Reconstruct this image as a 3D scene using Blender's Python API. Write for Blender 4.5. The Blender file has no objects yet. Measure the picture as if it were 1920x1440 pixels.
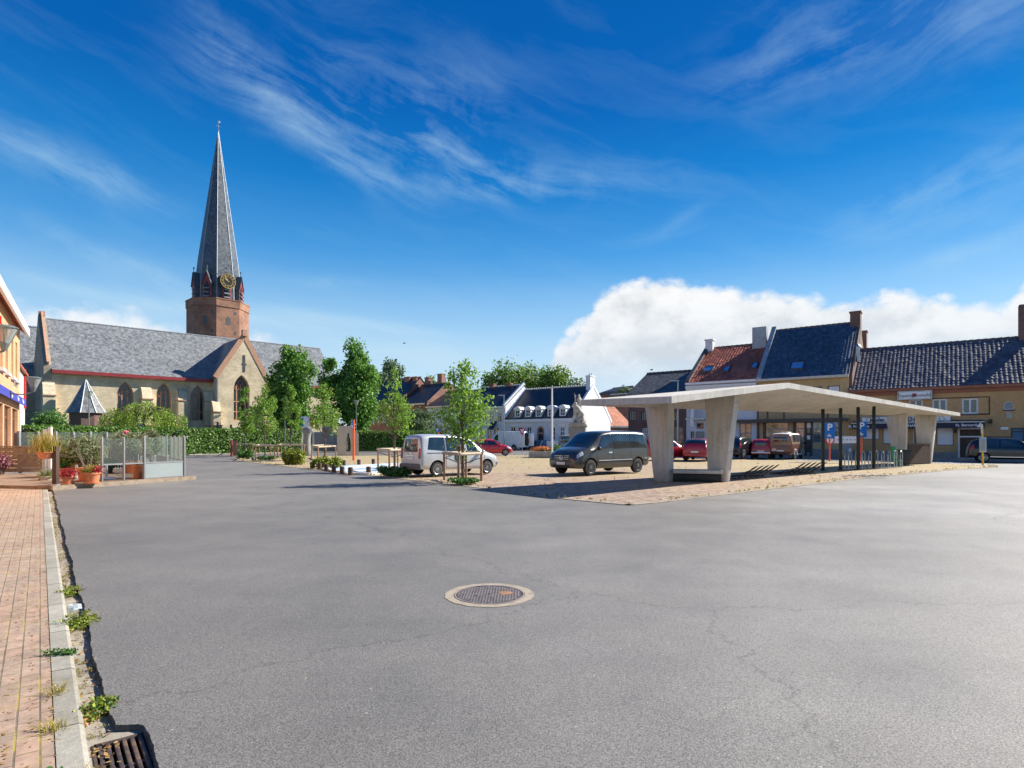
import bpy, bmesh, math, random
import numpy as np
from mathutils import Vector, Matrix, Euler
random.seed(11)
rad = math.radians
C = bpy.context.scene.collection
F, HZ, H = 1100.0, 822.0, 1.6      # focal length in photo pixels, horizon row, eye height

def G(px, py, z=0.0):
    Z = (H - z) * F / (py - HZ)
    return Vector(((px - 960) / F * Z, Z, z))
def PZ(px, Z, z=0.0): return Vector(((px - 960) / F * Z, Z, z))
def hz(py, Z): return (HZ - py) / F * Z + H

# ------------------------------------------------------------------ mesh builder
class MB:
    def __init__(s): s.v = []; s.f = []
    def add(s, vs, fs):
        n = len(s.v); s.v += [tuple(v) for v in vs]; s.f += [tuple(i + n for i in f) for f in fs]; return s
    def quad(s, a, b, c, d): return s.add([a, b, c, d], [(0, 1, 2, 3)])
    def poly(s, pts): return s.add(pts, [tuple(range(len(pts)))])
    def box(s, x0, y0, z0, x1, y1, z1):
        return s.add([(x0,y0,z0),(x1,y0,z0),(x1,y1,z0),(x0,y1,z0),(x0,y0,z1),(x1,y0,z1),(x1,y1,z1),(x0,y1,z1)],
            [(0,3,2,1),(4,5,6,7),(0,1,5,4),(1,2,6,5),(2,3,7,6),(3,0,4,7)])
    def bar(s, a, b, w, h, up=(0,0,1)):      # box beam from a to b
        a = Vector(a); b = Vector(b); d = (b - a).normalized(); u = Vector(up)
        if abs(d.dot(u)) > .99: u = Vector((0,1,0))
        x = d.cross(u).normalized() * w / 2; y = x.cross(d).normalized() * h / 2
        vs = [a-x-y, a+x-y, a+x+y, a-x+y, b-x-y, b+x-y, b+x+y, b-x+y]
        return s.add(vs, [(0,1,2,3),(7,6,5,4),(0,4,5,1),(1,5,6,2),(2,6,7,3),(3,7,4,0)])
    def prism(s, base, top):                 # two matching loops of 3d points
        n = len(base); s.add(list(base) + list(top), [tuple(reversed(range(n))), tuple(range(n, 2*n))] +
              [(i, (i+1) % n, n + (i+1) % n, n + i) for i in range(n)]); return s
    def tube(s, pts, r, seg=8, caps=True):
        pts = [Vector(p) for p in pts]; rs = r if isinstance(r, (list, tuple)) else [r]*len(pts)
        n0 = len(s.v); prev = None
        for i, p in enumerate(pts):
            d = (pts[min(i+1, len(pts)-1)] - pts[max(i-1, 0)])
            d = d.normalized() if d.length > 1e-9 else Vector((0,0,1))
            x = prev - d * prev.dot(d) if prev is not None else d.orthogonal()
            if x.length < 1e-6: x = d.orthogonal()
            x.normalize(); prev = x; y = d.cross(x)
            for k in range(seg):
                a = 2*math.pi*k/seg; s.v.append(tuple(p + (x*math.cos(a) + y*math.sin(a))*rs[i]))
        for i in range(len(pts)-1):
            for k in range(seg):
                a = n0+i*seg+k; b = n0+i*seg+(k+1) % seg; s.f.append((a, b, b+seg, a+seg))
        if caps:
            s.f.append(tuple(n0+k for k in reversed(range(seg)))); e = n0+(len(pts)-1)*seg
            s.f.append(tuple(e+k for k in range(seg)))
        return s
    def lathe(s, prof, seg=20, c=(0,0,0), axis='z', caps=True):
        n0 = len(s.v)
        for r, z in prof:
            for k in range(seg):
                a = 2*math.pi*k/seg; x, y = r*math.cos(a), r*math.sin(a)
                p = (x, y, z) if axis == 'z' else ((x, z, y) if axis == 'y' else (z, x, y))
                s.v.append((p[0]+c[0], p[1]+c[1], p[2]+c[2]))
        for i in range(len(prof)-1):
            for k in range(seg):
                a = n0+i*seg+k; b = n0+i*seg+(k+1) % seg; s.f.append((a, b, b+seg, a+seg))
        if caps:
            s.f.append(tuple(n0+k for k in reversed(range(seg)))); e = n0+(len(prof)-1)*seg
            s.f.append(tuple(e+k for k in range(seg)))
        return s
    def ball(s, c, r, seg=10, rings=6):
        if not isinstance(r, (tuple, list)): r = (r, r, r)
        n0 = len(s.v); s.v.append((c[0], c[1], c[2]-r[2]))
        for i in range(1, rings):
            p = math.pi*i/rings - math.pi/2
            for k in range(seg):
                a = 2*math.pi*k/seg; s.v.append((c[0]+r[0]*math.cos(p)*math.cos(a), c[1]+r[1]*math.cos(p)*math.sin(a), c[2]+r[2]*math.sin(p)))
        s.v.append((c[0], c[1], c[2]+r[2])); e = len(s.v)-1
        for k in range(seg): s.f.append((n0, n0+1+(k+1) % seg, n0+1+k))
        for i in range(rings-2):
            for k in range(seg):
                a = n0+1+i*seg+k; b = n0+1+i*seg+(k+1) % seg; s.f.append((a, b, b+seg, a+seg))
        for k in range(seg): s.f.append((e, e-seg+k, e-seg+(k+1) % seg))
        return s
    def arr(s, V, faces):
        n = len(s.v); s.v += [tuple(x) for x in V.tolist()]; s.f += [tuple(i+n for i in f) for f in faces]; return s
    def build(s, name, mat, parent=None, smooth=False, bevel=0.0, loc=None, rz=0.0, sharp=40):
        me = bpy.data.meshes.new(name); me.from_pydata(s.v, [], s.f); me.update()
        if bevel > 0:
            bm = bmesh.new(); bm.from_mesh(me); bmesh.ops.remove_doubles(bm, verts=bm.verts, dist=1e-5)
            es = [e for e in bm.edges if len(e.link_faces) == 2 and e.calc_face_angle(0) > .5]
            bmesh.ops.bevel(bm, geom=es, offset=bevel, segments=2, affect='EDGES', profile=.5, clamp_overlap=True)
            bm.to_mesh(me); bm.free(); smooth = True
        if mat is not None: me.materials.append(mat)
        if smooth:
            me.shade_smooth(); me.set_sharp_from_angle(angle=rad(sharp))
        o = bpy.data.objects.new(name, me); C.objects.link(o)
        if parent is not None: o.parent = parent
        if loc is not None: o.location = loc
        o.rotation_euler.z = rz
        return o

def tag(o, label, cat=None, group=None, kind=None):
    if label: o['label'] = label
    if cat: o['category'] = cat
    if group: o['group'] = group
    if kind: o['kind'] = kind
    return o
def thing(name, label, cat, loc=(0,0,0), rz=0.0, group=None):
    o = bpy.data.objects.new(name, None); C.objects.link(o); o.empty_display_size = .2
    o.location = loc; o.rotation_euler.z = rz
    return tag(o, label, cat, group)
def structure(o): o['kind'] = 'structure'; return o
def copy_tree(o, parent=None):
    c = o.copy(); C.objects.link(c)
    if parent is not None: c.parent = parent
    for ch in list(o.children): copy_tree(ch, c)
    return c

# ------------------------------------------------------------------ materials
def nd(nt, t, ins=None, **at):
    n = nt.nodes.new(t)
    for k, v in at.items(): setattr(n, k, v)
    for k, v in (ins or {}).items():
        if hasattr(v, 'is_output'): nt.links.new(v, n.inputs[k])
        else: n.inputs[k].default_value = v
    return n
def c4(c): return (c[0], c[1], c[2], 1.0)
def mth(nt, op, a, b=0.0, c=None):
    ins = {0: a, 1: b}
    if c is not None: ins[2] = c
    return nd(nt, 'ShaderNodeMath', ins, operation=op).outputs[0]
def mixc(nt, f, a, b, blend='MIX'):
    n = nt.nodes.new('ShaderNodeMix'); n.data_type = 'RGBA'; n.blend_type = blend
    for i, v in ((0, f), (6, a), (7, b)):
        if hasattr(v, 'is_output'): nt.links.new(v, n.inputs[i])
        else: n.inputs[i].default_value = v if i == 0 else (c4(v) if len(v) == 3 else v)
    return n.outputs[2]
def noise(nt, vec, scale, detail=3, rough=.55, out=0, dist=0.0):
    return nd(nt, 'ShaderNodeTexNoise', {'Vector': vec, 'Scale': scale, 'Detail': detail, 'Roughness': rough, 'Distortion': dist}).outputs[out]
def ramp(nt, fac, stops):
    n = nd(nt, 'ShaderNodeValToRGB', {0: fac}); e = n.color_ramp.elements
    while len(e) < len(stops): e.new(.5)
    for i, (p, c) in enumerate(stops):
        e[i].position = p; e[i].color = c4(c) if not isinstance(c, float) else (c, c, c, 1)
    return n.outputs[0]
def rng(nt, v, a, b, c=0.0, d=1.0):
    return nd(nt, 'ShaderNodeMapRange', {0: v, 1: a, 2: b, 3: c, 4: d}).outputs[0]
def newmat(name):
    m = bpy.data.materials.new(name); m.use_nodes = True; nt = m.node_tree
    return m, nt, nt.nodes['Principled BSDF'], nd(nt, 'ShaderNodeTexCoord').outputs['Object']
def setin(nt, b, **kw):
    for k, v in kw.items():
        k = k.replace('_', ' ')
        if hasattr(v, 'is_output'): nt.links.new(v, b.inputs[k])
        else: b.inputs[k].default_value = v
def bump(nt, b, h, strength=.3, dist=.02):
    n = nd(nt, 'ShaderNodeBump', {'Height': h, 'Strength': strength, 'Distance': dist}); nt.links.new(n.outputs[0], b.inputs['Normal'])

def simple(name, col, rough=.6, metal=0.0, var=.25, scale=2.5, bp=0.0, bscale=40, coat=0.0, spec=.5):
    m, nt, b, co = newmat(name)
    if var > 0:
        n1 = noise(nt, co, scale, 6, .65); n2 = noise(nt, co, scale*9, 4)
        f = mth(nt, 'ADD', mth(nt, 'MULTIPLY', n1, .7), mth(nt, 'MULTIPLY', n2, .3))
        d = tuple(max(0, x*(1-var*1.6)) for x in col); l = tuple(min(1, x*(1+var)) for x in col)
        setin(nt, b, Base_Color=ramp(nt, f, [(.3, d), (.5, col), (.72, l)]))
    else: setin(nt, b, Base_Color=c4(col))
    setin(nt, b, Roughness=rough, Metallic=metal, Coat_Weight=coat, Specular_IOR_Level=spec)
    if bp: bump(nt, b, noise(nt, co, bscale, 4), bp, .01)
    return m

def brick(name, cols, mortar, bw=.22, bh=.07, mort=.012, rough=.85, stain=.35, bp=.4, weather=None):
    m, nt, b, co = newmat(name)
    s = nd(nt, 'ShaderNodeSeparateXYZ', {0: co})
    v = nd(nt, 'ShaderNodeCombineXYZ', {0: mth(nt, 'ADD', s.outputs[0], s.outputs[1]), 1: s.outputs[2]}).outputs[0]
    br = nd(nt, 'ShaderNodeTexBrick', {'Vector': v, 'Color1': c4(cols[0]), 'Color2': c4(cols[1]), 'Mortar': c4(mortar), 'Scale': 1.0,
        'Mortar Size': mort, 'Mortar Smooth': .2, 'Bias': 0.0, 'Brick Width': bw, 'Row Height': bh})
    n1 = noise(nt, co, .55, 6, .7); n2 = noise(nt, co, 5.0, 5, .7)
    c = mixc(nt, rng(nt, n2, .35, .7), br.outputs[0], cols[-1])
    c = mixc(nt, .55, br.outputs[0], c)
    dk = rng(nt, n1, .3, .7, 1-stain, 1+stain*.5)
    c = mixc(nt, 1.0, c, nd(nt, 'ShaderNodeCombineColor', {0: dk, 1: dk, 2: dk}).outputs[0], 'MULTIPLY')
    if weather: c = mixc(nt, rng(nt, noise(nt, co, 1.7, 7, .75), .52, .7, 0, .75), c, weather)
    setin(nt, b, Base_Color=c, Roughness=rough)
    bump(nt, b, br.outputs['Fac'], -bp, .012)
    return m

def tiles(name, cols, tw=.22, th=.3, rough=.45, bp=.8, stain=.4, moss=None, flatness=.0):
    # pantiles: u along the eave, v up the slope; object space with the slope facing -y / +y
    m, nt, b, co = newmat(name)
    s = nd(nt, 'ShaderNodeSeparateXYZ', {0: co})
    u = mth(nt, 'DIVIDE', s.outputs[0], tw); v = mth(nt, 'DIVIDE', mth(nt, 'MULTIPLY', s.outputs[2], 1.35), th)
    fu = mth(nt, 'FRACT', u); fv = mth(nt, 'FRACT', v)
    wave = mth(nt, 'SINE', mth(nt, 'MULTIPLY', u, 6.2832))
    cell = nd(nt, 'ShaderNodeCombineXYZ', {0: mth(nt, 'FLOOR', u), 1: mth(nt, 'FLOOR', v)}).outputs[0]
    wn = nd(nt, 'ShaderNodeTexWhiteNoise', {'Vector': cell}).outputs[0]
    n1 = noise(nt, co, .5, 6, .7); n2 = noise(nt, co, 3.0, 6, .7)
    hgt = mth(nt, 'ADD', mth(nt, 'ADD', mth(nt, 'MULTIPLY', wave, .16*(1-flatness)), mth(nt, 'MULTIPLY', mth(nt, 'SUBTRACT', 1.0, fv), .6)), mth(nt, 'MULTIPLY', wn, .35))
    wk = .32 if flatness == 0 else .2
    f = mth(nt, 'ADD', mth(nt, 'MULTIPLY', wn, wk), mth(nt, 'MULTIPLY', rng(nt, n2, .3, .7), 1-wk))
    c = ramp(nt, f, [(.2, cols[0]), (.5, cols[1]), (.8, cols[2])])
    dk = rng(nt, n1, .3, .7, 1-stain, 1+stain*.6)
    c = mixc(nt, 1.0, c, nd(nt, 'ShaderNodeCombineColor', {0: dk, 1: dk, 2: dk}).outputs[0], 'MULTIPLY')
    if moss: c = mixc(nt, rng(nt, noise(nt, nd(nt, 'ShaderNodeMapping', {0: co, 3: (1,1,.6)}).outputs[0], 2.6, 8, .8), .46, .66, 0, .62), c, moss)
    setin(nt, b, Base_Color=c, Roughness=rng(nt, n2, .3, .7, rough-.1, rough+.15))
    bump(nt, b, hgt, bp, .05)
    return m

def foliage(name, dark, mid, light, trans=.35, rough=.5):
    m, nt, b, co = newmat(name)
    ri = nd(nt, 'ShaderNodeNewGeometry').outputs['Random Per Island']
    n = noise(nt, co, .9, 3)
    f = mth(nt, 'ADD', mth(nt, 'MULTIPLY', ri, .6), mth(nt, 'MULTIPLY', n, .45))
    c = ramp(nt, f, [(.2, dark), (.5, mid), (.85, light)])
    setin(nt, b, Base_Color=c, Roughness=rough, Specular_IOR_Level=.35)
    tr = nd(nt, 'ShaderNodeBsdfTranslucent', {0: mixc(nt, .35, c, (light[0]*1.3, light[1]*1.25, light[2]*.6))})
    mx = nd(nt, 'ShaderNodeMixShader', {0: trans, 1: b.outputs[0], 2: tr.outputs[0]})
    nt.links.new(mx.outputs[0], nt.nodes['Material Output'].inputs[0])
    return m

def glassy(name, col=(.03,.04,.05), rough=.04, wav=.0, wscale=3.0, spec=.8, var=.5):
    m, nt, b, co = newmat(name)
    n = noise(nt, co, 1.3, 3)
    setin(nt, b, Base_Color=mixc(nt, rng(nt, n, .35, .65), tuple(x*(1-var) for x in col), tuple(x*(1+var) for x in col)), Roughness=rough, Specular_IOR_Level=spec, IOR=1.6)
    if wav: bump(nt, b, noise(nt, co, wscale, 2), wav, .05)
    return m
def clearglass(name, tint=(.8,.9,.88), mixf=.22):
    m, nt, b, co = newmat(name)
    setin(nt, b, Base_Color=c4((.5,.56,.55)), Roughness=.06, Specular_IOR_Level=.8)
    t = nd(nt, 'ShaderNodeBsdfTransparent', {0: c4(tint)})
    fr = nd(nt, 'ShaderNodeFresnel', {'IOR': 1.45}).outputs[0]
    f = mth(nt, 'ADD', mth(nt, 'MULTIPLY', fr, .8), mixf)
    mx = nd(nt, 'ShaderNodeMixShader', {0: f, 1: t.outputs[0], 2: b.outputs[0]})
    nt.links.new(mx.outputs[0], nt.nodes['Material Output'].inputs[0]); return m
def paint(name, col, metal=.0, rough=.3, flake=0.0):
    m, nt, b, co = newmat(name)
    n = noise(nt, co, 1.1, 5, .6)
    c = mixc(nt, rng(nt, n, .3, .7), tuple(x*.86 for x in col), tuple(min(1, x*1.1) for x in col))
    setin(nt, b, Base_Color=c, Metallic=metal, Roughness=rough, Coat_Weight=.7, Coat_Roughness=.08)
    return m

M = {}
M['white_wall'] = simple('white_wall_paint', (.68,.70,.735), .8, var=.12, scale=.8, bp=.08)
M['white_paint'] = simple('white_paint', (.8,.8,.8), .45, var=.06)
M['offwhite'] = simple('offwhite_paint', (.66,.64,.58), .6, var=.12)
M['frame_white'] = simple('white_window_frame', (.72,.73,.75), .4, var=.08)
M['frame_grey'] = simple('grey_window_frame', (.3,.31,.33), .45, var=.1)
M['frame_dark'] = simple('dark_window_frame', (.035,.035,.04), .4, var=.2)
M['frame_brown'] = simple('brown_timber', (.16,.07,.035), .5, var=.3, scale=6)
M['stone_frame'] = simple('tracery_stone', (.46,.26,.17), .8, var=.25, scale=4)
M['pane'] = glassy('window_pane', (.035,.04,.05), .03, .25, 2.0)
M['pane_light'] = glassy('bright_window_pane', (.16,.17,.17), .03, .35, 1.5, .9)
M['pane_lead'] = glassy('leaded_church_glass', (.025,.028,.032), .22, .5, 9)
M['shutter'] = simple('white_roller_shutter', (.78,.79,.82), .5, var=.06, scale=1.5)
M['yellow_brick'] = brick('yellow_brick', [(.66,.45,.19),(.57,.38,.15),(.70,.50,.25)], (.36,.28,.18), stain=.2)
M['cafe_brick'] = brick('ochre_brick', [(.62,.36,.15),(.53,.30,.12),(.67,.42,.20)], (.38,.26,.14), stain=.2)
M['church_brick'] = brick('buff_church_brick', [(.72,.60,.39),(.57,.46,.30),(.78,.67,.48)], (.5,.44,.34), bw=.5, bh=.16, mort=.02, stain=.4, weather=(.44,.36,.25))
M['church_grey'] = brick('grey_church_brick', [(.36,.31,.23),(.27,.235,.18),(.42,.37,.29)], (.3,.27,.22), bw=.5, bh=.16, mort=.02, stain=.45, weather=(.2,.18,.15))
M['tower_brick'] = brick('red_tower_brick', [(.34,.15,.09),(.23,.10,.065),(.42,.22,.14)], (.28,.2,.15), bw=.5, bh=.16, mort=.02, stain=.5, weather=(.13,.085,.07))
M['red_brick'] = brick('red_brick', [(.30,.12,.08),(.21,.085,.06),(.35,.16,.11)], (.25,.19,.16), stain=.4)
M['purple_brick'] = brick('purple_brown_brick', [(.17,.085,.075),(.115,.06,.058),(.2,.11,.1)], (.15,.11,.1), stain=.4)
M['orange_brick'] = brick('orange_brick', [(.74,.37,.185),(.64,.31,.155),(.78,.43,.23)], (.45,.32,.2), stain=.25)
M['chimney_brick'] = brick('chimney_brick', [(.2,.1,.08),(.13,.07,.06),(.25,.14,.11)], (.17,.13,.11), stain=.4)
M['slate'] = tiles('weathered_church_slate', [(.075,.082,.09),(.14,.152,.165),(.235,.25,.265)], .3, .3, .5, .3, .3, moss=(.32,.34,.345), flatness=1)
M['spire_slate'] = tiles('spire_slate', [(.045,.058,.075),(.075,.095,.12),(.12,.145,.17)], .4, .35, .42, .3, .35, flatness=1)
M['black_tile'] = tiles('black_roof_tile', [(.010,.013,.019),(.018,.022,.03),(.03,.036,.046)], .25, .33, .4, .5, .3)
M['slate_dark'] = tiles('dark_natural_slate', [(.012,.018,.028),(.018,.026,.038),(.026,.036,.05)], .3, .3, .4, .3, .3, flatness=1)
M['mossy_tile'] = tiles('mossy_dark_tile', [(.02,.021,.024),(.032,.033,.035),(.055,.055,.055)], .25, .33, .5, .6, .4, moss=(.2,.2,.19))
M['red_tile'] = tiles('dark_red_pantile', [(0.326,0.081,0.046),(0.512,0.135,0.069),(0.673,0.209,0.117)], .25, .33, .5, .35, .4)
M['orange_tile'] = tiles('orange_pantile', [(.3,.08,.03),(.42,.13,.055),(.52,.22,.12)], .3, .36, .55, 1.0, .35)
M['blue_tile'] = tiles('blue_black_pantile', [(0.028,0.058,0.102),(0.050,0.095,0.153),(0.090,0.147,0.214)], .24, .30, .7, .3, .3)
M['cafe_tile'] = tiles('worn_glazed_pantile', [(0.043,0.056,0.085),(0.090,0.099,0.136),(0.179,0.179,0.210)], .26, .34, .75, .3, .3, moss=(0.170,0.099,0.090))
M['ridge'] = simple('ridge_tile', (.12,.1,.09), .7, var=.4, scale=4)
M['zinc'] = simple('zinc', (.34,.36,.38), .4, .7, var=.2)
M['lead'] = simple('lead_flashing', (.33,.36,.39), .55, .3, var=.25)
M['red_trim'] = simple('oxblood_trim', (.27,.03,.035), .5, var=.2)
M['brown_trim'] = simple('rust_brown_gutter', (.30,.10,.05), .5, var=.2)
M['cream_trim'] = simple('cream_gutter', (.6,.55,.46), .5, var=.15)
M['stone'] = simple('weathered_stone', (.42,.39,.33), .85, var=.35, scale=3, bp=.4, bscale=18)
M['statue_stone'] = simple('pale_statue_stone', (.47,.44,.385), .85, var=.4, scale=4, bp=.4, bscale=18)
M['grey_stone'] = simple('grey_granite', (.25,.25,.24), .85, var=.3, scale=4, bp=.5, bscale=25)
M['dark_stone'] = simple('dark_grave_stone', (.08,.08,.085), .5, var=.3)
M['steel'] = simple('brushed_steel', (.48,.43,.36), .45, .35, var=.12, scale=1.5)
M['galv'] = simple('galvanised_steel', (.42,.44,.45), .4, .75, var=.15)
M['grey_metal'] = simple('grey_painted_metal', (.25,.26,.28), .4, .3, var=.1)
M['black_metal'] = simple('black_metal', (.012,.012,.014), .45, .2, var=.2)
M['dark_wood'] = simple('dark_brown_wood', (.06,.032,.024), .65, var=.4, scale=5)
M['wood'] = simple('weathered_wood', (.26,.2,.145), .75, var=.35, scale=6, bp=.2, bscale=30)
M['deck_wood'] = simple('decking_wood', (.24,.17,.12), .75, var=.35, scale=5)
M['bark'] = simple('tree_bark', (.12,.095,.07), .9, var=.4, scale=6, bp=.6, bscale=20)
M['pole_wood'] = simple('turned_wood_rail', (.42,.34,.25), .75, var=.3, scale=6)
M['stake_wood'] = simple('tree_stake', (.33,.19,.11), .8, var=.3, scale=6)
M['terracotta'] = simple('terracotta', (.52,.19,.085), .75, var=.2, scale=5)
M['soil'] = simple('soil', (.05,.035,.025), .95, var=.3)
M['tyre'] = simple('tyre_rubber', (.018,.018,.019), .75, var=.15)
M['rim'] = simple('alloy_rim', (.5,.5,.51), .3, .8, var=.1)
M['rim_dark'] = simple('dark_alloy_rim', (.2,.2,.2), .3, .8, var=.1)
M['plastic'] = simple('black_plastic', (.025,.025,.028), .55, var=.15)
M['grey_plastic'] = simple('grey_bumper_plastic', (.09,.1,.115), .55, var=.12)
M['chrome'] = simple('chrome', (.75,.76,.78), .12, 1.0, var=0)
M['autoglass'] = glassy('car_glass', (.02,.028,.032), .03, 0, 1, .9)
M['autoglass_green'] = glassy('tinted_car_glass', (.015,.09,.1), .04, 0, 1, .9)
M['headlamp'] = glassy('headlamp_glass', (.55,.57,.6), .08, .6, 18, 1.0, .2)
M['taillamp'] = glassy('tail_lamp_red', (.32,.01,.012), .12, .4, 20, .8, .3)
M['plate'] = simple('number_plate', (.78,.78,.76), .4, var=.04)
M['orange_pole'] = simple('orange_pole_paint', (.8,.11,.02), .45, var=.08)
M['sign_blue'] = simple('sign_blue', (.0,.17,.62), .35, var=.05)
M['sign_white'] = simple('sign_white', (.85,.85,.85), .35, var=.03)
M['sign_red'] = simple('sign_red', (.62,.02,.02), .35, var=.06)
M['sign_green'] = simple('sign_green', (.01,.28,.13), .4, var=.08)
M['yellow_paint'] = simple('yellow_pole_paint', (.78,.48,.02), .45, var=.1)
M['navy'] = simple('navy_awning', (.012,.016,.045), .6, var=.15)
M['blue_awning'] = simple('blue_awning', (.05,.06,.35), .6, var=.1)
M['ink'] = simple('sign_ink', (.03,.035,.05), .5, var=.05)
M['gold'] = simple('gilded_paint', (.55,.38,.11), .45, .4, var=.1)
M['clock_black'] = simple('clock_black', (.012,.012,.014), .4, var=.1)
M['teal_door'] = simple('blue_steel_door', (.05,.16,.26), .5, var=.2)
M['cabinet_grey'] = simple('utility_cabinet_grey', (.33,.32,.29), .6, var=.12)
M['green_plastic'] = simple('green_plastic', (.05,.36,.09), .4, var=.1)
M['frost'] = simple('frosted_glass', (.24,.28,.285), .35, var=.12, scale=1.0)
M['clear'] = clearglass('clear_screen_glass', (.9,.95,.94), .05)
M['clear_hazy'] = clearglass('hazy_screen_glass', (.8,.87,.86), .14)
M['lampglass'] = clearglass('lantern_glass', (.9,.9,.86), .45)
M['lamp_metal'] = simple('lantern_grey_green', (.16,.2,.2), .45, .3, var=.12)
M['leaf_lime'] = foliage('lime_tree_leaves', (0.034,0.095,0.022), (0.088,0.220,0.038), (0.220,0.440,0.062), .3)
M['leaf_young'] = foliage('young_tree_leaves', (0.060,0.145,0.020), (0.145,0.289,0.041), (0.289,0.476,0.076), .4)
M['leaf_far'] = foliage('far_tree_leaves', (0.050,0.109,0.028), (0.116,0.225,0.043), (0.248,0.388,0.070), .3)
M['leaf_blue'] = foliage('grey_green_leaves', (0.046,0.093,0.054), (0.093,0.163,0.085), (0.171,0.256,0.124), .3)
M['leaf_hedge'] = foliage('hedge_leaves', (0.034,0.084,0.014), (0.074,0.163,0.026), (0.186,0.317,0.052), .25)
M['leaf_weep'] = foliage('weeping_leaves', (0.057,0.116,0.015), (0.165,0.271,0.031), (0.369,0.485,0.077), .3)
M['leaf_shrub'] = foliage('yellow_green_shrub_leaves', (0.072,0.120,0.012), (0.180,0.240,0.026), (0.384,0.408,0.060), .3)
M['leaf_dark'] = foliage('dark_green_leaves', (0.023,0.078,0.016), (0.054,0.147,0.028), (0.124,0.264,0.046), .25)
M['leaf_oleander'] = foliage('oleander_leaves', (0.086,0.122,0.050), (0.180,0.223,0.108), (0.331,0.360,0.216), .25)
M['leaf_straw'] = foliage('straw_grass', (.2,.17,.03), (.36,.29,.06), (.5,.42,.13), .3)
M['leaf_red'] = foliage('red_flowers', (.2,.015,.02), (.42,.03,.045), (.6,.10,.1), .2)
M['leaf_orange'] = foliage('orange_flowers', (.4,.09,.02), (.65,.2,.05), (.75,.38,.13), .2)
M['leaf_pink'] = foliage('pink_flowers', (.5,.1,.16), (.7,.22,.3), (.8,.45,.45), .2)
M['leaf_purple'] = foliage('purple_leaves', (.06,.015,.03), (.15,.04,.07), (.35,.16,.2), .2)
M['leaf_dry'] = foliage('dry_leaves', (.16,.07,.025), (.33,.19,.06), (.5,.36,.15), .1)
M['grass'] = foliage('edge_grass', (.07,.1,.015), (.2,.2,.035), (.38,.33,.09), .3)

# concrete of the shelter
def mk_concrete():
    m, nt, b, co = newmat('board_marked_concrete')
    n1 = noise(nt, co, .7, 6, .6); n2 = noise(nt, co, 12, 6, .7)
    st = noise(nt, nd(nt, 'ShaderNodeMapping', {0: co, 3: (3,3,.35)}).outputs[0], 2.2, 5)
    f = mth(nt, 'ADD', mth(nt, 'ADD', mth(nt, 'MULTIPLY', n1, .4), mth(nt, 'MULTIPLY', n2, .3)), mth(nt, 'MULTIPLY', st, .3))
    z = nd(nt, 'ShaderNodeSeparateXYZ', {0: co}).outputs[2]; c = ramp(nt, f, [(.36, (.34,.315,.275)), (.5, (.51,.485,.44)), (.64, (.63,.61,.565))])
    u = nd(nt, 'ShaderNodeVectorMath', {0: co, 1: (.62*4.5, -.784*4.5, 0)}, operation='DOT_PRODUCT').outputs['Value']; jn = mth(nt, 'LESS_THAN', mth(nt, 'FRACT', u), .045)
    c = mixc(nt, mth(nt, 'MULTIPLY', jn, .3), c, (.2,.18,.15))
    c = mixc(nt, mth(nt, 'MULTIPLY', rng(nt, z, .0, .55, 1, 0), rng(nt, n1, .3, .6, .2, .75)), c, (.2,.175,.14))
    setin(nt, b, Base_Color=c, Roughness=.85)
    bump(nt, b, n2, .25, .01); return m
M['concrete'] = mk_concrete()
# ------------------------------------------------------------------ sun, sky, camera
scene = bpy.context.scene
SUN_AZ, SUN_EL = math.atan2(.93, .37), rad(36)      # azimuth clockwise from +y
sd = Vector((math.sin(SUN_AZ)*math.cos(SUN_EL), math.cos(SUN_AZ)*math.cos(SUN_EL), math.sin(SUN_EL)))
L = bpy.data.lights.new('sun', 'SUN'); L.energy = 4.8; L.angle = rad(.53); L.color = (1.0, .93, .82)
lo = bpy.data.objects.new('sun', L); C.objects.link(lo); lo.location = sd*100
lo.rotation_euler = sd.to_track_quat('Z', 'Y').to_euler()

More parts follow.
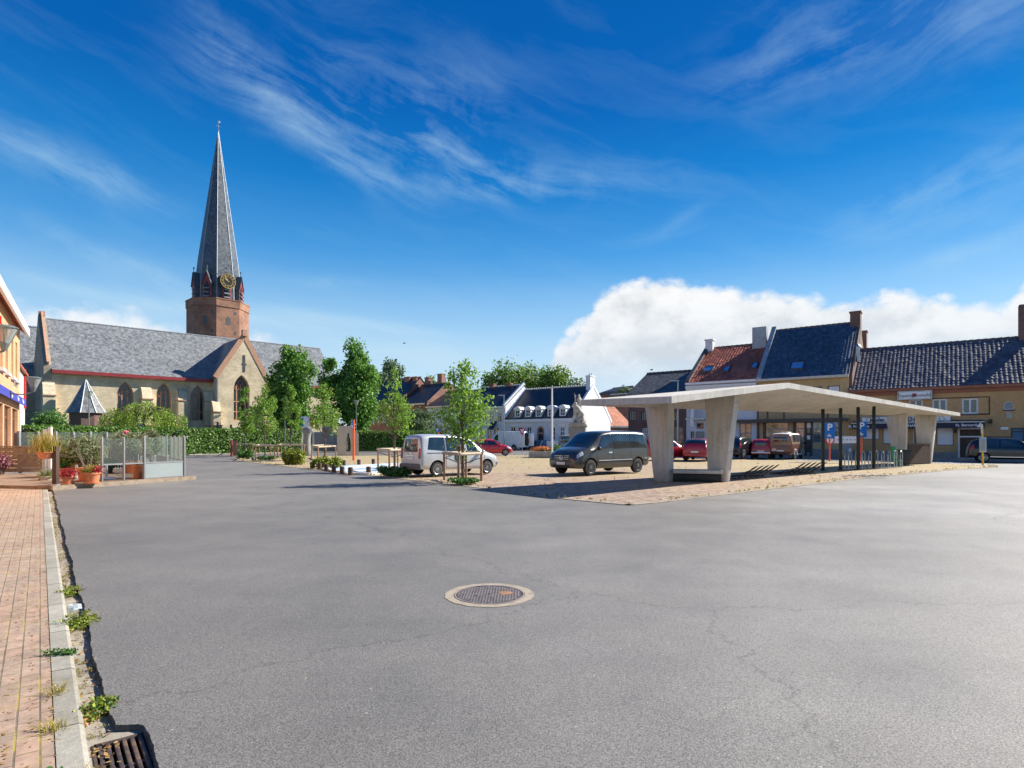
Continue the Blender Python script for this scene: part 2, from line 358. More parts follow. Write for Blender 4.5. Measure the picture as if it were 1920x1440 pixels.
def AE(px, py):
    a = math.atan((px-960)/F); return a, math.atan((HZ-py)/F*math.cos(a))
def mk_world():
    w = bpy.data.worlds.new('World'); scene.world = w; w.use_nodes = True; nt = w.node_tree
    bg = nt.nodes['Background']
    sky = nd(nt, 'ShaderNodeTexSky', None, sky_type='NISHITA')
    sky.sun_disc = False; sky.sun_elevation = SUN_EL; sky.sun_rotation = SUN_AZ
    sky.altitude = 0; sky.air_density = 1.0; sky.dust_density = .35; sky.ozone_density = 3.0
    D = nd(nt, 'ShaderNodeTexCoord').outputs['Generated']
    s = nd(nt, 'ShaderNodeSeparateXYZ', {0: D})
    az = mth(nt, 'ARCTAN2', s.outputs[0], s.outputs[1]); el = mth(nt, 'ARCSINE', s.outputs[2])
    P = nd(nt, 'ShaderNodeCombineXYZ', {0: az, 1: el}).outputs[0]
    def gauss(px, py, ax, ay, th):
        a, e = AE(px, py)
        v = nd(nt, 'ShaderNodeMapping', {0: P, 1: (a, e, 0), 2: (0, 0, rad(th)), 3: (ax, ay, 1)}, vector_type='TEXTURE').outputs[0]
        d = nd(nt, 'ShaderNodeVectorMath', {0: v, 1: v}, operation='DOT_PRODUCT').outputs['Value']
        return mth(nt, 'EXPONENT', mth(nt, 'MULTIPLY', d, -1.0))
    def total(lst):
        t = None
        for amp, *g in lst:
            x = mth(nt, 'MULTIPLY', gauss(*g), amp); t = x if t is None else mth(nt, 'ADD', t, x)
        return t
    # base sky: deepen and saturate the upper air
    hs = nd(nt, 'ShaderNodeHueSaturation', {'Saturation': 1.22, 'Value': 1.0, 'Hue': .497, 'Color': sky.outputs[0]}).outputs[0]
    deep = rng(nt, el, .08, .50, 1.12, .80)
    tint = nd(nt, 'ShaderNodeCombineColor', {0: rng(nt, el, .08, .42, .85, .03), 1: rng(nt, el, .06, .5, 1.0, .55), 2: 1.0}).outputs[0]
    base = mixc(nt, 1.0, hs, tint, 'MULTIPLY')
    base = nd(nt, 'ShaderNodeHueSaturation', {'Value': deep, 'Color': base}).outputs[0]
    E_ = 1/.196
    grad = ramp(nt, el, [(0.0, (.60*E_,.77*E_,.92*E_)), (.12, (.43*E_,.69*E_,.90*E_)), (.20, (.25*E_,.54*E_,.84*E_)), (.30, (.075*E_,.34*E_,.73*E_)), (.40, (.014*E_,.215*E_,.60*E_)), (.52, (.003*E_,.125*E_,.46*E_)), (.8, (.002*E_,.085*E_,.34*E_))])
    base = mixc(nt, .78, base, grad)
    # cirrus
    wob = nd(nt, 'ShaderNodeTexNoise', {'Vector': P, 'Scale': 3.5, 'Detail': 3}).outputs[1]
    Pw = nd(nt, 'ShaderNodeVectorMath', {0: P, 1: nd(nt, 'ShaderNodeVectorMath', {0: wob, 3: .09}, operation='SCALE').outputs[0]}, operation='ADD').outputs[0]
    def fibres(th, sx, sy, seed):
        v = nd(nt, 'ShaderNodeMapping', {0: Pw, 2: (0, 0, rad(-th))}).outputs[0]
        v = nd(nt, 'ShaderNodeMapping', {0: v, 1: (seed, seed*.7, 0), 3: (sx, sy, 1)}).outputs[0]
        return noise(nt, v, 1.0, 7, .62, dist=.3)
    A1 = total([(.50, 400, 110, .04, .055, -60), (.8, 500, 170, .10, .032, -30), (.75, 620, 235, .16, .045, -22), (.7, 760, 240, .17, .075, -12), (.55, 860, 190, .09, .05, 0),
                (.8, 890, 305, .10, .03, -10), (.95, 930, 358, .085, .014, -3), (.8, 1060, 335, .10, .028, -6), (.35, 1200, 340, .12, .03, 0), (.6, 690, 330, .1, .012, -14)])
    A2 = total([(.85, 60, 290, .13, .030, -13), (.6, 220, 335, .08, .018, -14), (.55, 60, 450, .15, .035, -8), (.75, 270, 510, .09, .014, -18),
                (.3, 600, 110, .05, .02, 0), (.9, 625, 528, .05, .009, 2)])
    A4 = total([(.9, 690, 608, .16, .009, -6), (1.0, 590, 656, .25, .030, -4), (.9, 830, 668, .14, .022, -2), (.8, 500, 598, .13, .014, -5), (.7, 1020, 690, .12, .03, 0), (.6, 200, 555, .15, .012, -6)])
    A3 = total([(.62, 1700, 45, .19, .055, 6), (.5, 1500, 85, .14, .05, 6), (.45, 1890, 45, .12, .05, 6), (.85, 1830, 335, .16, .028, 18), (.7, 1700, 360, .10, .016, 12), (.4, 1900, 390, .12, .03, 5),
                (.7, 1790, 480, .15, .012, 14), (.6, 1900, 455, .08, .02, 10), (.5, 1280, 410, .04, .012, 28), (.45, 1250, 440, .10, .010, 6)])
    fL, fR, gN = fibres(-16, 3.2, 17.0, 3.1), fibres(12, 3.2, 17.0, 1.3), noise(nt, Pw, 8.0, 6, .66)
    def streaks(A, f):
        g = gN; t = mth(nt, 'ADD', mth(nt, 'MULTIPLY', f, .65), mth(nt, 'MULTIPLY', g, .35))
        return mth(nt, 'MULTIPLY', A, rng(nt, t, .44, .80))
    cir = mth(nt, 'ADD', mth(nt, 'ADD', streaks(A1, fL), streaks(A2, fL)), mth(nt, 'ADD', streaks(A3, fR), mth(nt, 'MULTIPLY', A4, rng(nt, fL, .30, .62))))
    veil = mth(nt, 'MULTIPLY', rng(nt, fL, .48, .85), .14)
    cir = rng(nt, mth(nt, 'ADD', cir, veil), 0, 1.05, 0, .64)
    base = mixc(nt, cir, base, (2.6, 3.85, 4.7))
    # cumulus bank on the right, low cloud on the left
    v = nd(nt, 'ShaderNodeMapping', {0: P, 1: (2.3, 2.3, 0), 3: (1, 1.35, 1)}).outputs[0]
    nb = nd(nt, 'ShaderNodeTexNoise', {'Vector': v, 'Scale': 9.0, 'Detail': 9, 'Roughness': .66}); big = nb.outputs[0]
    vw = nd(nt, 'ShaderNodeVectorMath', {0: v, 1: nd(nt, 'ShaderNodeVectorMath', {0: nb.outputs[1], 3: .05}, operation='SCALE').outputs[0]}, operation='ADD').outputs[0]
    vo1 = nd(nt, 'ShaderNodeTexVoronoi', {'Vector': vw, 'Scale': 15.0}).outputs[0]; vo2 = nd(nt, 'ShaderNodeTexVoronoi', {'Vector': vw, 'Scale': 38.0}).outputs[0]
    puffs = mth(nt, 'ADD', mth(nt, 'MULTIPLY', mth(nt, 'SUBTRACT', .42, vo1), .8), mth(nt, 'MULTIPLY', mth(nt, 'SUBTRACT', .42, vo2), .35))
    hgt = mth(nt, 'ADD', mth(nt, 'SUBTRACT', big, .5), mth(nt, 'MULTIPLY', puffs, .55))
    def bank(pts, lo_el, seed, edge, puff, soft):
        n = nd(nt, 'ShaderNodeFloatCurve', {1: rng(nt, az, -1, 1)}); cv = n.mapping.curves[0]
        cv.points[0].location = (0, pts[0][1]*2); cv.points[1].location = (1, pts[-1][1]*2)
        for a, e in pts: cv.points.new((a+1)/2, e*2)
        n.mapping.update()
        top = mth(nt, 'DIVIDE', n.outputs[0], 2.0)
        h = mth(nt, 'MULTIPLY', hgt, edge)
        d = mth(nt, 'SUBTRACT', mth(nt, 'ADD', top, h), el)          # >0 inside
        m = nd(nt, 'ShaderNodeMapRange', {0: d, 1: 0.0, 2: soft, 3: 0.0, 4: 1.0}, interpolation_type='SMOOTHSTEP').outputs[0]
        m = mth(nt, 'MULTIPLY', m, rng(nt, el, lo_el-.05, lo_el+.04))
        sh = mth(nt, 'ADD', rng(nt, d, 0, .13, 1.0, .42), mth(nt, 'MULTIPLY', mth(nt, 'SUBTRACT', big, .5), 3.0))
        sh = mth(nt, 'ADD', sh, mth(nt, 'MULTIPLY', puffs, .8))
        col = ramp(nt, sh, [(.1, (3.3, 3.42, 3.65)), (.4, (3.85, 3.95, 4.1)), (.7, (4.6, 4.65, 4.7)), (1.0, (5.1, 5.1, 5.1))])
        return m, col
    e = lambda px, py: AE(px, py)
    hzl = (.0, -.12)
    m1, c1 = bank([(-1, -.1), (.0, -.1), e(1025, 690), e(1058, 615), e(1100, 585), e(1138, 530), e(1215, 508), e(1290, 518), e(1330, 528), e(1420, 528), e(1500, 540), e(1600, 548), e(1700, 535), e(1800, 552), e(1880, 556), e(1915, 510), (.78, .25), (1, .12)], .10, 2.3, .072, 8, .024)
    m2, c2 = bank([(-1, .16), (-.72, .185), e(100, 560), e(200, 568), e(330, 590), e(420, 600), e(520, 622), (-.28, .12), (-.2, -.1), (1, -.1)], .12, 6.1, .07, 7, .03)
    m2 = mth(nt, 'MULTIPLY', m2, .95)
    base = mixc(nt, m2, base, c2); base = mixc(nt, m1, base, c1)
    # pale air above the horizon
    hor = mth(nt, 'MULTIPLY', rng(nt, el, -.02, .27, 1, 0), .72)
    base = mixc(nt, hor, base, (3.3, 4.0, 4.7))
    nt.links.new(base, bg.inputs[0]); bg.inputs[1].default_value = .098
mk_world()

cam = bpy.data.cameras.new('camera'); co_ = bpy.data.objects.new('camera', cam); C.objects.link(co_)
co_.location = (0, 0, H); co_.rotation_euler = (math.pi/2, 0, 0)
cam.sensor_width = 36; cam.lens = 36*F/1920; cam.shift_y = (HZ-720)/1920
cam.clip_start = .05; cam.clip_end = 3000
scene.camera = co_
vs = scene.view_settings; vs.view_transform = 'Standard'; vs.look = 'None'; vs.exposure = 1.0; vs.gamma = 1.0
scene.cycles.max_bounces = 4; scene.cycles.diffuse_bounces = 3; scene.cycles.glossy_bounces = 2; scene.cycles.transmission_bounces = 2; scene.cycles.transparent_max_bounces = 8; scene.cycles.use_adaptive_sampling = True; scene.cycles.adaptive_threshold = .01; scene.cycles.use_denoising = True
scene.cycles.sample_clamp_indirect = 6

# ------------------------------------------------------------------ ground
def mk_asphalt():
    m, nt, b, co = newmat('asphalt')
    n1 = noise(nt, co, .16, 5, .6); n2 = noise(nt, co, .9, 6, .65); fine = noise(nt, co, 75, 3, .75)
    v = nd(nt, 'ShaderNodeTexVoronoi', {'Vector': co, 'Scale': 150.0}); 
    long_ = noise(nt, nd(nt, 'ShaderNodeMapping', {0: co, 2: (0, 0, rad(-50)), 3: (.12, 1.0, 1)}).outputs[0], 1.1, 5, .6)
    f = mth(nt, 'ADD', mth(nt, 'MULTIPLY', n1, .62), mth(nt, 'ADD', mth(nt, 'MULTIPLY', n2, .22), mth(nt, 'MULTIPLY', long_, .16)))
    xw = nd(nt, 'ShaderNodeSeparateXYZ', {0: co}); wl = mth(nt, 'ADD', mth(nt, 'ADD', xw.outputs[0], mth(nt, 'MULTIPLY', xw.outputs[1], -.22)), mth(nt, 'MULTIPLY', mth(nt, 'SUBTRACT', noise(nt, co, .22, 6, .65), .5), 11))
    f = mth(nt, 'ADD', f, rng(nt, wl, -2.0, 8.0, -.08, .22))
    c = ramp(nt, f, [(.28, (.135,.128,.118)), (.48, (.188,.178,.165)), (.66, (.255,.245,.23)), (.82, (.34,.33,.312))])
    sp = nd(nt, 'ShaderNodeSeparateColor', {0: v.outputs[1]}).outputs[0]
    gr = mth(nt, 'ADD', mth(nt, 'MULTIPLY', fine, .8), mth(nt, 'MULTIPLY', sp, .45))
    k = rng(nt, gr, .30, .95, .36, 1.55)
    c = mixc(nt, 1.0, c, nd(nt, 'ShaderNodeCombineColor', {0: k, 1: k, 2: k}).outputs[0], 'MULTIPLY')
    seam = mth(nt, 'ABSOLUTE', mth(nt, 'SUBTRACT', mth(nt, 'ADD', mth(nt, 'MULTIPLY', xw.outputs[0], .62), mth(nt, 'ADD', mth(nt, 'MULTIPLY', xw.outputs[1], -.78), mth(nt, 'MULTIPLY', noise(nt, co, .8, 4, .6), .22))), -9.2))
    c = mixc(nt, rng(nt, seam, .0, .022, .38, 0), c, (.045,.043,.042))
    sp2 = nd(nt, 'ShaderNodeTexVoronoi', {'Vector': co, 'Scale': 6.0})      # rare pale specks of grit and leaf
    c = mixc(nt, mth(nt, 'LESS_THAN', sp2.outputs[0], .045), c, (.42,.37,.29))
    cr = nd(nt, 'ShaderNodeTexVoronoi', {'Vector': nd(nt, 'ShaderNodeVectorMath', {0: co, 1: noise(nt, co, 1.5, 5, .7, out=1)}, operation='ADD').outputs[0], 'Scale': .11}, feature='DISTANCE_TO_EDGE').outputs[0]
    c = mixc(nt, rng(nt, cr, .0, .0022, .5, 0), c, (.05,.048,.046))
    setin(nt, b, Base_Color=c, Roughness=rng(nt, n2, .3, .7, .50, .70), Specular_IOR_Level=.5)
    bump(nt, b, gr, .55, .007); return m
def mk_cobbles():
    m, nt, b, co = newmat('plaza_cobbles')
    dis = nd(nt, 'ShaderNodeVectorMath', {0: noise(nt, co, 2.5, 3, .6, out=1), 3: .10}, operation='SCALE').outputs[0]
    v = nd(nt, 'ShaderNodeVectorMath', {0: nd(nt, 'ShaderNodeMapping', {0: co, 2: (0,0,rad(-51))}).outputs[0], 1: dis}, operation='ADD').outputs[0]
    br = nd(nt, 'ShaderNodeTexBrick', {'Vector': v, 'Color1': c4((.27,.15,.11)), 'Color2': c4((.47,.33,.25)), 'Mortar': c4((.075,.058,.042)),
        'Scale': 1.0, 'Mortar Size': .026, 'Mortar Smooth': .5, 'Brick Width': .23, 'Row Height': .18})
    n1 = noise(nt, co, .22, 7, .7); n2 = noise(nt, co, 2.2, 7, .75); n3 = noise(nt, co, 30, 4, .7)
    c = mixc(nt, rng(nt, noise(nt, v, 3.3, 4, .7), .4, .65, 0, .6), br.outputs[0], (.44,.37,.32))
    straw = ramp(nt, n3, [(.3, (.26,.20,.09)), (.5, (.42,.34,.17)), (.7, (.56,.48,.28))])
    g = mth(nt, 'ADD', mth(nt, 'MULTIPLY', n1, .6), mth(nt, 'MULTIPLY', n2, .4))
    far = rng(nt, nd(nt, 'ShaderNodeVectorMath', {0: co}, operation='LENGTH').outputs['Value'], 18, 40, -.10, .36)
    gm = rng(nt, mth(nt, 'ADD', g, mth(nt, 'ADD', mth(nt, 'MULTIPLY', br.outputs['Fac'], .12), mth(nt, 'MULTIPLY', far, .38))), .50, .68, 0, .92)
    c = mixc(nt, gm, c, straw)
    c = mixc(nt, rng(nt, noise(nt, co, 1.1, 6, .75), .60, .70, 0, .5), c, (.19,.21,.05))
    k = rng(nt, n3, .3, .7, .7, 1.25)
    c = mixc(nt, 1.0, c, nd(nt, 'ShaderNodeCombineColor', {0: k, 1: k, 2: k}).outputs[0], 'MULTIPLY')
    setin(nt, b, Base_Color=c, Roughness=.85)
    bump(nt, b, mth(nt, 'ADD', mth(nt, 'MULTIPLY', br.outputs['Fac'], -1.0), mth(nt, 'MULTIPLY', n3, .5)), .9, .03); return m
KD = Vector((-.627, .779, 0)); KN = Vector((.779, .627, 0)); KO = Vector((.08, 0, 0))
def K(s, t, z=0): p = KO + KN*s + KD*t; return (p.x, p.y, z)
KANG = math.atan2(KD.y, KD.x)
def mk_paver():
    m, nt, b, co = newmat('sidewalk_clay_pavers')
    v = nd(nt, 'ShaderNodeMapping', {0: co, 2: (0,0,-KANG)}).outputs[0]
    br = nd(nt, 'ShaderNodeTexBrick', {'Vector': v, 'Color1': c4((.41,.265,.185)), 'Color2': c4((.325,.23,.17)), 'Mortar': c4((.15,.115,.075)),
        'Scale': 1.0, 'Mortar Size': .006, 'Mortar Smooth': .3, 'Brick Width': .205, 'Row Height': .10})
    n1 = noise(nt, co, .8, 6, .7); n2 = noise(nt, co, 9, 6, .75)
    c = mixc(nt, rng(nt, n1, .4, .65, 0, .6), br.outputs[0], (.41,.33,.245))
    k = rng(nt, n2, .3, .7, .62, 1.3)
    c = mixc(nt, 1.0, c, nd(nt, 'ShaderNodeCombineColor', {0: k, 1: k, 2: k}).outputs[0], 'MULTIPLY')
    weed = mth(nt, 'MULTIPLY', br.outputs['Fac'], rng(nt, noise(nt, co, 2.1, 5), .5, .62))
    c = mixc(nt, weed, c, (.36,.28,.06))
    setin(nt, b, Base_Color=c, Roughness=.85)
    bump(nt, b, mth(nt, 'ADD', mth(nt, 'MULTIPLY', br.outputs['Fac'], -1.0), mth(nt, 'MULTIPLY', n2, .4)), .6, .012); return m
def mk_kerb(name, seam, cols):
    m, nt, b, co = newmat(name)
    v = nd(nt, 'ShaderNodeMapping', {0: co, 2: (0,0,-KANG)}).outputs[0]
    u = nd(nt, 'ShaderNodeSeparateXYZ', {0: v}).outputs[0]
    j = mth(nt, 'LESS_THAN', mth(nt, 'FRACT', mth(nt, 'DIVIDE', u, seam)), .012)
    cell = nd(nt, 'ShaderNodeTexWhiteNoise', {'W': mth(nt, 'FLOOR', mth(nt, 'DIVIDE', u, seam))}, noise_dimensions='1D').outputs[0]
    n = noise(nt, co, 3, 7, .75); g = noise(nt, co, 160, 2, .7)
    n7 = noise(nt, co, 24, 5, .8)
    f = mth(nt, 'ADD', mth(nt, 'MULTIPLY', n, .42), mth(nt, 'ADD', mth(nt, 'MULTIPLY', cell, .12), mth(nt, 'ADD', mth(nt, 'MULTIPLY', g, .26), mth(nt, 'MULTIPLY', n7, .26))))
    c = ramp(nt, f, [(.36, cols[0]), (.54, cols[1]), (.68, cols[2])])
    c = mixc(nt, j, c, (.06,.05,.035))
    setin(nt, b, Base_Color=c, Roughness=.88); bump(nt, b, g, .4, .006); return m
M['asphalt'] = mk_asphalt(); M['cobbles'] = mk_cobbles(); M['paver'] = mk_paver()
M['kerb'] = mk_kerb('kerb_concrete', 1.0, [(.19,.17,.135), (.31,.29,.24), (.42,.40,.34)])
M['gutter'] = mk_kerb('gutter_concrete', .42, [(.17,.145,.11), (.31,.275,.22), (.44,.40,.33)])
M['asphalt_edge'] = simple('asphalt_edge', (.085,.08,.075), .9, var=.4, scale=30, bp=1.0, bscale=60)
M['sidewalk'] = simple('pale_sidewalk', (.33,.29,.24), .85, var=.2, scale=2)
M['earth'] = simple('open_ground', (.10,.11,.05), .95, var=.35, scale=.05)
M['lawn'] = simple('churchyard_grass', (.08,.12,.03), .95, var=.35, scale=.8)
M['manring'] = simple('manhole_surround', (.33,.28,.215), .9, var=.3, scale=8, bp=.5, bscale=90)

g = MB(); g.quad((-1500,-1500,-.12), (1500,-1500,-.12), (1500,1500,-.12), (-1500,1500,-.12)); structure(g.build('ground', M['earth']))

# asphalt: strips across (s) along (t); ragged thick edge beside the gutter
rg = random.Random(4); EDGE = .258; NOTCH = (3.20, 3.93)
def edge_s(t):
    w = .010*math.sin(t*2.1) + .006*math.sin(t*5.3+1) + .003*math.sin(t*17+2)
    s = EDGE + w
    if NOTCH[0]-.04 < t < NOTCH[1]+.04:
        k = min(1, (t-NOTCH[0]+.04)/.07, (NOTCH[1]+.04-t)/.07); s += .125*max(0, k)**.6
    return s
ts = [-30, -10, -4] + [x*.035 for x in range(int(1.5/.035), int(12/.035))] + [12+.12*i for i in range(1, 91)] + [22.9]
es = [edge_s(t) + rg.uniform(-.0035, .0035) for t in ts]
ts += [26.5, 26.6, 230]; es += [es[-1], -70, -70]
g = MB()
for i in range(len(ts)-1):
    if es[i+1] == -70 and es[i] != -70: continue
    g.quad(K(es[i], ts[i], 0), K(170, ts[i], 0), K(170, ts[i+1], 0), K(es[i+1], ts[i+1], 0))
g.quad(K(es[-3], 26.5, 0), K(170, 26.5, 0), K(170, 26.6, 0), K(es[-3], 26.6, 0)); g.quad(K(-70, 26.6, 0), K(es[-3], 26.6, 0), K(es[-3], 26.601, 0), K(-70, 26.601, 0))
g.v = [tuple(p) for p in g.v]
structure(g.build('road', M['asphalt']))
g = MB()
for i in range(len(ts)-4):
    a, b_ = es[i], es[i+1]
    g.quad(K(a-.018, ts[i], -.07), K(a, ts[i], -.001), K(b_, ts[i+1], -.001), K(b_-.018, ts[i+1], -.07))
structure(g.build('road_edge', M['asphalt_edge']))
g = MB()
for a, b, c, d in ((.13, -10, .60, 3.26), (.13, 3.88, .60, 23), (.13, 3.26, .148, 3.88), (.402, 3.26, .60, 3.88)): g.quad(K(a, b, -.035), K(c, b, -.035), K(c, d, -.035), K(a, d, -.035))
structure(g.build('gutter', M['gutter']))
# kerb stones (rounded long edge) and paved sidewalk
g = MB(); zt = .035
for (s0, z0), (s1, z1) in (((0, zt), (.105, zt)), ((.105, zt), (.128, zt-.014)), ((.128, zt-.014), (.136, zt-.085))):
    n = 40
    for i in range(n): t0, t1 = -10+33*i/n, -10+33*(i+1)/n; g.quad(K(s0, t0, z0), K(s1, t0, z1), K(s1, t1, z1), K(s0, t1, z0))
structure(g.build('kerb', M['kerb']))
g = MB(); g.quad(K(-9, -10, zt-.004), K(-.004, -10, zt-.004), K(-.004, 26.6, zt-.004), K(-9, 26.6, zt-.004)); structure(g.build('sidewalk', M['paver']))

# plaza of cobbles with a pale border strip
PLZ = [(1180, 948), (1000, 931), (900, 915.5), (760, 899.5), (600, 882), (500, 871), (455, 865.5), (436, 861.5), (446, 858.2), (560, 855.5), (700, 854.5), (830, 854), (960, 853.5),
       (1060, 855), (1200, 858), (1330, 860.5), (1500, 864), (1640, 867), (1780, 870), (1868, 873.5), (1872, 876.5), (1800, 880.5), (1640, 895), (1480, 914), (1330, 932), (1240, 943)]
pz = [G(*p) for p in PLZ]; zp = .012
from mathutils.geometry import tessellate_polygon
g = MB(); n0 = len(pz); g.v = [(p.x, p.y, zp) for p in pz] + [(p.x, p.y, -.03) for p in pz]
for t in tessellate_polygon([[Vector((p.x, p.y, 0)) for p in pz]]): g.f.append(tuple(t))
for i in range(n0): g.f.append((i, (i+1) % n0, n0+(i+1) % n0, n0+i))
pl = g.build('plaza', M['cobbles']); structure(pl)
bmx = bmesh.new(); bmx.from_mesh(pl.data); bmesh.ops.recalc_face_normals(bmx, faces=bmx.faces); bmx.to_mesh(pl.data); bmx.free()
# border setts along the near two edges
g = MB(); near = [pz[i] for i in (23, 24, 25, 0, 1, 2, 3, 4, 5, 6)]; near = [pz[20], pz[21], pz[22]] + near
cen = Vector((6, 34, 0))
for i in range(len(near)-1):
    a, b_ = near[i], near[i+1]; d = (b_-a).normalized(); nrm = Vector((-d.y, d.x, 0))
    if nrm.dot(cen-a) < 0: nrm = -nrm
    w = .20
    g.quad((a.x, a.y, zp+.004), (b_.x, b_.y, zp+.004), tuple(b_+nrm*w+Vector((0,0,zp+.004))), tuple(a+nrm*w+Vector((0,0,zp+.004))))
structure(g.build('plaza_border', M['gutter']))
# pavements and lawn beyond
def sheet(name, pts, z, mat):
    g = MB(); n = len(pts); g.v = [(p[0], p[1], z) for p in pts] + [(p[0], p[1], -.1) for p in pts]; g.f.append(tuple(range(n)))
    for i in range(n): g.f.append((i, n+i, n+(i+1) % n, (i+1) % n))
    return structure(g.build(name, mat))

# manhole and its concrete ring
mc = G(918, 1115)
t = thing('manhole_cover', 'round cast iron manhole cover in a pale concrete ring in the asphalt', 'manhole cover', (mc.x, mc.y, 0))
g = MB(); seg = 56
def ringv(r, z, rgh=0): return [((r+random.uniform(-rgh, rgh))*math.cos(2*math.pi*i/seg), (r+random.uniform(-rgh, rgh))*math.sin(2*math.pi*i/seg), z) for i in range(seg)]
o_, i_, w_ = ringv(.455, .004, .006), ringv(.365, .004), ringv(.365, -.025)
g.add(o_+i_+w_, [(k, (k+1) % seg, seg+(k+1) % seg, seg+k) for k in range(seg)] + [(seg+k, seg+(k+1) % seg, 2*seg+(k+1) % seg, 2*seg+k) for k in range(seg)])
g.build('concrete_ring', M['manring'], t)
def mk_iron():
    m, nt, b, co = newmat('rusty_cast_iron')
    n = noise(nt, co, 7, 6, .7)
    setin(nt, b, Base_Color=ramp(nt, n, [(.35, (.05,.04,.045)), (.55, (.14,.10,.085)), (.7, (.32,.19,.11))]), Roughness=.6, Metallic=.45)
    bump(nt, b, noise(nt, co, 80, 3), .3, .005); return m
M['iron'] = mk_iron(); M['iron_worn'] = simple('worn_iron_ribs', (.42,.34,.30), .45, .5, var=.35, scale=10)
g = MB(); g.lathe([(.36, .0005), (.36, .009), (.342, .009), (.342, .0005)], seg); g.build('iron_rim', M['iron_worn'], t)
g = MB(); g.lathe([(.001, .0015), (.343, .0015)], seg); g.build('lid', M['iron'], t)
g = MB()                                         # checker ribs: two diagonal families of short raised bars
st = .034
for i in range(-10, 11):
    y = i*st; hw = math.sqrt(max(0, .333**2-y*y))
    if hw > .03: g.box(-hw, y-.006, .001, hw, y+.006, .0075)
for j in range(-21, 22):
    x = j*.016
    for i in range(-10, 10):
        y = (i+.5)*st
        if (i+j) % 2 and math.hypot(abs(x)+.01, abs(y)+st/2) < .333 and not (.10 < x < .24 and -.10 < y < .06):
            g.box(x-.0045, y-st/2+.006, .001, x+.0045, y+st/2-.006, .007)
g.build('raised_ribs', M['iron_worn'], t)
g = MB()
g.box(.11, -.085, .002, .235, -.012, .0085); g.box(.11, .008, .002, .235, .045, .0085)
g.build('rusty_badge', simple('rusty_badge', (.38,.2,.1), .7, .3, var=.4, scale=14), t)
for x in (-.15, .0): g = MB(); g.box(x-.008, -.014, .0078, x+.008, .014, .0084); g.build('lifting_slot', M['black_metal'], t)
t.rotation_euler.z = rad(24)

# drain grate in the gutter
gr_c = K(.275, 3.57, -.040)
t = thing('drain_grate', 'rusty iron drain grate sunk in the gutter at the near kerb', 'drain', gr_c, KANG)
lx, ly = .30, .125                               # local x along the kerb, local y to the left (towards kerb)
g = MB(); w = .016
for a in ((-lx,-ly,lx,-ly+w), (-lx,ly-w,lx,ly), (-lx,-ly+w,-lx+w,ly-w), (lx-w,-ly+w,lx,ly-w)): g.box(a[0], a[1], -.03, a[2], a[3], .012)
g.build('grate_frame', M['iron'], t, bevel=.003)
for i in range(6):
    y = -ly+w+.018+i*(2*ly-2*w-.036)/5; g = MB(); g.bar((-lx+w, y, -.008), (lx-w, y, -.008), .020, .034); g.build('grate_bar', M['iron'], t, bevel=.004)
g = MB(); g.bar((-.01, -ly+w, -.012), (-.01, ly-w, -.012), .022, .02); g.build('cross_bar', M['iron'], t)
g = MB(); g.box(-lx+.002, -ly+.002, -.30, lx-.002, ly-.002, -.28); g.box(-lx-.01,-ly-.01,-.28,-lx+.002,ly+.01,-.02); g.box(lx-.002,-ly-.01,-.28,lx+.01,ly+.01,-.02); g.box(-lx+.002,-ly-.01,-.28,lx-.002,-ly+.002,-.02); g.box(-lx+.002,ly-.002,-.28,lx-.002,ly+.01,-.02); g.build('sump', M['black_metal'], t)
# ------------------------------------------------------------------ foliage builders
def leaf_arrays(blobs, n, size, seed, up=.3, shell=.45, aspect=.7, droop=0.0):
    r = np.random.default_rng(seed); B = np.array(blobs, float)
    p = (B[:,3]*B[:,4]*B[:,5])**(2/3); idx = r.choice(len(B), n, p=p/p.sum())
    d = r.normal(size=(n,3)); d /= np.linalg.norm(d, axis=1)[:,None]
    rr = r.random(n)**shell*(1+np.abs(r.normal(size=n))*.22)
    c = B[idx,:3] + d*rr[:,None]*B[idx,3:6]
    nr = d*.8 + r.normal(size=(n,3))*.75 + np.array([0,0,up]); nr /= np.linalg.norm(nr, axis=1)[:,None]
    t = np.cross(nr, r.normal(size=(n,3))); t[:,2] -= droop; t -= nr*(t*nr).sum(1)[:,None]
    t /= np.linalg.norm(t, axis=1)[:,None]+1e-9
    b = np.cross(nr, t); s = size*r.uniform(.55, 1.35, n)[:,None]
    V = np.empty((n,4,3)); V[:,0] = c - t*s*.5; V[:,1] = c + b*s*.5*aspect - nr*s*.08; V[:,2] = c + t*s*.5 ; V[:,3] = c - b*s*.5*aspect - nr*s*.08
    return V.reshape(-1,3)
def quads(n): return [(4*i,4*i+1,4*i+2,4*i+3) for i in range(n)]
def leaves(name, blobs, n, size, seed, mat, parent=None, **kw):
    g = MB(); g.arr(leaf_arrays(blobs, n, size, seed, **kw), quads(n)); return g.build(name, mat, parent)
def crown_blobs(c, r, k, seed, sub=.36, inner=.78, taper=0.0):
    q = random.Random(seed); out = []
    for i in range(k):
        while True:
            p = [q.uniform(-1,1) for _ in range(3)]
            if sum(x*x for x in p) <= 1: break
        f = 1 - taper*max(0, p[2])
        s = sub*q.uniform(.65, 1.3)
        out.append((c[0]+p[0]*r[0]*inner*f, c[1]+p[1]*r[1]*inner*f, c[2]+p[2]*r[2]*inner, r[0]*s*f, r[1]*s*f, min(r[2], r[0]*1.25)*s*.9))
    return out
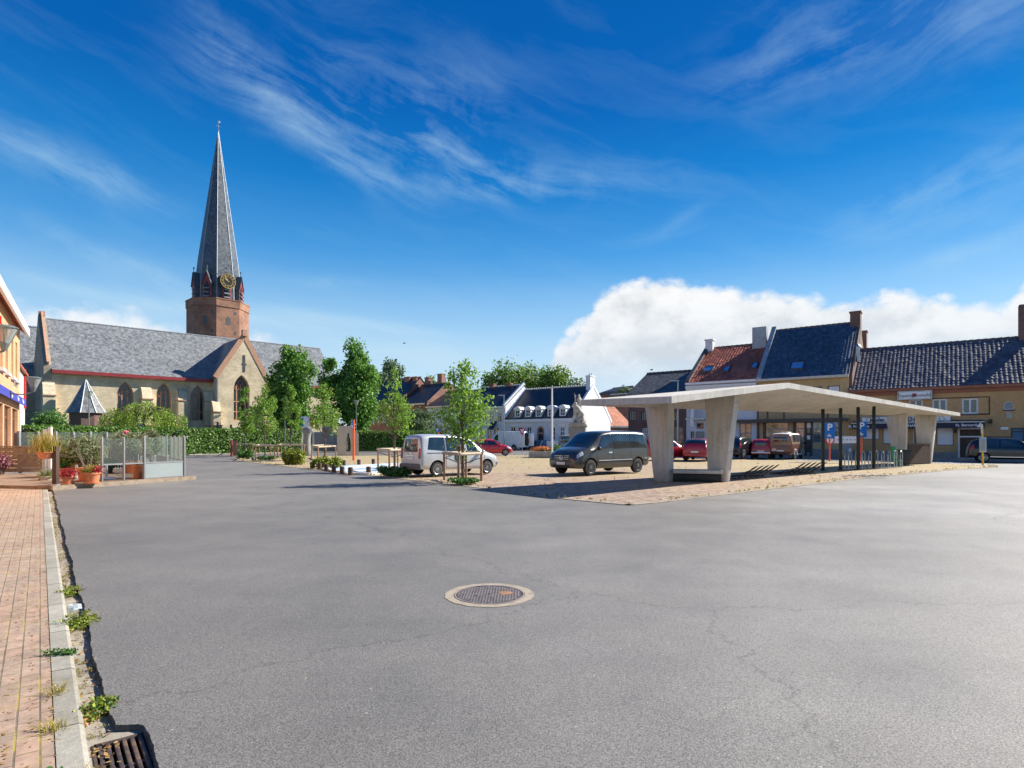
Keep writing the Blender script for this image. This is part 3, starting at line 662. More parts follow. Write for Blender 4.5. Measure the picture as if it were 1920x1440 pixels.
def tree(label, base, trunk_h, blobs, n, leaf, seed, mat, r0=.12, group=None, name='tree', cat='tree', limbs=8, lean=(0,0), sway=.0):
    t = thing(name, label, cat, base, 0, group); q = random.Random(seed)
    top = max(b[2] for b in blobs); cx = sum(b[0] for b in blobs)/len(blobs); cy = sum(b[1] for b in blobs)/len(blobs)
    g = MB(); pts = []; rs = []
    for i in range(8):
        f = i/7; pts.append((cx*f + q.uniform(-1,1)*sway*f, cy*f + q.uniform(-1,1)*sway*f, f*top*.93)); rs.append(r0*(1-.85*f)+.008)
    g.tube(pts, rs, 8)
    bl = list(blobs); q.shuffle(bl)
    for b in bl[:limbs]:
        f = min(.85, max(trunk_h/top*.85, b[2]/top*.65)); s = Vector((cx*f, cy*f, f*top*.93)); e = Vector(b[:3]); m = s.lerp(e, .5)+Vector((0,0,-.05*(e-s).length))
        rr = r0*(1-.85*f)*.6; g.tube([s, m, e], [rr, rr*.6, rr*.2+.004], 5)
    g.build('trunk', M['bark'], t, smooth=True)
    leaves('crown', blobs, n, leaf, seed, mat, t)
    return t
def hedge(label, path, w, h, n, seed, mat, leaf=.16, name='hedge', rough=.12):
    t = thing(name, label, 'hedge', (path[0][0], path[0][1], 0)); o = Vector((path[0][0], path[0][1], 0))
    core = MB(); r = np.random.default_rng(seed); P = []; Nn = []
    L = [math.dist(path[i], path[i+1]) for i in range(len(path)-1)]; T = sum(L)
    for i in range(len(path)-1):
        a = Vector((*path[i], 0))-o; b = Vector((*path[i+1], 0))-o; d = (b-a).normalized(); nn = Vector((-d.y, d.x, 0)); k = w*.5-.14
        core.prism([a-nn*k, b-nn*k, b+nn*k, a+nn*k], [p+Vector((0,0,h-.14)) for p in (a-nn*k, b-nn*k, b+nn*k, a+nn*k)])
        m = int(n*L[i]/T); u = r.random(m); side = r.random(m); z = np.empty(m); off = np.empty(m); N_ = np.zeros((m,3))
        for j in range(m):
            if side[j] < .26: z[j] = h; off[j] = r.uniform(-.5,.5)*w; N_[j] = (0,0,1)
            else:
                sg = -1 if side[j] < .68 else 1
                z[j] = r.random()*h; off[j] = sg*w*.5; N_[j] = (nn.x*sg, nn.y*sg, .2)
        pos = np.outer(1-u, np.array(a)) + np.outer(u, np.array(b)) + np.outer(off, np.array(nn)); pos[:,2] = z
        pos += r.normal(size=(m,3))*rough*np.array([.5,.5,.8]); pos[:,2] = np.abs(pos[:,2])
        P.append(pos); Nn.append(N_)
    core.build('core', M['hedge_core'], t)
    P = np.concatenate(P); N_ = np.concatenate(Nn); m = len(P)
    nr = N_ + r.normal(size=(m,3))*.6; nr /= np.linalg.norm(nr, axis=1)[:,None]
    tt = np.cross(nr, r.normal(size=(m,3))); tt /= np.linalg.norm(tt, axis=1)[:,None]; b = np.cross(nr, tt)
    s = leaf*r.uniform(.6, 1.4, m)[:,None]; V = np.empty((m,4,3))
    V[:,0] = P-tt*s*.5; V[:,1] = P+b*s*.36; V[:,2] = P+tt*s*.5; V[:,3] = P-b*s*.36
    g = MB(); g.arr(V.reshape(-1,3), quads(m)); g.build('foliage', mat, t); return t
M['hedge_core'] = simple('hedge_inner_twigs', (.02,.03,.01), .95, var=.3)
def tuft_arrays(pts, h, spread, blades, seed, wd=.012):
    r = np.random.default_rng(seed); V = []
    for p in pts:
        for k in range(blades):
            a = r.uniform(0, 6.283); l = h*r.uniform(.5, 1.2); sp = spread*r.uniform(.2, 1.2)
            b = np.array(p)+np.array([r.normal()*spread*.3, r.normal()*spread*.3, 0]); d = np.array([math.cos(a), math.sin(a), 0]); s = np.array([-d[1], d[0], 0])*wd
            m_ = b+d*sp*.4+np.array([0,0,l*.75]); e = b+d*sp+np.array([0,0,l*.95])
            V += [b-s, b+s, m_+s*.7, m_-s*.7, m_-s*.7, m_+s*.7, e+s*.15, e-s*.15]
    return np.array(V)

# ------------------------------------------------------------------ buildings
class Frame:
    """Local axes of a facade: x to the right along it, y away from us, z up."""
    def __init__(s, p0, p1):
        s.o = Vector((p0[0], p0[1], 0)); d = Vector((p1[0]-p0[0], p1[1]-p0[1], 0)); s.L = d.length
        s.ex = d.normalized(); s.ey = Vector((-s.ex.y, s.ex.x, 0)); s.ang = math.atan2(s.ex.y, s.ex.x)
    def at(s, px, py=None, y=0.0):            # where the sight line through a photo pixel meets the plane at depth y
        k = (px-960)/F; q = s.o + s.ey*y
        # q.x + x ex.x = k (q.y + x ex.y)
        x = (k*q.y - q.x)/(s.ex.x - k*s.ex.y); Z = q.y + x*s.ex.y
        return (x, hz(py, Z)) if py is not None else x
    def rect(s, px0, py0, px1, py1, y=0.0):
        xm = (px0+px1)/2; x0 = s.at(px0, None, y); x1 = s.at(px1, None, y)
        zt = s.at(xm, py0, y)[1]; zb = s.at(xm, py1, y)[1]
        return [x0, zb, x1, zt]
    def w(s, x, y, z=0): p = s.o + s.ex*x + s.ey*y; return (p.x, p.y, z)

def wall_front(g, x0, x1, z0, z1, holes, y=0.0, rev=.14):
    xs = sorted(set([x0, x1] + [h[0] for h in holes] + [h[2] for h in holes])); zs = sorted(set([z0, z1] + [h[1] for h in holes] + [h[3] for h in holes]))
    xs = [x for x in xs if x0 <= x <= x1]; zs = [z for z in zs if z0 <= z <= z1]
    for i in range(len(xs)-1):
        for j in range(len(zs)-1):
            mx, mz = (xs[i]+xs[i+1])/2, (zs[j]+zs[j+1])/2
            if any(h[0] < mx < h[2] and h[1] < mz < h[3] for h in holes): continue
            g.quad((xs[i],y,zs[j]), (xs[i+1],y,zs[j]), (xs[i+1],y,zs[j+1]), (xs[i],y,zs[j+1]))
    for h in holes:
        a, b, c, d = h[:4]; ar = h[4] if len(h) > 4 else None; e = y+rev
        if ar == 'norev': continue
        if not ar:
            g.quad((a,y,b),(a,e,b),(a,e,d),(a,y,d)); g.quad((c,y,b),(c,y,d),(c,e,d),(c,e,b)); g.quad((a,y,d),(a,e,d),(c,e,d),(c,y,d)); g.quad((a,y,b),(c,y,b),(c,e,b),(a,e,b))
        else:
            pts = arch_pts(a, c, b, d, ar); n = len(pts)
            for i in range(n): p, q = pts[i], pts[(i+1) % n]; g.quad((p[0],y,p[1]),(q[0],y,q[1]),(q[0],e,q[1]),(p[0],e,p[1]))
            top = pts[2:]; hf = len(top)//2
            g.poly([(c,y,d)] + [(p[0],y,p[1]) for p in reversed(top[:hf+1])][::1]); g.poly([(a,y,d)] + [(p[0],y,p[1]) for p in reversed(top[hf:])])
def arch_pts(a, c, b, d, kind, n=7):
    """Outline from bottom-left, bottom-right, up the right side and over the arch to the left spring."""
    w = c-a; m = (a+c)/2; pts = [(a, b), (c, b)]
    if kind == 'pointed':
        hh = min(w*.95, (d-b)*.5); sp = d-hh; R_ = (hh*hh+(w/2)**2)/w        # circle through spring and apex
        cxr = c-R_
        A_ = math.atan2(hh, m-cxr)
        right = [(cxr+R_*math.cos(A_*i/n), sp+R_*math.sin(A_*i/n)) for i in range(n+1)]
    else:
        hh = min(w/2, (d-b)*.6) if kind == 'round' else w*.16; sp = d-hh
        right = [(m+w/2*math.cos(math.pi/2*i/n), sp+hh*math.sin(math.pi/2*i/n)) for i in range(n+1)]
    return pts + right + [(2*m-x, z) for x, z in reversed(right[:-1])]

def window(par, h, style, rev=.14, y=0.0):
    a, b, c, d = h[:4]; ar = h[4] if len(h) > 4 else None
    fm = M[style.get('frame', 'frame_white')]; pm = M[style.get('pane', 'pane')]; fw = style.get('fw', .06); nv, nh = style.get('nv', 2), style.get('nh', 1)
    y1 = y+rev-.07; y2 = y+rev+.01; g = MB(); nm = style.get('name', 'window')
    if not ar:
        g.box(a,y1,b,a+fw,y2,d); g.box(c-fw,y1,b,c,y2,d); g.box(a+fw,y1,d-fw,c-fw,y2,d); g.box(a+fw,y1,b,c-fw,y2,b+fw)
        for i in range(1, nv): x = a+(c-a)*i/nv; g.box(x-fw*.5,y1+.012,b+fw,x+fw*.5,y2,d-fw)
        hs = style.get('hs') or [i/nh for i in range(1, nh)]
        for k in hs: z = b+(d-b)*k; g.box(a+fw,y1+.02,z-fw*.45,c-fw,y2,z+fw*.45)
        f = g.build(nm, fm, par)
        p = MB(); p.quad((a+fw*.5,y1+.05,b+fw*.5),(c-fw*.5,y1+.05,b+fw*.5),(c-fw*.5,y1+.05,d-fw*.5),(a+fw*.5,y1+.05,d-fw*.5)); p.build(style.get('pname', 'pane'), pm, f)
    else:
        pts = arch_pts(a, c, b, d, ar); n = len(pts); m = (a+c)/2; zc = b+(d-b)*.5
        inn = [(m+(x-m)*(1-2*fw/(c-a)), zc+(z-zc)*(1-2*fw/(d-b))) for x, z in pts]
        for i in range(n):
            p, q, pi_, qi = pts[i], pts[(i+1) % n], inn[i], inn[(i+1) % n]
            g.quad((p[0],y1,p[1]),(q[0],y1,q[1]),(qi[0],y1,qi[1]),(pi_[0],y1,pi_[1])); g.quad((pi_[0],y1,pi_[1]),(qi[0],y1,qi[1]),(qi[0],y2,qi[1]),(pi_[0],y2,pi_[1]))
        w = c-a; hh = min(w*.95, (d-b)*.5) if ar == 'pointed' else w/2; sp = d-hh
        for i in range(1, nv): x = a+w*i/nv; g.box(x-fw*.4,y1+.01,b+fw,x+fw*.4,y2,sp+ (hh*.35 if ar == 'pointed' else hh*.8))
        for k in style.get('hs', []): z = b+(d-b)*k; g.box(a+fw,y1+.02,z-fw*.4,c-fw,y2,z+fw*.4)
        if style.get('tracery'):
            def ring(cx, cz, r, seg=14):
                for i in range(seg):
                    t0, t1 = 2*math.pi*i/seg, 2*math.pi*(i+1)/seg
                    g.bar((cx+r*math.cos(t0), y1+.03, cz+r*math.sin(t0)), (cx+r*math.cos(t1), y1+.03, cz+r*math.sin(t1)), .05, fw*.7, up=(0,1,0))
            ring(m, sp+hh*.45, w*.16); ring(m-w*.22, sp+hh*.1, w*.13); ring(m+w*.22, sp+hh*.1, w*.13)
        f = g.build(nm, fm, par)
        p = MB(); p.poly([(x, y1+.05, z) for x, z in inn]); p.build(style.get('pname', 'pane'), pm, f)
    return f

def gable_roof(par, x0, x1, depth, eave, ridge, mat, over=.25, side=.08, th=.14, y0=0.0, name='roof', ridge_mat='ridge', back=True):
    g = MB(); ym = y0+depth/2; sl = (ridge-eave)/(depth/2); a, b = x0-side, x1+side
    ye = y0-over; ze = eave-over*sl; yb = y0+depth+over
    for (p, q) in (((ye, ze), (ym, ridge)), ((ym, ridge), (yb, ze))):
        g.quad((a,p[0],p[1]+th),(b,p[0],p[1]+th),(b,q[0],q[1]+th),(a,q[0],q[1]+th))
        g.quad((a,p[0],p[1]),(a,q[0],q[1]),(b,q[0],q[1]),(b,p[0],p[1]))
        g.quad((a,p[0],p[1]),(a,p[0],p[1]+th),(a,q[0],q[1]+th),(a,q[0],q[1])); g.quad((b,p[0],p[1]),(b,q[0],q[1]),(b,q[0],q[1]+th),(b,p[0],p[1]+th))
    g.quad((a,ye,ze),(b,ye,ze),(b,ye,ze+th),(a,ye,ze+th))
    r = g.build(name, mat, par)
    k = MB(); n = max(2, int((b-a)/.45))
    for i in range(n):
        u0, u1 = a+(b-a)*i/n, a+(b-a)*(i+1)/n
        k.tube([(u0, ym, ridge+th+.01), (u1+.02, ym, ridge+th+.03)], [.10, .12], 6)
    k.build('ridge_tiles', M[ridge_mat], r)
    return r
def pantiles(par, x0, x1, depth, eave, ridge, over, tw, th, mat, y0=0.0, lift=.15):
    run = depth/2+over; rise = ridge-eave+over*(ridge-eave)/(depth/2); L_ = math.hypot(run, rise); nr = int(L_/th); nu = int((x1-x0)/tw)*6; g = MB(); q = random.Random(nr*nu)
    n = (-rise/L_, run/L_); ye, ze = y0-over, eave-over*(ridge-eave)/(depth/2)
    for r_ in range(nr):
        jit = [q.uniform(-.014, .014) for _ in range(nu//6+2)]
        for e_, hh in ((0, .034), (1, .0)):
            s = (r_+e_*1.06)/nr
            for k in range(nu+1):
                a = 2*math.pi*(k % 6)/6; h = lift+hh+.020*math.sin(a)+(.008 if k % 6 == 5 else 0)+jit[k//6]
                g.v.append((x0+(x1-x0)*k/nu, ye+run*min(s,1)+n[0]*h, ze+rise*min(s,1)+n[1]*h))
        b = r_*2*(nu+1)
        for k in range(nu): g.f.append((b+k, b+k+1, b+nu+2+k, b+nu+1+k))
    return g.build('roof_tiles', M[mat], par, smooth=True, sharp=60)
def house(label, fr, depth, eave, ridge, wm, rm, specs=(), name='house', cat='house', over=.25, gutter='zinc', x0=0.0, x1=None, plinth=None, base=-.1, ridge_mat='ridge', side=.08, group=None, rev=.14):
    t = thing(name, label, cat, (fr.o.x, fr.o.y, 0), fr.ang, group); x1 = fr.L if x1 is None else x1
    hs = []
    for r, st in specs:
        h = fr.rect(*r[:4]) if len(r) == 4 else list(r[1:]); 
        h[0] = max(h[0], x0+.05); h[2] = min(h[2], x1-.05); h[1] = max(h[1], .02); h[3] = min(h[3], eave-.05)
        if st.get('arch'): h = h + [st['arch']]
        hs.append((h, st))
    g = MB(); wall_front(g, x0, x1, base, eave, [h for h, s in hs], rev=rev)
    ym = depth/2
    g.poly([(x0,0,base),(x0,0,eave),(x0,ym,ridge),(x0,depth,eave),(x0,depth,base)]); g.poly([(x1,0,base),(x1,depth,base),(x1,depth,eave),(x1,ym,ridge),(x1,0,eave)])
    g.quad((x0,depth,base),(x0,depth,eave),(x1,depth,eave),(x1,depth,base))
    g.build('wall', M[wm], t)
    gable_roof(t, x0, x1, depth, eave+.02, ridge+.02, M[rm], over, side, ridge_mat=ridge_mat)
    if gutter:
        g = MB(); g.box(x0-side, -over-.13, eave-.27, x1+side, -over+.02, eave-.06) if over < .3 else g.box(x0-side, -over-.1, eave-over-.1, x1+side, -over+.02, eave-over+.05)
        g.build('gutter', M[gutter], t)
    for h, st in hs:
        window(t, h, st, rev)
        if st.get('sill'): g = MB(); g.box(h[0]-.06, -.07, h[1]-.10, h[2]+.06, rev-.02, h[1]-.002); g.build('window_sill', M[st['sill']], t)
        if st.get('lintel'): g = MB(); g.box(h[0]-.12, -.09, h[3]+.12, h[2]+.12, .02, h[3]+.24); g.build('hood_mould', M[st['lintel']], t)
    if plinth: g = MB(); g.box(x0+.004, -.03, base, x1-.004, .0, plinth[0]); g.build('plinth', M[plinth[1]], t)
    return t
def chimney(par, x, y, z0, z1, wx=.9, wy=.6, mat='chimney_brick', cap=True, pots=0):
    g = MB(); g.box(x-wx/2, y-wy/2, z0, x+wx/2, y+wy/2, z1)
    if cap: g.box(x-wx/2-.07, y-wy/2-.07, z1+.001, x+wx/2+.07, y+wy/2+.07, z1+.14)
    for k in range(pots): g.lathe([(.12, z1+.141), (.1, z1+.5)], 10, (x+(k-(pots-1)/2)*.32, y, 0))
    return g.build('chimney', M[mat], par)
def textobj(s, size, mat, par, loc, rot=(math.pi/2,0,0), name='lettering', ext=.004, align='CENTER', bold=0.0, sx=1.0):
    cu = bpy.data.curves.new('tmp_text', 'FONT'); cu.body = s; cu.size = size; cu.align_x = align; cu.align_y = 'CENTER'; cu.extrude = ext; cu.offset = bold; cu.resolution_u = 3
    o = bpy.data.objects.new('tmp_text', cu); C.objects.link(o); dg = bpy.context.evaluated_depsgraph_get(); dg.update()
    me = bpy.data.meshes.new_from_object(o.evaluated_get(dg)); bpy.data.objects.remove(o); bpy.data.curves.remove(cu)
    me.materials.clear(); me.materials.append(M[mat]); n = bpy.data.objects.new(name, me); C.objects.link(n); n.parent = par
    n.location = loc; n.rotation_euler = rot; n.scale.x = sx; return n
# ------------------------------------------------------------------ church
def on_line(o, d, px): k = (px-960)/F; t = (k*o.y-o.x)/(d.x-k*d.y); return o+d*t
cd = Vector((.729, .684, 0)); cP = PZ(410, 78)
c0, c1 = on_line(cP, cd, 89), on_line(cP, cd, 634)
fr = Frame(c0, c1); CL = fr.L; EV, RG, DEP = 9.55, 15.9, 13.0
ch = thing('church', 'long brick church with weathered slate roof and tall spired octagonal tower', 'church', (fr.o.x, fr.o.y, 0), fr.ang)
win = dict(frame='stone_frame', pane='pane_lead', fw=.16, nv=3, tracery=True, arch='pointed', hs=[.25])
wr = [fr.rect(219, 716, 251, 803)+['pointed'], fr.rect(293, 718, 322, 803)+['pointed'], fr.rect(357, 723, 384, 789)+['pointed']]
wr[0][1] = wr[1][1] = 4.1
g = MB(); wall_front(g, 0, CL, -.1, EV, wr, rev=.45)
g.quad((CL,0,-.1),(CL,DEP,-.1),(CL,DEP,EV),(CL,0,EV)); g.poly([(CL,0,EV),(CL,DEP,EV),(CL,DEP/2,RG)])
g.quad((0,DEP,-.1),(0,DEP,EV),(CL,DEP,EV),(CL,DEP,-.1))
g.build('nave_wall', M['church_brick'], ch)
for h in wr: window(ch, h, win, .45)
g = MB()                                           # left gable rises above the roof as a parapet
g.prism([(-.35,-.15,-.1),(.35,-.15,-.1),(.35,DEP+.15,-.1),(-.35,DEP+.15,-.1)], [(-.35,-.15,EV+.25),(.35,-.15,EV+.25),(.35,DEP+.15,EV+.25),(-.35,DEP+.15,EV+.25)])
g.prism([(-.349,-.15,EV+.251),(-.349,DEP/2,RG+.5),(-.349,DEP+.15,EV+.251)], [(.349,-.15,EV+.251),(.349,DEP/2,RG+.5),(.349,DEP+.15,EV+.251)])
gb = g.build('gable_wall', M['church_grey'], ch)
g = MB()
for a, b in (((-.15,EV+.3),(DEP/2,RG+.55)), ((DEP+.15,EV+.3),(DEP/2,RG+.55))): g.bar((0,a[0],a[1]),(0,b[0],b[1]), .9, .2, up=(1,0,0))
g.box(-.3,DEP/2-.3,RG+.5,.3,DEP/2+.3,RG+.95); g.build('gable_coping', M['stone_frame'], ch)
gable_roof(ch, .36, CL+.1, DEP, EV+.02, RG, M['slate'], .35, 0, .12, ridge_mat='lead')
g = MB(); g.box(.36, -.62, EV-.62, CL+.1, -.36, EV-.22); g.build('cornice', M['red_trim'], ch)
def buttress(fx, yoff=0.0, h=7.6, name='buttress', w=1.1):
    g = MB()
    for (d_, z0, z1) in ((1.5, -.1, 3.2), (1.15, 3.2, h-1.2)):
        g.box(fx-w/2, yoff-d_, z0, fx+w/2, yoff, z1)
    g.prism([(fx-w/2,yoff-1.15,h-1.199),(fx+w/2,yoff-1.15,h-1.199),(fx+w/2,yoff,h-1.199),(fx-w/2,yoff,h-1.199)], [(fx-w/2,yoff-.55,h),(fx+w/2,yoff-.55,h),(fx+w/2,yoff,h+.35),(fx-w/2,yoff,h+.35)])
    b = g.build(name, M['church_brick'], ch)
    for q_ in ((1.25, 0, h-1.26, h-1.14), (1.6, 1.151, 3.16, 3.3)): g = MB(); g.box(fx-w/2-.08, yoff-q_[0], q_[2], fx+w/2+.08, yoff-q_[1], q_[3]); g.build('weathering', M['stone_frame'], b)
for px in (92, 276, 342, 392): buttress(fr.at(px, None, -.8))
# second aisle gable further left with a bell cote
g = MB(); X0, Y0, X1 = -7.0, DEP-2.2, 1.0; D2 = 9.5; RG2 = 16.2
g.prism([(X0,Y0,-.1),(X0,Y0,EV-.6),(X0,Y0+D2/2,RG2),(X0,Y0+D2,EV-.6),(X0,Y0+D2,-.1)], [(X1,Y0,-.1),(X1,Y0,EV-.6),(X1,Y0+D2/2,RG2),(X1,Y0+D2,EV-.6),(X1,Y0+D2,-.1)])
g.build('aisle_wall', M['church_grey'], ch)
gable_roof(ch, X0+.5, X1, D2, EV-.5, RG2-.1, M['slate'], .2, 0, .12, y0=Y0, name='aisle_roof', ridge_mat='lead')
g = MB(); yb = Y0+D2/2; xb = X0+.8
for s_ in (-.62, .62): g.box(xb-.4, yb+s_-.22, RG2-.2, xb+.4, yb+s_+.22, RG2+1.7)
g.prism([(xb-.5,yb-.95,RG2+1.7),(xb+.5,yb-.95,RG2+1.7),(xb+.5,yb+.95,RG2+1.7),(xb-.5,yb+.95,RG2+1.7)], [(xb-.05,yb-.05,RG2+3.3),(xb+.05,yb-.05,RG2+3.3),(xb+.05,yb+.05,RG2+3.3),(xb-.05,yb+.05,RG2+3.3)])
g.build('bell_cote', M['stone'], ch)
# transept
TY = -2.4; tx0, tx1 = fr.at(409, None, TY), fr.at(498, None, TY); ap = fr.at(458, 632, TY); tm = ap[0]; TR = ap[1]; TE = fr.at(409, 704, TY)[1]
tw = fr.rect(438, 703, 468, 789, TY)+['pointed']
g = MB(); wall_front(g, tx0, tx1, -.1, TE, [[tw[0], tw[1], tw[2], TE, 'norev']], y=TY, rev=.5)
# gable triangle with the window head cut out of it
pts = arch_pts(tw[0], tw[2], tw[1], tw[3], 'pointed'); up = [p for p in pts[2:] if p[1] > TE+.02]
zl = TE; hf = len(up)//2
def edge_x(z): # where the arch outline crosses z on the right
    rp = [p for p in pts[2:] if p[0] >= (tw[0]+tw[2])/2]
    for i in range(len(rp)-1):
        if rp[i][1] <= z <= rp[i+1][1]: f_ = (z-rp[i][1])/(rp[i+1][1]-rp[i][1]); return rp[i][0]+(rp[i+1][0]-rp[i][0])*f_
    return tw[2]
xr = edge_x(TE); mw = (tw[0]+tw[2])/2; xl = 2*mw-xr
right = [p for p in up if p[0] >= mw-1e-6]; left = [p for p in up if p[0] <= mw+1e-6]
g.poly([(xr,TY,TE),(tx1,TY,TE),(tm,TY,TR)] + [(p[0],TY,p[1]) for p in reversed(right)])
g.poly([(xl,TY,TE)] + [(p[0],TY,p[1]) for p in reversed(left)] + [(tm,TY,TR),(tx0,TY,TE)])
for i in range(len(pts)): p, q = pts[i], pts[(i+1) % len(pts)]; g.quad((p[0],TY,p[1]),(q[0],TY,q[1]),(q[0],TY+.5,q[1]),(p[0],TY+.5,p[1]))
if xr < tw[2]-.01:
    rp = [p for p in pts[2:] if p[1] <= TE+.02 and p[0] > mw]; lp = [p for p in pts[2:] if p[1] <= TE+.02 and p[0] < mw]
    g.poly([(tw[2],TY,TE),(xr,TY,TE)] + [(p[0],TY,p[1]) for p in reversed(rp)]); g.poly([(xl,TY,TE),(tw[0],TY,TE)] + [(p[0],TY,p[1]) for p in reversed(lp)])
g.quad((tx0,TY,-.1),(tx0,TY,TE),(tx0,0,TE),(tx0,0,-.1)); g.quad((tx1,TY,-.1),(tx1,0,-.1),(tx1,0,TE),(tx1,TY,TE))
g.build('transept_wall', M['church_brick'], ch)
window(ch, tw, dict(win, nv=4, hs=[.2,.42]), .5, TY)
g = MB(); yback = DEP*.5*(TR-EV)/(RG-EV)
for (ax, az), (bx, bz) in (((tx0-.3, TE-.3), (tm, TR+.03)), ((tm, TR+.03), (tx1+.3, TE-.3))):
    g.quad((ax,TY+.25,az+.1),(bx,TY+.25,bz+.1),(bx,DEP/2,bz+.1),(ax,DEP/2,az+.1)); g.quad((ax,TY+.25,az),(ax,DEP/2,az),(bx,DEP/2,bz),(bx,TY+.25,bz))
g.build('transept_roof', M['slate'], ch)
g = MB()
for a, b in (((tx0-.35,TE-.25),(tm,TR+.25)), ((tx1+.35,TE-.25),(tm,TR+.25))): g.bar((a[0],TY+.05,a[1]),(b[0],TY+.05,b[1]), .62, .22, up=(0,1,0))
g.box(tm-.28,TY-.3,TR+.1,tm+.28,TY+.3,TR+.95); g.build('transept_coping', M['stone_frame'], ch)
g = MB(); g.bar((tx0-.1,TY-.02,1.6),(tx0-.1,TY-.02,TE-.4),.18,.18); g.build('downpipe', M['zinc'], ch)
g = MB(); g.box(tm-.12,TY-.06,TR-4.6,tm+.12,TY-.003,TR-2.4); g.box(tm-.3,TY-.05,TR-3.7,tm+.3,TY-.004,TR-3.5); g.build('gable_slit', M['dark_stone'], ch)
for px in (406, 499): buttress(fr.at(px, None, TY-.5), TY+.3, 6.2, w=.9)
# tower: octagon standing behind the ridge
tc = Vector(PZ(409, 88)); lc = tc-fr.o; TX, TYc = lc.dot(fr.ex), lc.dot(fr.ey)
def octo(r, z, rot=22.5): return [(TX+r*math.cos(rad(rot+45*k)), TYc+r*math.sin(rad(rot+45*k)), z) for k in range(8)]
ZB, ZT = 12.0, hz(571, 88); RT = 4.2; view = math.degrees(math.atan2(-(tc).dot(fr.ey), -(tc).dot(fr.ex)))   # towards us
ROT = view-3
g = MB(); g.prism(octo(RT, ZB, ROT), octo(RT, ZT-1.0, ROT)); g.build('tower', M['tower_brick'], ch)
g = MB(); g.prism(octo(RT+.1, ZT-1.0, ROT), octo(RT+.1, ZT, ROT)); g.prism(octo(RT+.16, ZT+.001, ROT), octo(RT+.16, ZT+.16, ROT)); g.build('parapet', M['tower_brick'], ch)
TIP = hz(247, 88); g = MB(); RS = 3.1
zs = [(RS, ZT+.1), (RS*.97, ZT+3.2), (RS*.86, ZT+6.5), (.05, TIP)]
for (r0, z0), (r1, z1) in zip(zs[:-1], zs[1:]):
    a, b = octo(r0, z0, ROT), octo(r1, z1, ROT)
    for k in range(8): g.quad(a[k], a[(k+1) % 8], b[(k+1) % 8], b[k])
sp = g.build('spire', M['spire_slate'], ch)
g = MB()
for k in range(8): g.tube([octo(r, z, ROT)[k] for r, z in zs], [.06, .06, .05, .03], 5)
g.build('spire_hips', M['lead'], sp)
g = MB(); g.tube([(TX,TYc,TIP-.6),(TX,TYc,TIP+1.5)], .045, 6); g.ball((TX,TYc,TIP+.1), .15); g.box(TX-.32,TYc-.03,TIP+.8,TX+.32,TYc+.03,TIP+.87); g.ball((TX+.08,TYc,TIP+1.5),(.24,.06,.15)); g.build('weathercock', M['zinc'], sp)
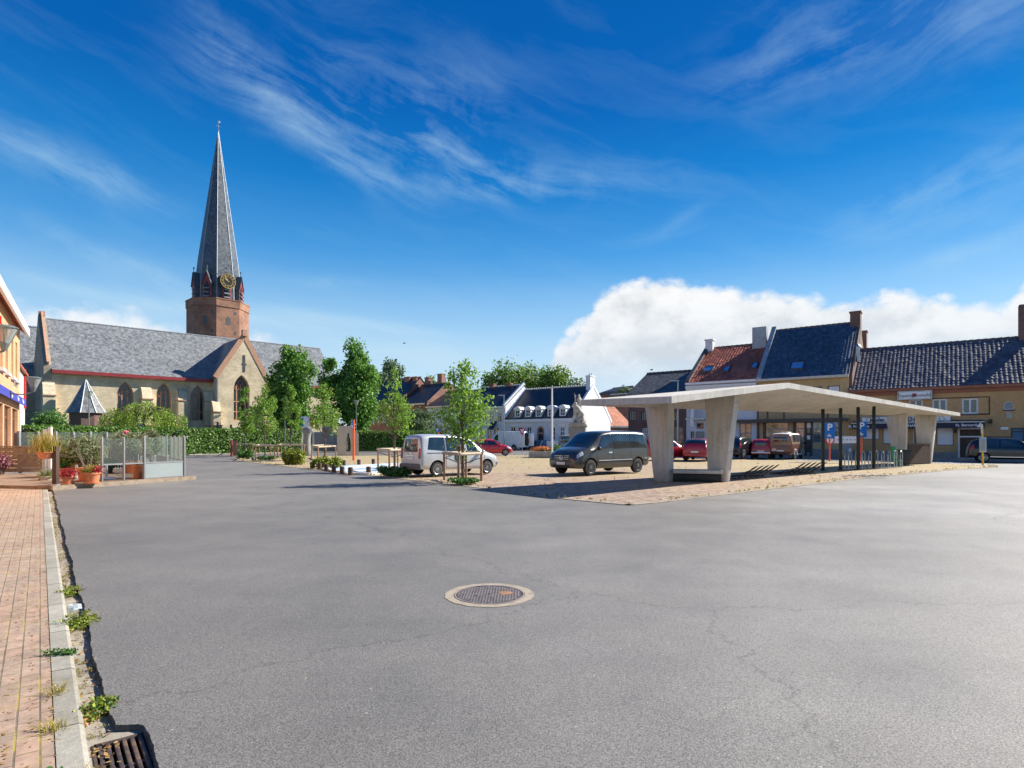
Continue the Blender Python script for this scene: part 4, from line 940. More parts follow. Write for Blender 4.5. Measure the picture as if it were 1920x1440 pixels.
for k in range(8):                                 # louvred belfry dormers, clocks between on alternate faces
    am = rad(ROT+45*k+22.5); u = Vector((math.cos(am), math.sin(am), 0)); v = Vector((-u.y, u.x, 0)); ap_ = RS*math.cos(rad(22.5))
    base = Vector((TX,TYc,0))+u*(ap_-.5)
    def P(a, d, z): q = base+v*a+u*d; return (q.x, q.y, z)
    z0 = ZT+.17; hw = .60; g = MB()
    body = [P(-hw,0,z0),P(hw,0,z0),P(hw,1.05,z0),P(-hw,1.05,z0)]
    g.prism(body, [P(-hw,0,z0+2.2),P(hw,0,z0+2.2),P(hw,1.05,z0+2.2),P(-hw,1.05,z0+2.2)])
    dm = g.build('belfry_dormer', M['spire_slate'], sp)
    g = MB(); g.prism([P(-hw,1.052,z0),P(hw,1.052,z0),P(hw,1.052,z0+2.2),P(0,1.052,z0+3.75),P(-hw,1.052,z0+2.2)], [P(-hw,1.058,z0),P(hw,1.058,z0),P(hw,1.058,z0+2.2),P(0,1.058,z0+3.75),P(-hw,1.058,z0+2.2)]); g.build('dormer_front', M['red_trim'], sp)
    g = MB()
    for s_ in (-1, 1): g.prism([P(s_*(hw+.12),-.5,z0+1.9),P(s_*(hw+.12),1.2,z0+1.9),P(0,1.2,z0+3.85),P(0,-.5,z0+3.85)], [P(s_*(hw+.12),-.5,z0+2.02),P(s_*(hw+.12),1.2,z0+2.02),P(0,1.2,z0+4.0),P(0,-.5,z0+4.0)])
    g.tube([P(0,1.0,z0+3.9),P(0,1.0,z0+4.5)], .05, 5); g.ball(P(0,1.0,z0+4.6), .13); g.build('dormer_roof', M['spire_slate'], sp)
    g = MB(); g.prism([P(-.42,1.06,z0+.15),P(.42,1.06,z0+.15),P(.42,1.06,z0+1.8),P(0,1.06,z0+2.5),P(-.42,1.06,z0+1.8)], [P(-.42,1.07,z0+.15),P(.42,1.07,z0+.15),P(.42,1.07,z0+1.8),P(0,1.07,z0+2.5),P(-.42,1.07,z0+1.8)]); g.build('louvre_opening', M['black_metal'], sp)
    g = MB()
    for q in range(3): zz = z0+.4+q*.58; g.prism([P(-.42,1.08,zz),P(.42,1.08,zz),P(.42,1.3,zz-.2),P(-.42,1.3,zz-.2)], [P(-.42,1.08,zz+.06),P(.42,1.08,zz+.06),P(.42,1.3,zz-.14),P(-.42,1.3,zz-.14)])
    g.build('louvres', M['zinc'], sp)
    face = (math.degrees(am)-view+180) % 360-180
    if -5 < face < 40:                             # the clock towards the square
        zc = z0+2.6; R_ = 1.08; c = base+u*1.55
        clock = MB(); ring = lambda r, d, seg=32: [tuple(c+v*(r*math.cos(2*math.pi*i/seg))+u*d+Vector((0,0,zc+r*math.sin(2*math.pi*i/seg)))) for i in range(seg)]
        clock.prism(ring(R_, -.2), ring(R_, 0)); ck = clock.build('clock', M['clock_black'], sp)
        g = MB(); a, b = ring(R_, .012), ring(R_*.94, .012)
        for i in range(32): g.quad(a[i], a[(i+1) % 32], b[(i+1) % 32], b[i])
        a, b = ring(R_*.62, .012), ring(R_*.58, .012)
        for i in range(32): g.quad(a[i], a[(i+1) % 32], b[(i+1) % 32], b[i])
        for i in range(12):
            th = 2*math.pi*i/12; e = v*math.cos(th)+Vector((0,0,math.sin(th))); f_ = e.cross(u)
            for o2 in (-.09, 0.0, .09): g.bar(tuple(c+e*R_*.68+f_*o2+u*.015+Vector((0,0,zc))), tuple(c+e*R_*.86+f_*o2+u*.015+Vector((0,0,zc))), .04, .02, up=tuple(u))
        for th, l in ((2.62, .5), (2.2, .8)):
            e = v*math.cos(th)+Vector((0,0,math.sin(th))); g.bar(tuple(c-e*.15+u*.04+Vector((0,0,zc))), tuple(c+e*R_*l+u*.04+Vector((0,0,zc))), .11, .02, up=tuple(u))
        g.build('clock_numerals', M['gold'], ck)
for k in range(8):
    am = rad(ROT+45*k+22.5); face = (math.degrees(am)-view+180) % 360-180
    if abs(face) < 60:
        u = Vector((math.cos(am), math.sin(am), 0)); v = Vector((-u.y, u.x, 0)); ap_ = RT*math.cos(rad(22.5))
        for (o_, zz, w_, h_) in ((.0, ZT-3.6, .32, 1.3), (1.0, ZT-2.0, .16, .5), (1.0, ZT-4.9, .16, .6)):
            q = Vector((TX,TYc,0))+u*(ap_+.012)+v*o_; pts = [(-w_,0),(w_,0),(w_,h_*.75),(0,h_),(-w_,h_*.75)]
            g = MB(); g.poly([tuple(q+v*a+Vector((0,0,zz+b))) for a, b in pts]); g.build('tower_slit', M['dark_stone'], ch)
# small pyramid-roofed annex in front of the nave
ax0, ax1 = fr.at(131, None, -5), fr.at(203, None, -5); axm = (ax0+ax1)/2; AE_ = hz(768, 63); AT = hz(712, 66)
def ngon(r, z, n=6, rot=0): return [(axm+r*math.cos(rad(rot+360/n*k)), -2.4+r*math.sin(rad(rot+360/n*k)), z) for k in range(n)]
r_ = (ax1-ax0)/2
g = MB(); g.prism(ngon(r_*.92, -.1, 8, 22.5), ngon(r_*.92, AE_, 8, 22.5)); an = g.build('annex_wall', M['purple_brick'], ch)
g = MB(); lv = [(r_*1.12, AE_-.25), (r_*.78, AE_+.75), (.06, AT)]
for (r0, z0), (r1, z1) in zip(lv[:-1], lv[1:]):
    a, b = ngon(r0, z0, 8, 22.5), ngon(r1, z1, 8, 22.5)
    for k in range(8): g.quad(a[k], a[(k+1) % 8], b[(k+1) % 8], b[k])
ar = g.build('annex_roof', M['slate'], ch)
g = MB()
for k in range(8): g.tube([ngon(r, z, 8, 22.5)[k] for r, z in lv], [.07, .07, .04], 5)
g.build('annex_hips', M['lead'], ar)

# churchyard lawn and pavement by the hedge
sheet('churchyard_lawn', [(-60, 52), (-37, 44.8), (-31.5, 58.5), (-24.4, 68.5), (-8, 74), (-10, 118), (-75, 118)], .03, M['lawn'])
sheet('church_pavement', [(-36.5, 42.6), (-30.2, 57.2), (-23.4, 66.3), (-8.6, 70.9), (-8.0, 71.5), (-8.4, 73.2), (-24.6, 68.2), (-31.8, 58.2), (-37.4, 44)], .08, M['sidewalk'])
hedge('long clipped green hedge below the church from the terrace to the stone steps', [(-37.0, 44.3), (-31.2, 58.0), (-24.6, 67.4)], 1.5, 2.45, 26000, 21, M['leaf_hedge'], .2)
hedge('clipped green hedge right of the steel panel in front of the red brick houses', [(-19.4, 69.6), (-8.4, 73.0)], 1.4, 2.35, 9000, 22, M['leaf_hedge'], .2)
# stone stairs and war monument in the hedge gap
t = thing('war_monument', 'grey stone monument wall with pillar standing in the gap of the hedge', 'monument', (-21.9, 69.6, 0), rad(18))
g = MB(); g.box(-1.5,0,-.1,1.5,.5,2.35); g.build('retaining_wall', M['grey_stone'], t)
g = MB(); g.box(-.6,.6,-.1,.6,1.6,4.4); g.box(-.85,.5,4.4,.85,1.7,4.7); g.prism([(-.6,.6,4.7),(.6,.6,4.7),(.6,1.6,4.7),(-.6,1.6,4.7)], [(-.25,.9,5.8),(.25,.9,5.8),(.25,1.3,5.8),(-.25,1.3,5.8)]); g.build('pillar', M['grey_stone'], t, bevel=.05)
for s_ in (-1, 1):
    g = MB()
    for k in range(9): g.box(s_*2.15-.6, .25*k, -.1, s_*2.15+.6, .25*k+.3, .26*(k+1))
    g.build('stairs', M['stone'], t)
# crosses and stones in the churchyard
q = random.Random(5); gi = 0
for px, Z, h_, kind, lab in ((378, 71, 3.0, 'c', 'small pale stone cross below the second arched church window'), (408, 71, 3.6, 'd', 'tall black stone cross on a plinth beside the transept buttress'), (433, 72, 3.3, 'd', 'dark stone cross under the transept window'),
        (420, 72, 3.0, 's', 'rounded grey headstone between two dark crosses'), (446, 73, 3.1, 's', 'dark headstone at the foot of the transept window'), (478, 72, 3.2, 's', 'black pointed headstone right of the transept window'), (262, 58, 3.4, 'p', 'small slate-roofed wayside shrine with a cross in front of the weeping tree')):
    c = PZ(px, Z); t = thing('gravestone' if kind != 'p' else 'shrine', lab, 'gravestone' if kind != 'p' else 'shrine', (c.x, c.y, 0), rad(20)); m_ = M['dark_stone'] if kind in 'd' else M['stone']
    if kind == 's' and 'pointed' in lab: m_ = M['dark_stone']
    g = MB(); g.box(-.5,-.25,0,.5,.25,.5); g.build('plinth', m_, t)
    g = MB()
    if kind in 'cd': g.box(-.11,-.09,.5,.11,.09,h_); g.box(-.5,-.085,h_-.85,.5,.085,h_-.62)
    elif kind == 's': g.prism([(-.45,-.1,.5),(.45,-.1,.5),(.45,-.1,h_-.6),(0,-.1,h_),(-.45,-.1,h_-.6)], [(-.45,.1,.5),(.45,.1,.5),(.45,.1,h_-.6),(0,.1,h_),(-.45,.1,h_-.6)])
    else:
        g.box(-.3,-.3,.5,.3,.3,2.2)
    g.build('headstone' if kind != 'p' else 'shaft', m_, t, bevel=.02)
    if kind == 'p':
        g = MB(); g.prism([(-.75,-.7,2.2),(.75,-.7,2.2),(.75,.7,2.2),(-.75,.7,2.2)], [(-.06,-.06,3.1),(.06,-.06,3.1),(.06,.06,3.1),(-.06,.06,3.1)]); g.build('roof', M['spire_slate'], t)
        g = MB(); g.box(-.05,-.05,3.1,.05,.05,3.7); g.box(-.2,-.04,3.42,.2,.04,3.5); g.build('cross', M['stone'], t)
# weeping tree and bush by the annex
c = PZ(268, 60); t = thing('weeping_tree', 'broad weeping tree with drooping green strands in front of the nave', 'tree', (c.x, c.y, 0))
g = MB(); g.tube([(0,0,0),(.1,0,2),(0,.1,4.2)], [.3,.24,.15], 8)
for a in range(10): g.tube([(0,.05,3.6),(1.6*math.cos(a*.63),1.4*math.sin(a*.63),4.7),(3.4*math.cos(a*.63),2.4*math.sin(a*.63),4.1)], [.12,.07,.03], 5)
g.build('trunk', M['bark'], t, smooth=True)
r = np.random.default_rng(8); pts = []
for k in range(430):
    a = r.uniform(0, 6.283); q_ = math.sqrt(r.random()); x, y = 4.35*q_*math.cos(a), 2.7*q_*math.sin(a)
    lump = .45*math.sin(x*1.6+1)+.3*math.sin(x*3.3+y*2); zt_ = 5.15-1.75*q_**2.4+lump*.5*(1-.3*q_)+r.normal()*.1; l = (.9+2.6*q_)*r.uniform(.6, 1.1)
    for s_ in np.arange(0, min(l, zt_-.4), .10): pts.append((x+r.normal()*.05+.05*s_*math.cos(a), y+r.normal()*.05, zt_-s_))
P_ = np.array(pts); m_ = len(P_); s = .17*r.uniform(.7,1.3,(m_,1)); d = r.normal(size=(m_,3))*.5; d[:,2] -= 1.2; d /= np.linalg.norm(d,axis=1)[:,None]
b = np.cross(d, r.normal(size=(m_,3))); b /= np.linalg.norm(b,axis=1)[:,None]; V = np.empty((m_,4,3)); V[:,0] = P_-d*s*.5; V[:,1] = P_+b*s*.3; V[:,2] = P_+d*s*.5; V[:,3] = P_-b*s*.3
g = MB(); g.arr(V.reshape(-1,3), quads(m_)); g.build('crown', M['leaf_weep'], t)
c = PZ(97, 55); tree('round dark green bush at the left corner of the church nave', (c.x, c.y, 0), .6, crown_blobs((0,0,2.2), (1.7,1.5,1.9), 22, 31, .42), 5000, .22, 31, M['leaf_dark'], .12, name='bush', cat='bush', limbs=6)
# two tall lime trees and the trees beyond the houses
for px, Z, yt, wpx, sd_, lab, k in ((546, 76, 643, 86, 41, 'tall dense green tree in front of the right end of the church roof', 1), (652, 74, 636, 108, 42, 'tallest twin-crowned green tree right of the church', 2)):
    c = PZ(px, Z); top = hz(yt, Z); w = wpx/2*Z/F
    if k == 1: bl = crown_blobs((0,0,top*.57), (w*1.1,w*1.0,top*.43), 56, sd_, .30, .86)
    else:
        bl = crown_blobs((1.1,0,top*.57), (w*.78,w*.85,top*.45), 50, sd_, .32, .86) + crown_blobs((-w*.48,.3,top*.53), (w*.5,w*.6,top*.44), 32, 44, .34, .86) + crown_blobs((w*.55,-.5,top*.32), (w*.5,w*.55,top*.26), 18, 45, .4, .84)
    tree(lab, (c.x, c.y, 0), 2.2, bl, 17000 if k == 1 else 23000, .36, sd_, M['leaf_lime'], .28, limbs=14, sway=.15)
back = [(735, 118, 668, 46, 'leaf_blue', 'tall feathery grey-green tree behind the chimneys left of the houses', 18), (712, 112, 698, 40, 'leaf_blue', 'lower grey-green tree beside the twin-crowned tree', 14),
        (820, 128, 697, 42, 'leaf_far', 'round bright tree above the dark roof with the brick gable', 14),
        (918, 135, 694, 40, 'leaf_far', 'rounded tree at the left end of the tree mass behind the white houses', 14), (958, 132, 676, 74, 'leaf_far', 'tall bright green tree behind the white house with the stepped verge', 26),
        (1000, 138, 673, 70, 'leaf_far', 'tallest tree in the middle of the tree mass behind the mansard roof', 26), (1040, 132, 684, 60, 'leaf_far', 'bright tree right of the tallest one behind the mansard roof', 22), (1076, 126, 703, 60, 'leaf_blue', 'darker rounded tree behind the white chimney', 20),
        (1180, 115, 722, 40, 'leaf_blue', 'small dark tree left of the mossy dark roof', 10)]
for i, (px, Z, yt, wpx, mt, lab, k) in enumerate(back):
    c = PZ(px, Z); top = hz(yt, Z); w = wpx/2*Z/F
    tree(lab, (c.x, c.y, 0), 3, crown_blobs((0,0,top*.56), (w*1.35,w*1.2,top*.47), k+18, 60+i, .40, .84), 9500 if w > 3 else 6000, .62, 60+i, M[mt], .3, group='trees beyond the houses', limbs=8)
c = PZ(783, 80); tree('loose grey-green tree in front of the white rendered house', (c.x, c.y, 0), 1.6, crown_blobs((0,0,3.6), (2.3,1.8,2.3), 26, 77, .36, .85), 4200, .24, 77, M['leaf_blue'], .14, limbs=10)
# ------------------------------------------------------------------ houses of the right row
R0, RD = Vector((36.6, 42, 0)), Vector((-.8, .6, 0))
def rowfr(px0, px1): return Frame(on_line(R0, RD, px0), on_line(R0, RD, px1))
sheet('row_pavement', [tuple((R0+RD*-14)[:2]), tuple((R0+RD*32)[:2]), tuple((R0+RD*32+Vector((-1.1,-1.5,0)))[:2]), tuple((R0+RD*-14+Vector((-1.1,-1.5,0)))[:2])], .10, M['sidewalk'])
W = dict(frame='frame_white', pane='pane', nv=2, nh=1)
# brick house with mossy dark roof
f = rowfr(1178, 1287)
dk = dict(frame='frame_dark', pane='pane', nv=3, nh=3, fw=.05, sill='purple_brick')
gl = dict(frame='frame_white', pane='pane', nv=4, nh=4, fw=.05)
h1 = house('purple-brown brick house with mossy dark tiled roof left of the white house', f, 9.6, 6.1, hz(701, 63), 'purple_brick', 'mossy_tile',
    [((1179, 771, 1191.5, 788), dk), ((1202, 772, 1214, 789), dk), ((1228, 772, 1241, 789), dk), ((1257, 772, 1270, 789), dk), ((1204, 803, 1218, 822), gl), ((1226, 803, 1240, 826), gl), ((1262, 800, 1282, 850), dict(frame='frame_dark', pane='pane', nv=1, nh=1, name='door'))], ridge_mat='ridge')
# white house, red roof
f = rowfr(1287, 1419)
aw = dict(frame='frame_white', pane='pane', nv=2, nh=2, arch='seg')
ot = dict(frame='frame_white', pane='pane_light', nv=2, nh=2, name='window')
h2 = house('white rendered house with dark red pantiled roof and three skylights', f, 11.4, 7.0, 10.8, 'white_wall', 'red_tile',
    [((1297, 727, 1322, 760), aw), ((1340, 725, 1365, 760), aw), ((1382, 722, 1408, 762), aw), ((1306, 793, 1319.5, 804), dict(frame='stone_frame', pane='pane', nv=1)), ((1295, 809, 1302, 850), dict(frame='frame_dark', pane='pane', nv=1, name='door')), ((1304, 809, 1321, 850), dict(frame='frame_grey', pane='frost', nv=1, name='door')),
     ((1386, 793, 1409, 853), dict(frame='frame_grey', pane='pane_light', nv=2, hs=[.36,.68], name='door', fw=.09))], gutter='white_paint', side=.0)
g = MB(); g.box(0,-.32,6.42,f.L,-.002,6.62); g.box(0,-.2,6.2,f.L,-.002,6.419); g.build('cornice', M['white_paint'], h2)
g = MB()
for px in (1309.5, 1352.5, 1395):
    x, z = f.at(px, 727); w = 1.05
    for i in range(10):
        t0, t1 = math.pi*i/10, math.pi*(i+1)/10; g.bar((x+w*math.cos(t0), -.03, z-.35+.6*math.sin(t0)), (x+w*math.cos(t1), -.03, z-.35+.6*math.sin(t1)), .16, .12, up=(0,1,0))
g.build('window_arches', M['offwhite'], h2)
pantiles(h2, .3, f.L-.02, 11.4, 7.02, 10.82, .25, .26, .32, 'red_tile')
x0, x1 = f.at(1293), f.at(1324); zb = f.at(1308, 783)[1]; g = MB()
for x in np.arange(x0, x1, .13): g.tube([(x,-.75,zb),(x,-.75,zb+.95)], .015, 4)
g.box(x0-.05,-.78,zb+.95,x1+.05,-.72,zb+1.0); g.box(x0-.05,-.78,zb-.06,x1+.05,-.72,zb)
for x in (x0, x1): g.box(x-.03,-.72,zb+.95,x+.03,-.002,zb+1.0)
b_ = g.build('balcony_railing', M['grey_metal'], h2); g = MB(); g.box(x0-.1,-.82,zb-.22,x1+.1,-.002,zb-.061); g.build('balcony_slab', M['offwhite'], h2)
x = f.at(1304, None); g = MB(); g.prism([(x-.12,-.8,zb+1.0),(x+.12,-.8,zb+1.0),(x+.1,-.83,zb-.9),(x-.25,-.83,zb-.8)], [(x-.12,-.79,zb+1.0),(x+.12,-.79,zb+1.0),(x+.1,-.82,zb-.9),(x-.25,-.82,zb-.8)]); g.build('hanging_cloth', M['white_paint'], h2)
x, z = f.at(1371, 723); g = MB(); g.box(x-.55,-.14,z-.35,x+.55,-.02,z+.1); g.build('red_plaque', M['brown_trim'], h2)
def slope_pt(fr_, eave, ridge, dep, px, py, lift=.17):
    n = (ridge-eave)/(dep/2); best = None
    for i in range(200):
        y = dep/2*i/199; x, z = fr_.at(px, py, y)
        d = abs(z-(eave+n*y+lift))
        if best is None or d < best[0]: best = (d, x, y)
    return best[1], best[2]
def skylight(par, fr_, eave, ridge, dep, px0, py0, px1, py1):
    n = (ridge-eave)/(dep/2); xa, ya = slope_pt(fr_, eave, ridge, dep, (px0+px1)/2, py1); xb, yb = slope_pt(fr_, eave, ridge, dep, (px0+px1)/2, py0)
    w = abs(fr_.at(px1, None, ya)-fr_.at(px0, None, ya))*.42; xc = (xa+xb)/2
    S = lambda x, y, l: (x, y, eave+n*y+.24+l)
    g = MB(); a = .07
    for u0, v0, u1, v1 in ((xc-w-a, ya-a, xc-w, yb+a), (xc+w, ya-a, xc+w+a, yb+a), (xc-w, ya-a, xc+w, ya), (xc-w, yb, xc+w, yb+a)):
        g.prism([S(u0,v0,0),S(u1,v0,0),S(u1,v1,0),S(u0,v1,0)], [S(u0,v0,.12),S(u1,v0,.12),S(u1,v1,.12),S(u0,v1,.12)])
    k = g.build('skylight', M['frame_dark'], par); g = MB(); g.quad(S(xc-w,ya,.07),S(xc+w,ya,.07),S(xc+w,yb,.07),S(xc-w,yb,.07)); g.build('pane', M['sky_pane'], k)
M['sky_pane'] = simple('skylight_glass', (.28,.48,.66), .08, .75, var=.1)
for r_ in ((1319, 690, 1337, 698), (1357, 690, 1368, 698), (1410, 683, 1420, 692)): skylight(h2, f, 7.0, 10.8, 11.4, *r_)
g = MB(); x1_ = 0.35
for s_ in (1,): g.prism([(0,-.3,6.95),(x1_,-.3,6.95),(x1_,5.7,11.0),(0,5.7,11.0)], [(0,-.3,7.18),(x1_,-.3,7.18),(x1_,5.7,11.3),(0,5.7,11.3)])
g.build('verge', M['mossy_tile'], h2)
chimney(h2, .5, 5.4, 10.3, 11.7, .75, .7, 'white_wall')
chimney(h2, f.L-1.0, 5.2, 10.0, 12.5, 1.3, .8, 'lead', cap=False)
# yellow brick house, blue-black roof
f = rowfr(1419.5, 1592)
big = dict(frame='frame_grey', pane='pane_light', nv=1, hs=[.66], fw=.1)
h3 = house('tall yellow brick house with blue-black pantiled roof and one skylight', f, 11.0, 6.95, 11.9, 'yellow_brick', 'blue_tile',
    [((1432, 791, 1479, 830), big), ((1490, 791, 1510, 858), dict(frame='frame_grey', pane='pane_light', nv=1, hs=[.8], name='door', fw=.1)), ((1522, 790, 1574, 831), big),
     ((1445, 735, 1470, 768), dict(W, pane='shutter')), ((1519, 725, 1541, 766), dict(frame='frame_dark', pane='pane', nv=1)), ((1552, 723, 1575, 764), dict(frame='frame_dark', pane='shutter', nv=1))], gutter='cream_trim', side=0)
pantiles(h3, .38, f.L-.05, 11.0, 6.97, 11.92, .25, .26, .34, 'blue_tile')
skylight(h3, f, 6.95, 11.9, 11.0, 1482, 682, 1508, 694)
x0, x1 = f.at(1421, None, -.8), f.at(1589, None, -.8); zc = f.at(1500, 788, -.8)[1]
g = MB(); g.box(x0-4.5,-.9,zc-.14,x1,-.7,zc+.14); g.box(x0-4.5,-.699,zc-.05,x1,-.006,zc+.05); g.build('canopy_beam', M['frame_dark'], h3)
g = MB()
for px in (1421, 1439, 1470, 1552): xx = f.at(px, None, -.8); g.box(xx-.06,-.86,zc+.141,xx+.06,-.74,zc+1.25)
g.build('balcony_posts', M['frame_dark'], h3)
g = MB()
for k in range(6): g.box(x0,-.806,zc+.25+k*.17,x1,-.79,zc+.262+k*.17)
for x in np.arange(x0, x1, .42): g.box(x-.006,-.788,zc+.142,x+.006,-.776,zc+1.15)
g.build('wire_railing', M['grey_metal'], h3)
g = MB()
for px in (1421.5, 1433, 1489.5, 1511, 1521): xx = f.at(px); g.box(xx-.1,-.05,-.05,xx+.1,-.004,zc-.15)
g.build('dark_pilasters', M['frame_dark'], h3)
x0_, x1_ = f.at(1511.5), f.at(1520.5); zz = f.at(1516, 812)[1]; g = MB(); g.box(x0_,-.06,.4,x1_,-.003,zz); g.build('menu_board', M['frame_dark'], h3)
xx = f.at(1514)
for q_ in ((xx-.02,-.075,zz-.55,xx+.22,-.062,zz-.2), (xx-.04,-.06,zz+.45,xx+.26,-.003,zz+.85)): g = MB(); g.box(*q_); g.build('notice', M['sign_white'], h3)
g = MB(); g.box(0.02,-.05,-.1,f.L-.02,-.003,.7); g.build('plinth', M['grey_stone'], h3)
g = MB(); nn = (12.1-6.95)/5.5
g.prism([(.0,-.25,6.75),(.4,-.25,6.75),(.4,5.5,12.25),(0,5.5,12.25)], [(.0,-.25,7.1),(.4,-.25,7.1),(.4,5.5,12.5),(0,5.5,12.5)]); g.build('verge_flashing', M['lead'], h3)
g = MB(); g.prism([(f.L-.02,.05,3),(f.L-.02,5.5,3),(f.L-.02,10.9,3),(f.L-.02,10.9,7.0),(f.L-.02,5.5,12.0),(f.L-.02,.05,6.9)], [(f.L+.22,.05,3),(f.L+.22,5.5,3),(f.L+.22,10.9,3),(f.L+.22,10.9,7.0),(f.L+.22,5.5,12.0),(f.L+.22,.05,6.9)]); g.build('gable_wall', M['purple_brick'], h3)
chimney(h3, f.L-.15, 5.6, 11.0, 12.9, .8, 1.0, 'chimney_brick'); chimney(h3, f.L+.1, 8.8, 8.6, 11.6, .6, .8, 'red_brick')
g = MB(); g.prism([(f.L-.5,5.0,10.0),(f.L+.24,5.0,10.0),(f.L+.24,7.6,9.0),(f.L-.5,7.6,9.0)], [(f.L-.5,5.0,11.8),(f.L+.24,5.0,11.8),(f.L+.24,6.2,11.4),(f.L-.5,6.2,11.4)]); g.build('chimney_shoulder', M['chimney_brick'], h3)
g = MB(); xx = f.L-.3; g.tube([(xx+.7,2.0,8.1),(xx+.7,2.0,9.4)], .16, 10); g.lathe([(.26, 9.4), (.1, 9.62)], 10, (xx+.7,2.0,0)); g.build('flue', M['galv'], h3)
# cafe with long glazed tile roof
f = Frame(on_line(R0, RD, 1592.5), R0+RD*-9.5)
fw = dict(frame='frame_white', pane='pane', nv=2, fw=.11, sill='dark_stone'); sh = dict(frame='frame_dark', pane='shutter', nv=1, fw=.04, rev=.1)
dp = 10.2
h4 = house('long ochre brick cafe with worn glazed tile roof, beer signs and a navy awning', f, dp, 5.6, 9.35, 'cafe_brick', 'cafe_tile',
    [((1666, 752, 1690, 775), fw), ((1704, 749, 1730.5, 775), fw), ((1748, 748, 1776, 775), fw), ((1803.5, 747, 1834.5, 776), fw), ((1882, 752, 1901, 768), dict(frame='offwhite', pane='frost', nv=1, arch='round', fw=.06, sill='dark_stone')),
     ((1617, 800, 1648.5, 824), sh), ((1655, 800, 1676, 832), sh), ((1712, 801, 1744, 834), dict(frame='frame_white', pane='wood', nv=3)), ((1756, 801, 1788, 835), sh),
     ((1796, 802, 1845, 864), dict(frame='frame_white', pane='dark_wood', nv=1, hs=[.72], fw=.12, name='porch_door')), ((1895, 802, 1945, 862), dict(frame='frame_dark', pane='teal_door', nv=2, hs=[.88], fw=.1, name='garage_door'))], gutter='brown_trim', side=.05)
pantiles(h4, .0, f.L, dp, 5.62, 9.37, .25, .28, .36, 'cafe_tile')
g = MB(); g.box(0.02,-.12,5.05,f.L,-.002,5.32); g.build('cornice', M['brown_trim'], h4)
x0, x1 = f.at(1598, None, -.5), f.at(1846, None, -.5); z0 = f.at(1720, 803, -.9)[1]; z1 = f.at(1720, 793.5, -.9)[1]
g = MB(); g.prism([(x0,-1.0,z0),(x1,-1.0,z0),(x1,-.004,z0+.12),(x0,-.004,z0+.12)], [(x0,-1.0,z1),(x1,-1.0,z1),(x1,-.004,z1+.22),(x0,-.004,z1+.22)]); aw_ = g.build('awning', M['navy'], h4)
g = MB(); g.box(x0,-1.03,z1+.005,x1,-.9,z1+.10); g.build('awning_rail', M['zinc'], aw_)
zt = (z0+z1)/2
for px, s in ((1815, 'St. Bernardus'), (1610, 'St. Bernardus'), (1705, 'ST. BERNARDUS')): textobj(s, .27, 'sign_white', aw_, (f.at(px, None, -1.0), -1.012, zt), bold=.004, name='awning_lettering')
g = MB(); xq = f.at(1838, None, -1.0); g.prism([(xq-.2,-1.012,zt-.15),(xq+.2,-1.012,zt-.15),(xq,-1.012,zt+.2)], [(xq-.2,-1.004,zt-.15),(xq+.2,-1.004,zt-.15),(xq,-1.004,zt+.2)]); g.build('awning_emblem', M['sign_white'], aw_)
xa, xb = f.at(1616, None, -.3), f.at(1782, None, -.3); za, zb_ = f.at(1700, 793, -.3)[1]+.1, f.at(1700, 783, -.3)[1]+.05
g = MB(); g.box(xa,-.32,za,xb,-.02,zb_); sg = g.build('fascia_sign', M['sign_white'], h4, bevel=.02); g = MB(); g.box(xa,-.34,zb_+.004,xb,-.015,zb_+.06); g.build('sign_cap', M['zinc'], sg)
for px, s in ((1645, 'Jupiler'), (1705, 'DEN ENTER')): textobj(s, .4, 'ink', sg, (f.at(px, None, -.32), -.33, (za+zb_)/2), bold=.012, name='fascia_lettering')
for px in (1629, 1766):
    xq = f.at(px, None, -.32); g = MB()
    for i in range(12): a0, a1 = 2*math.pi*i/12, 2*math.pi*(i+1)/12; g.bar((xq+.16*math.cos(a0),-.33,(za+zb_)/2+.19*math.sin(a0)), (xq+.16*math.cos(a1),-.33,(za+zb_)/2+.19*math.sin(a1)), .02, .045, up=(0,1,0))
    g.build('round_emblem', M['ink'], sg)
r_ = f.rect(1685.5, 734.5, 1745, 747.5, -.4); g = MB(); g.box(r_[0],-.45,r_[1],r_[2],-.1,r_[3]); sg = g.build('light_box_sign', M['sign_white'], h4, bevel=.02)
g = MB(); e = .07
for q_ in ((r_[0]-.02,r_[3],r_[2]+.02,r_[3]+e), (r_[0]-.02,r_[1]-e,r_[2]+.02,r_[1]), (r_[0]-.02-e,r_[1]-e,r_[0]-.02,r_[3]+e), (r_[2]+.02,r_[1]-e,r_[2]+.02+e,r_[3]+e)): g.box(q_[0],-.48,q_[1],q_[2],-.06,q_[3])
g.build('sign_frame', M['galv'], sg); xm = (r_[0]+r_[2])/2; zm = (r_[1]+r_[3])/2; w_ = r_[2]-r_[0]
textobj('Poperings', .36, 'ink', sg, (xm-w_*.25, -.46, zm-.02), name='sign_lettering', sx=.82); textobj('Hommelbier', .36, 'ink', sg, (xm+w_*.265, -.46, zm-.02), name='sign_lettering', sx=.78)
g = MB(); g.prism([(xm-.13,-.462,zm+.14),(xm-.13,-.462,zm-.02),(xm,-.462,zm-.17),(xm+.13,-.462,zm-.02),(xm+.13,-.462,zm+.14)], [(xm-.13,-.452,zm+.14),(xm-.13,-.452,zm-.02),(xm,-.452,zm-.17),(xm+.13,-.452,zm-.02),(xm+.13,-.452,zm+.14)]); g.build('sign_shield', M['sign_red'], sg)
r_ = f.rect(1886, 773, 1898, 784); g = MB(); g.box(r_[0],-.05,r_[1],r_[2],-.003,r_[3]); g.build('stone_vent', M['stone'], h4)
r_ = f.rect(1876, 801, 1890.5, 805.5); g = MB(); g.box(r_[0],-.05,r_[1],r_[2],-.003,r_[3]); g.build('street_name_plate', M['sign_white'], h4)
g = MB()
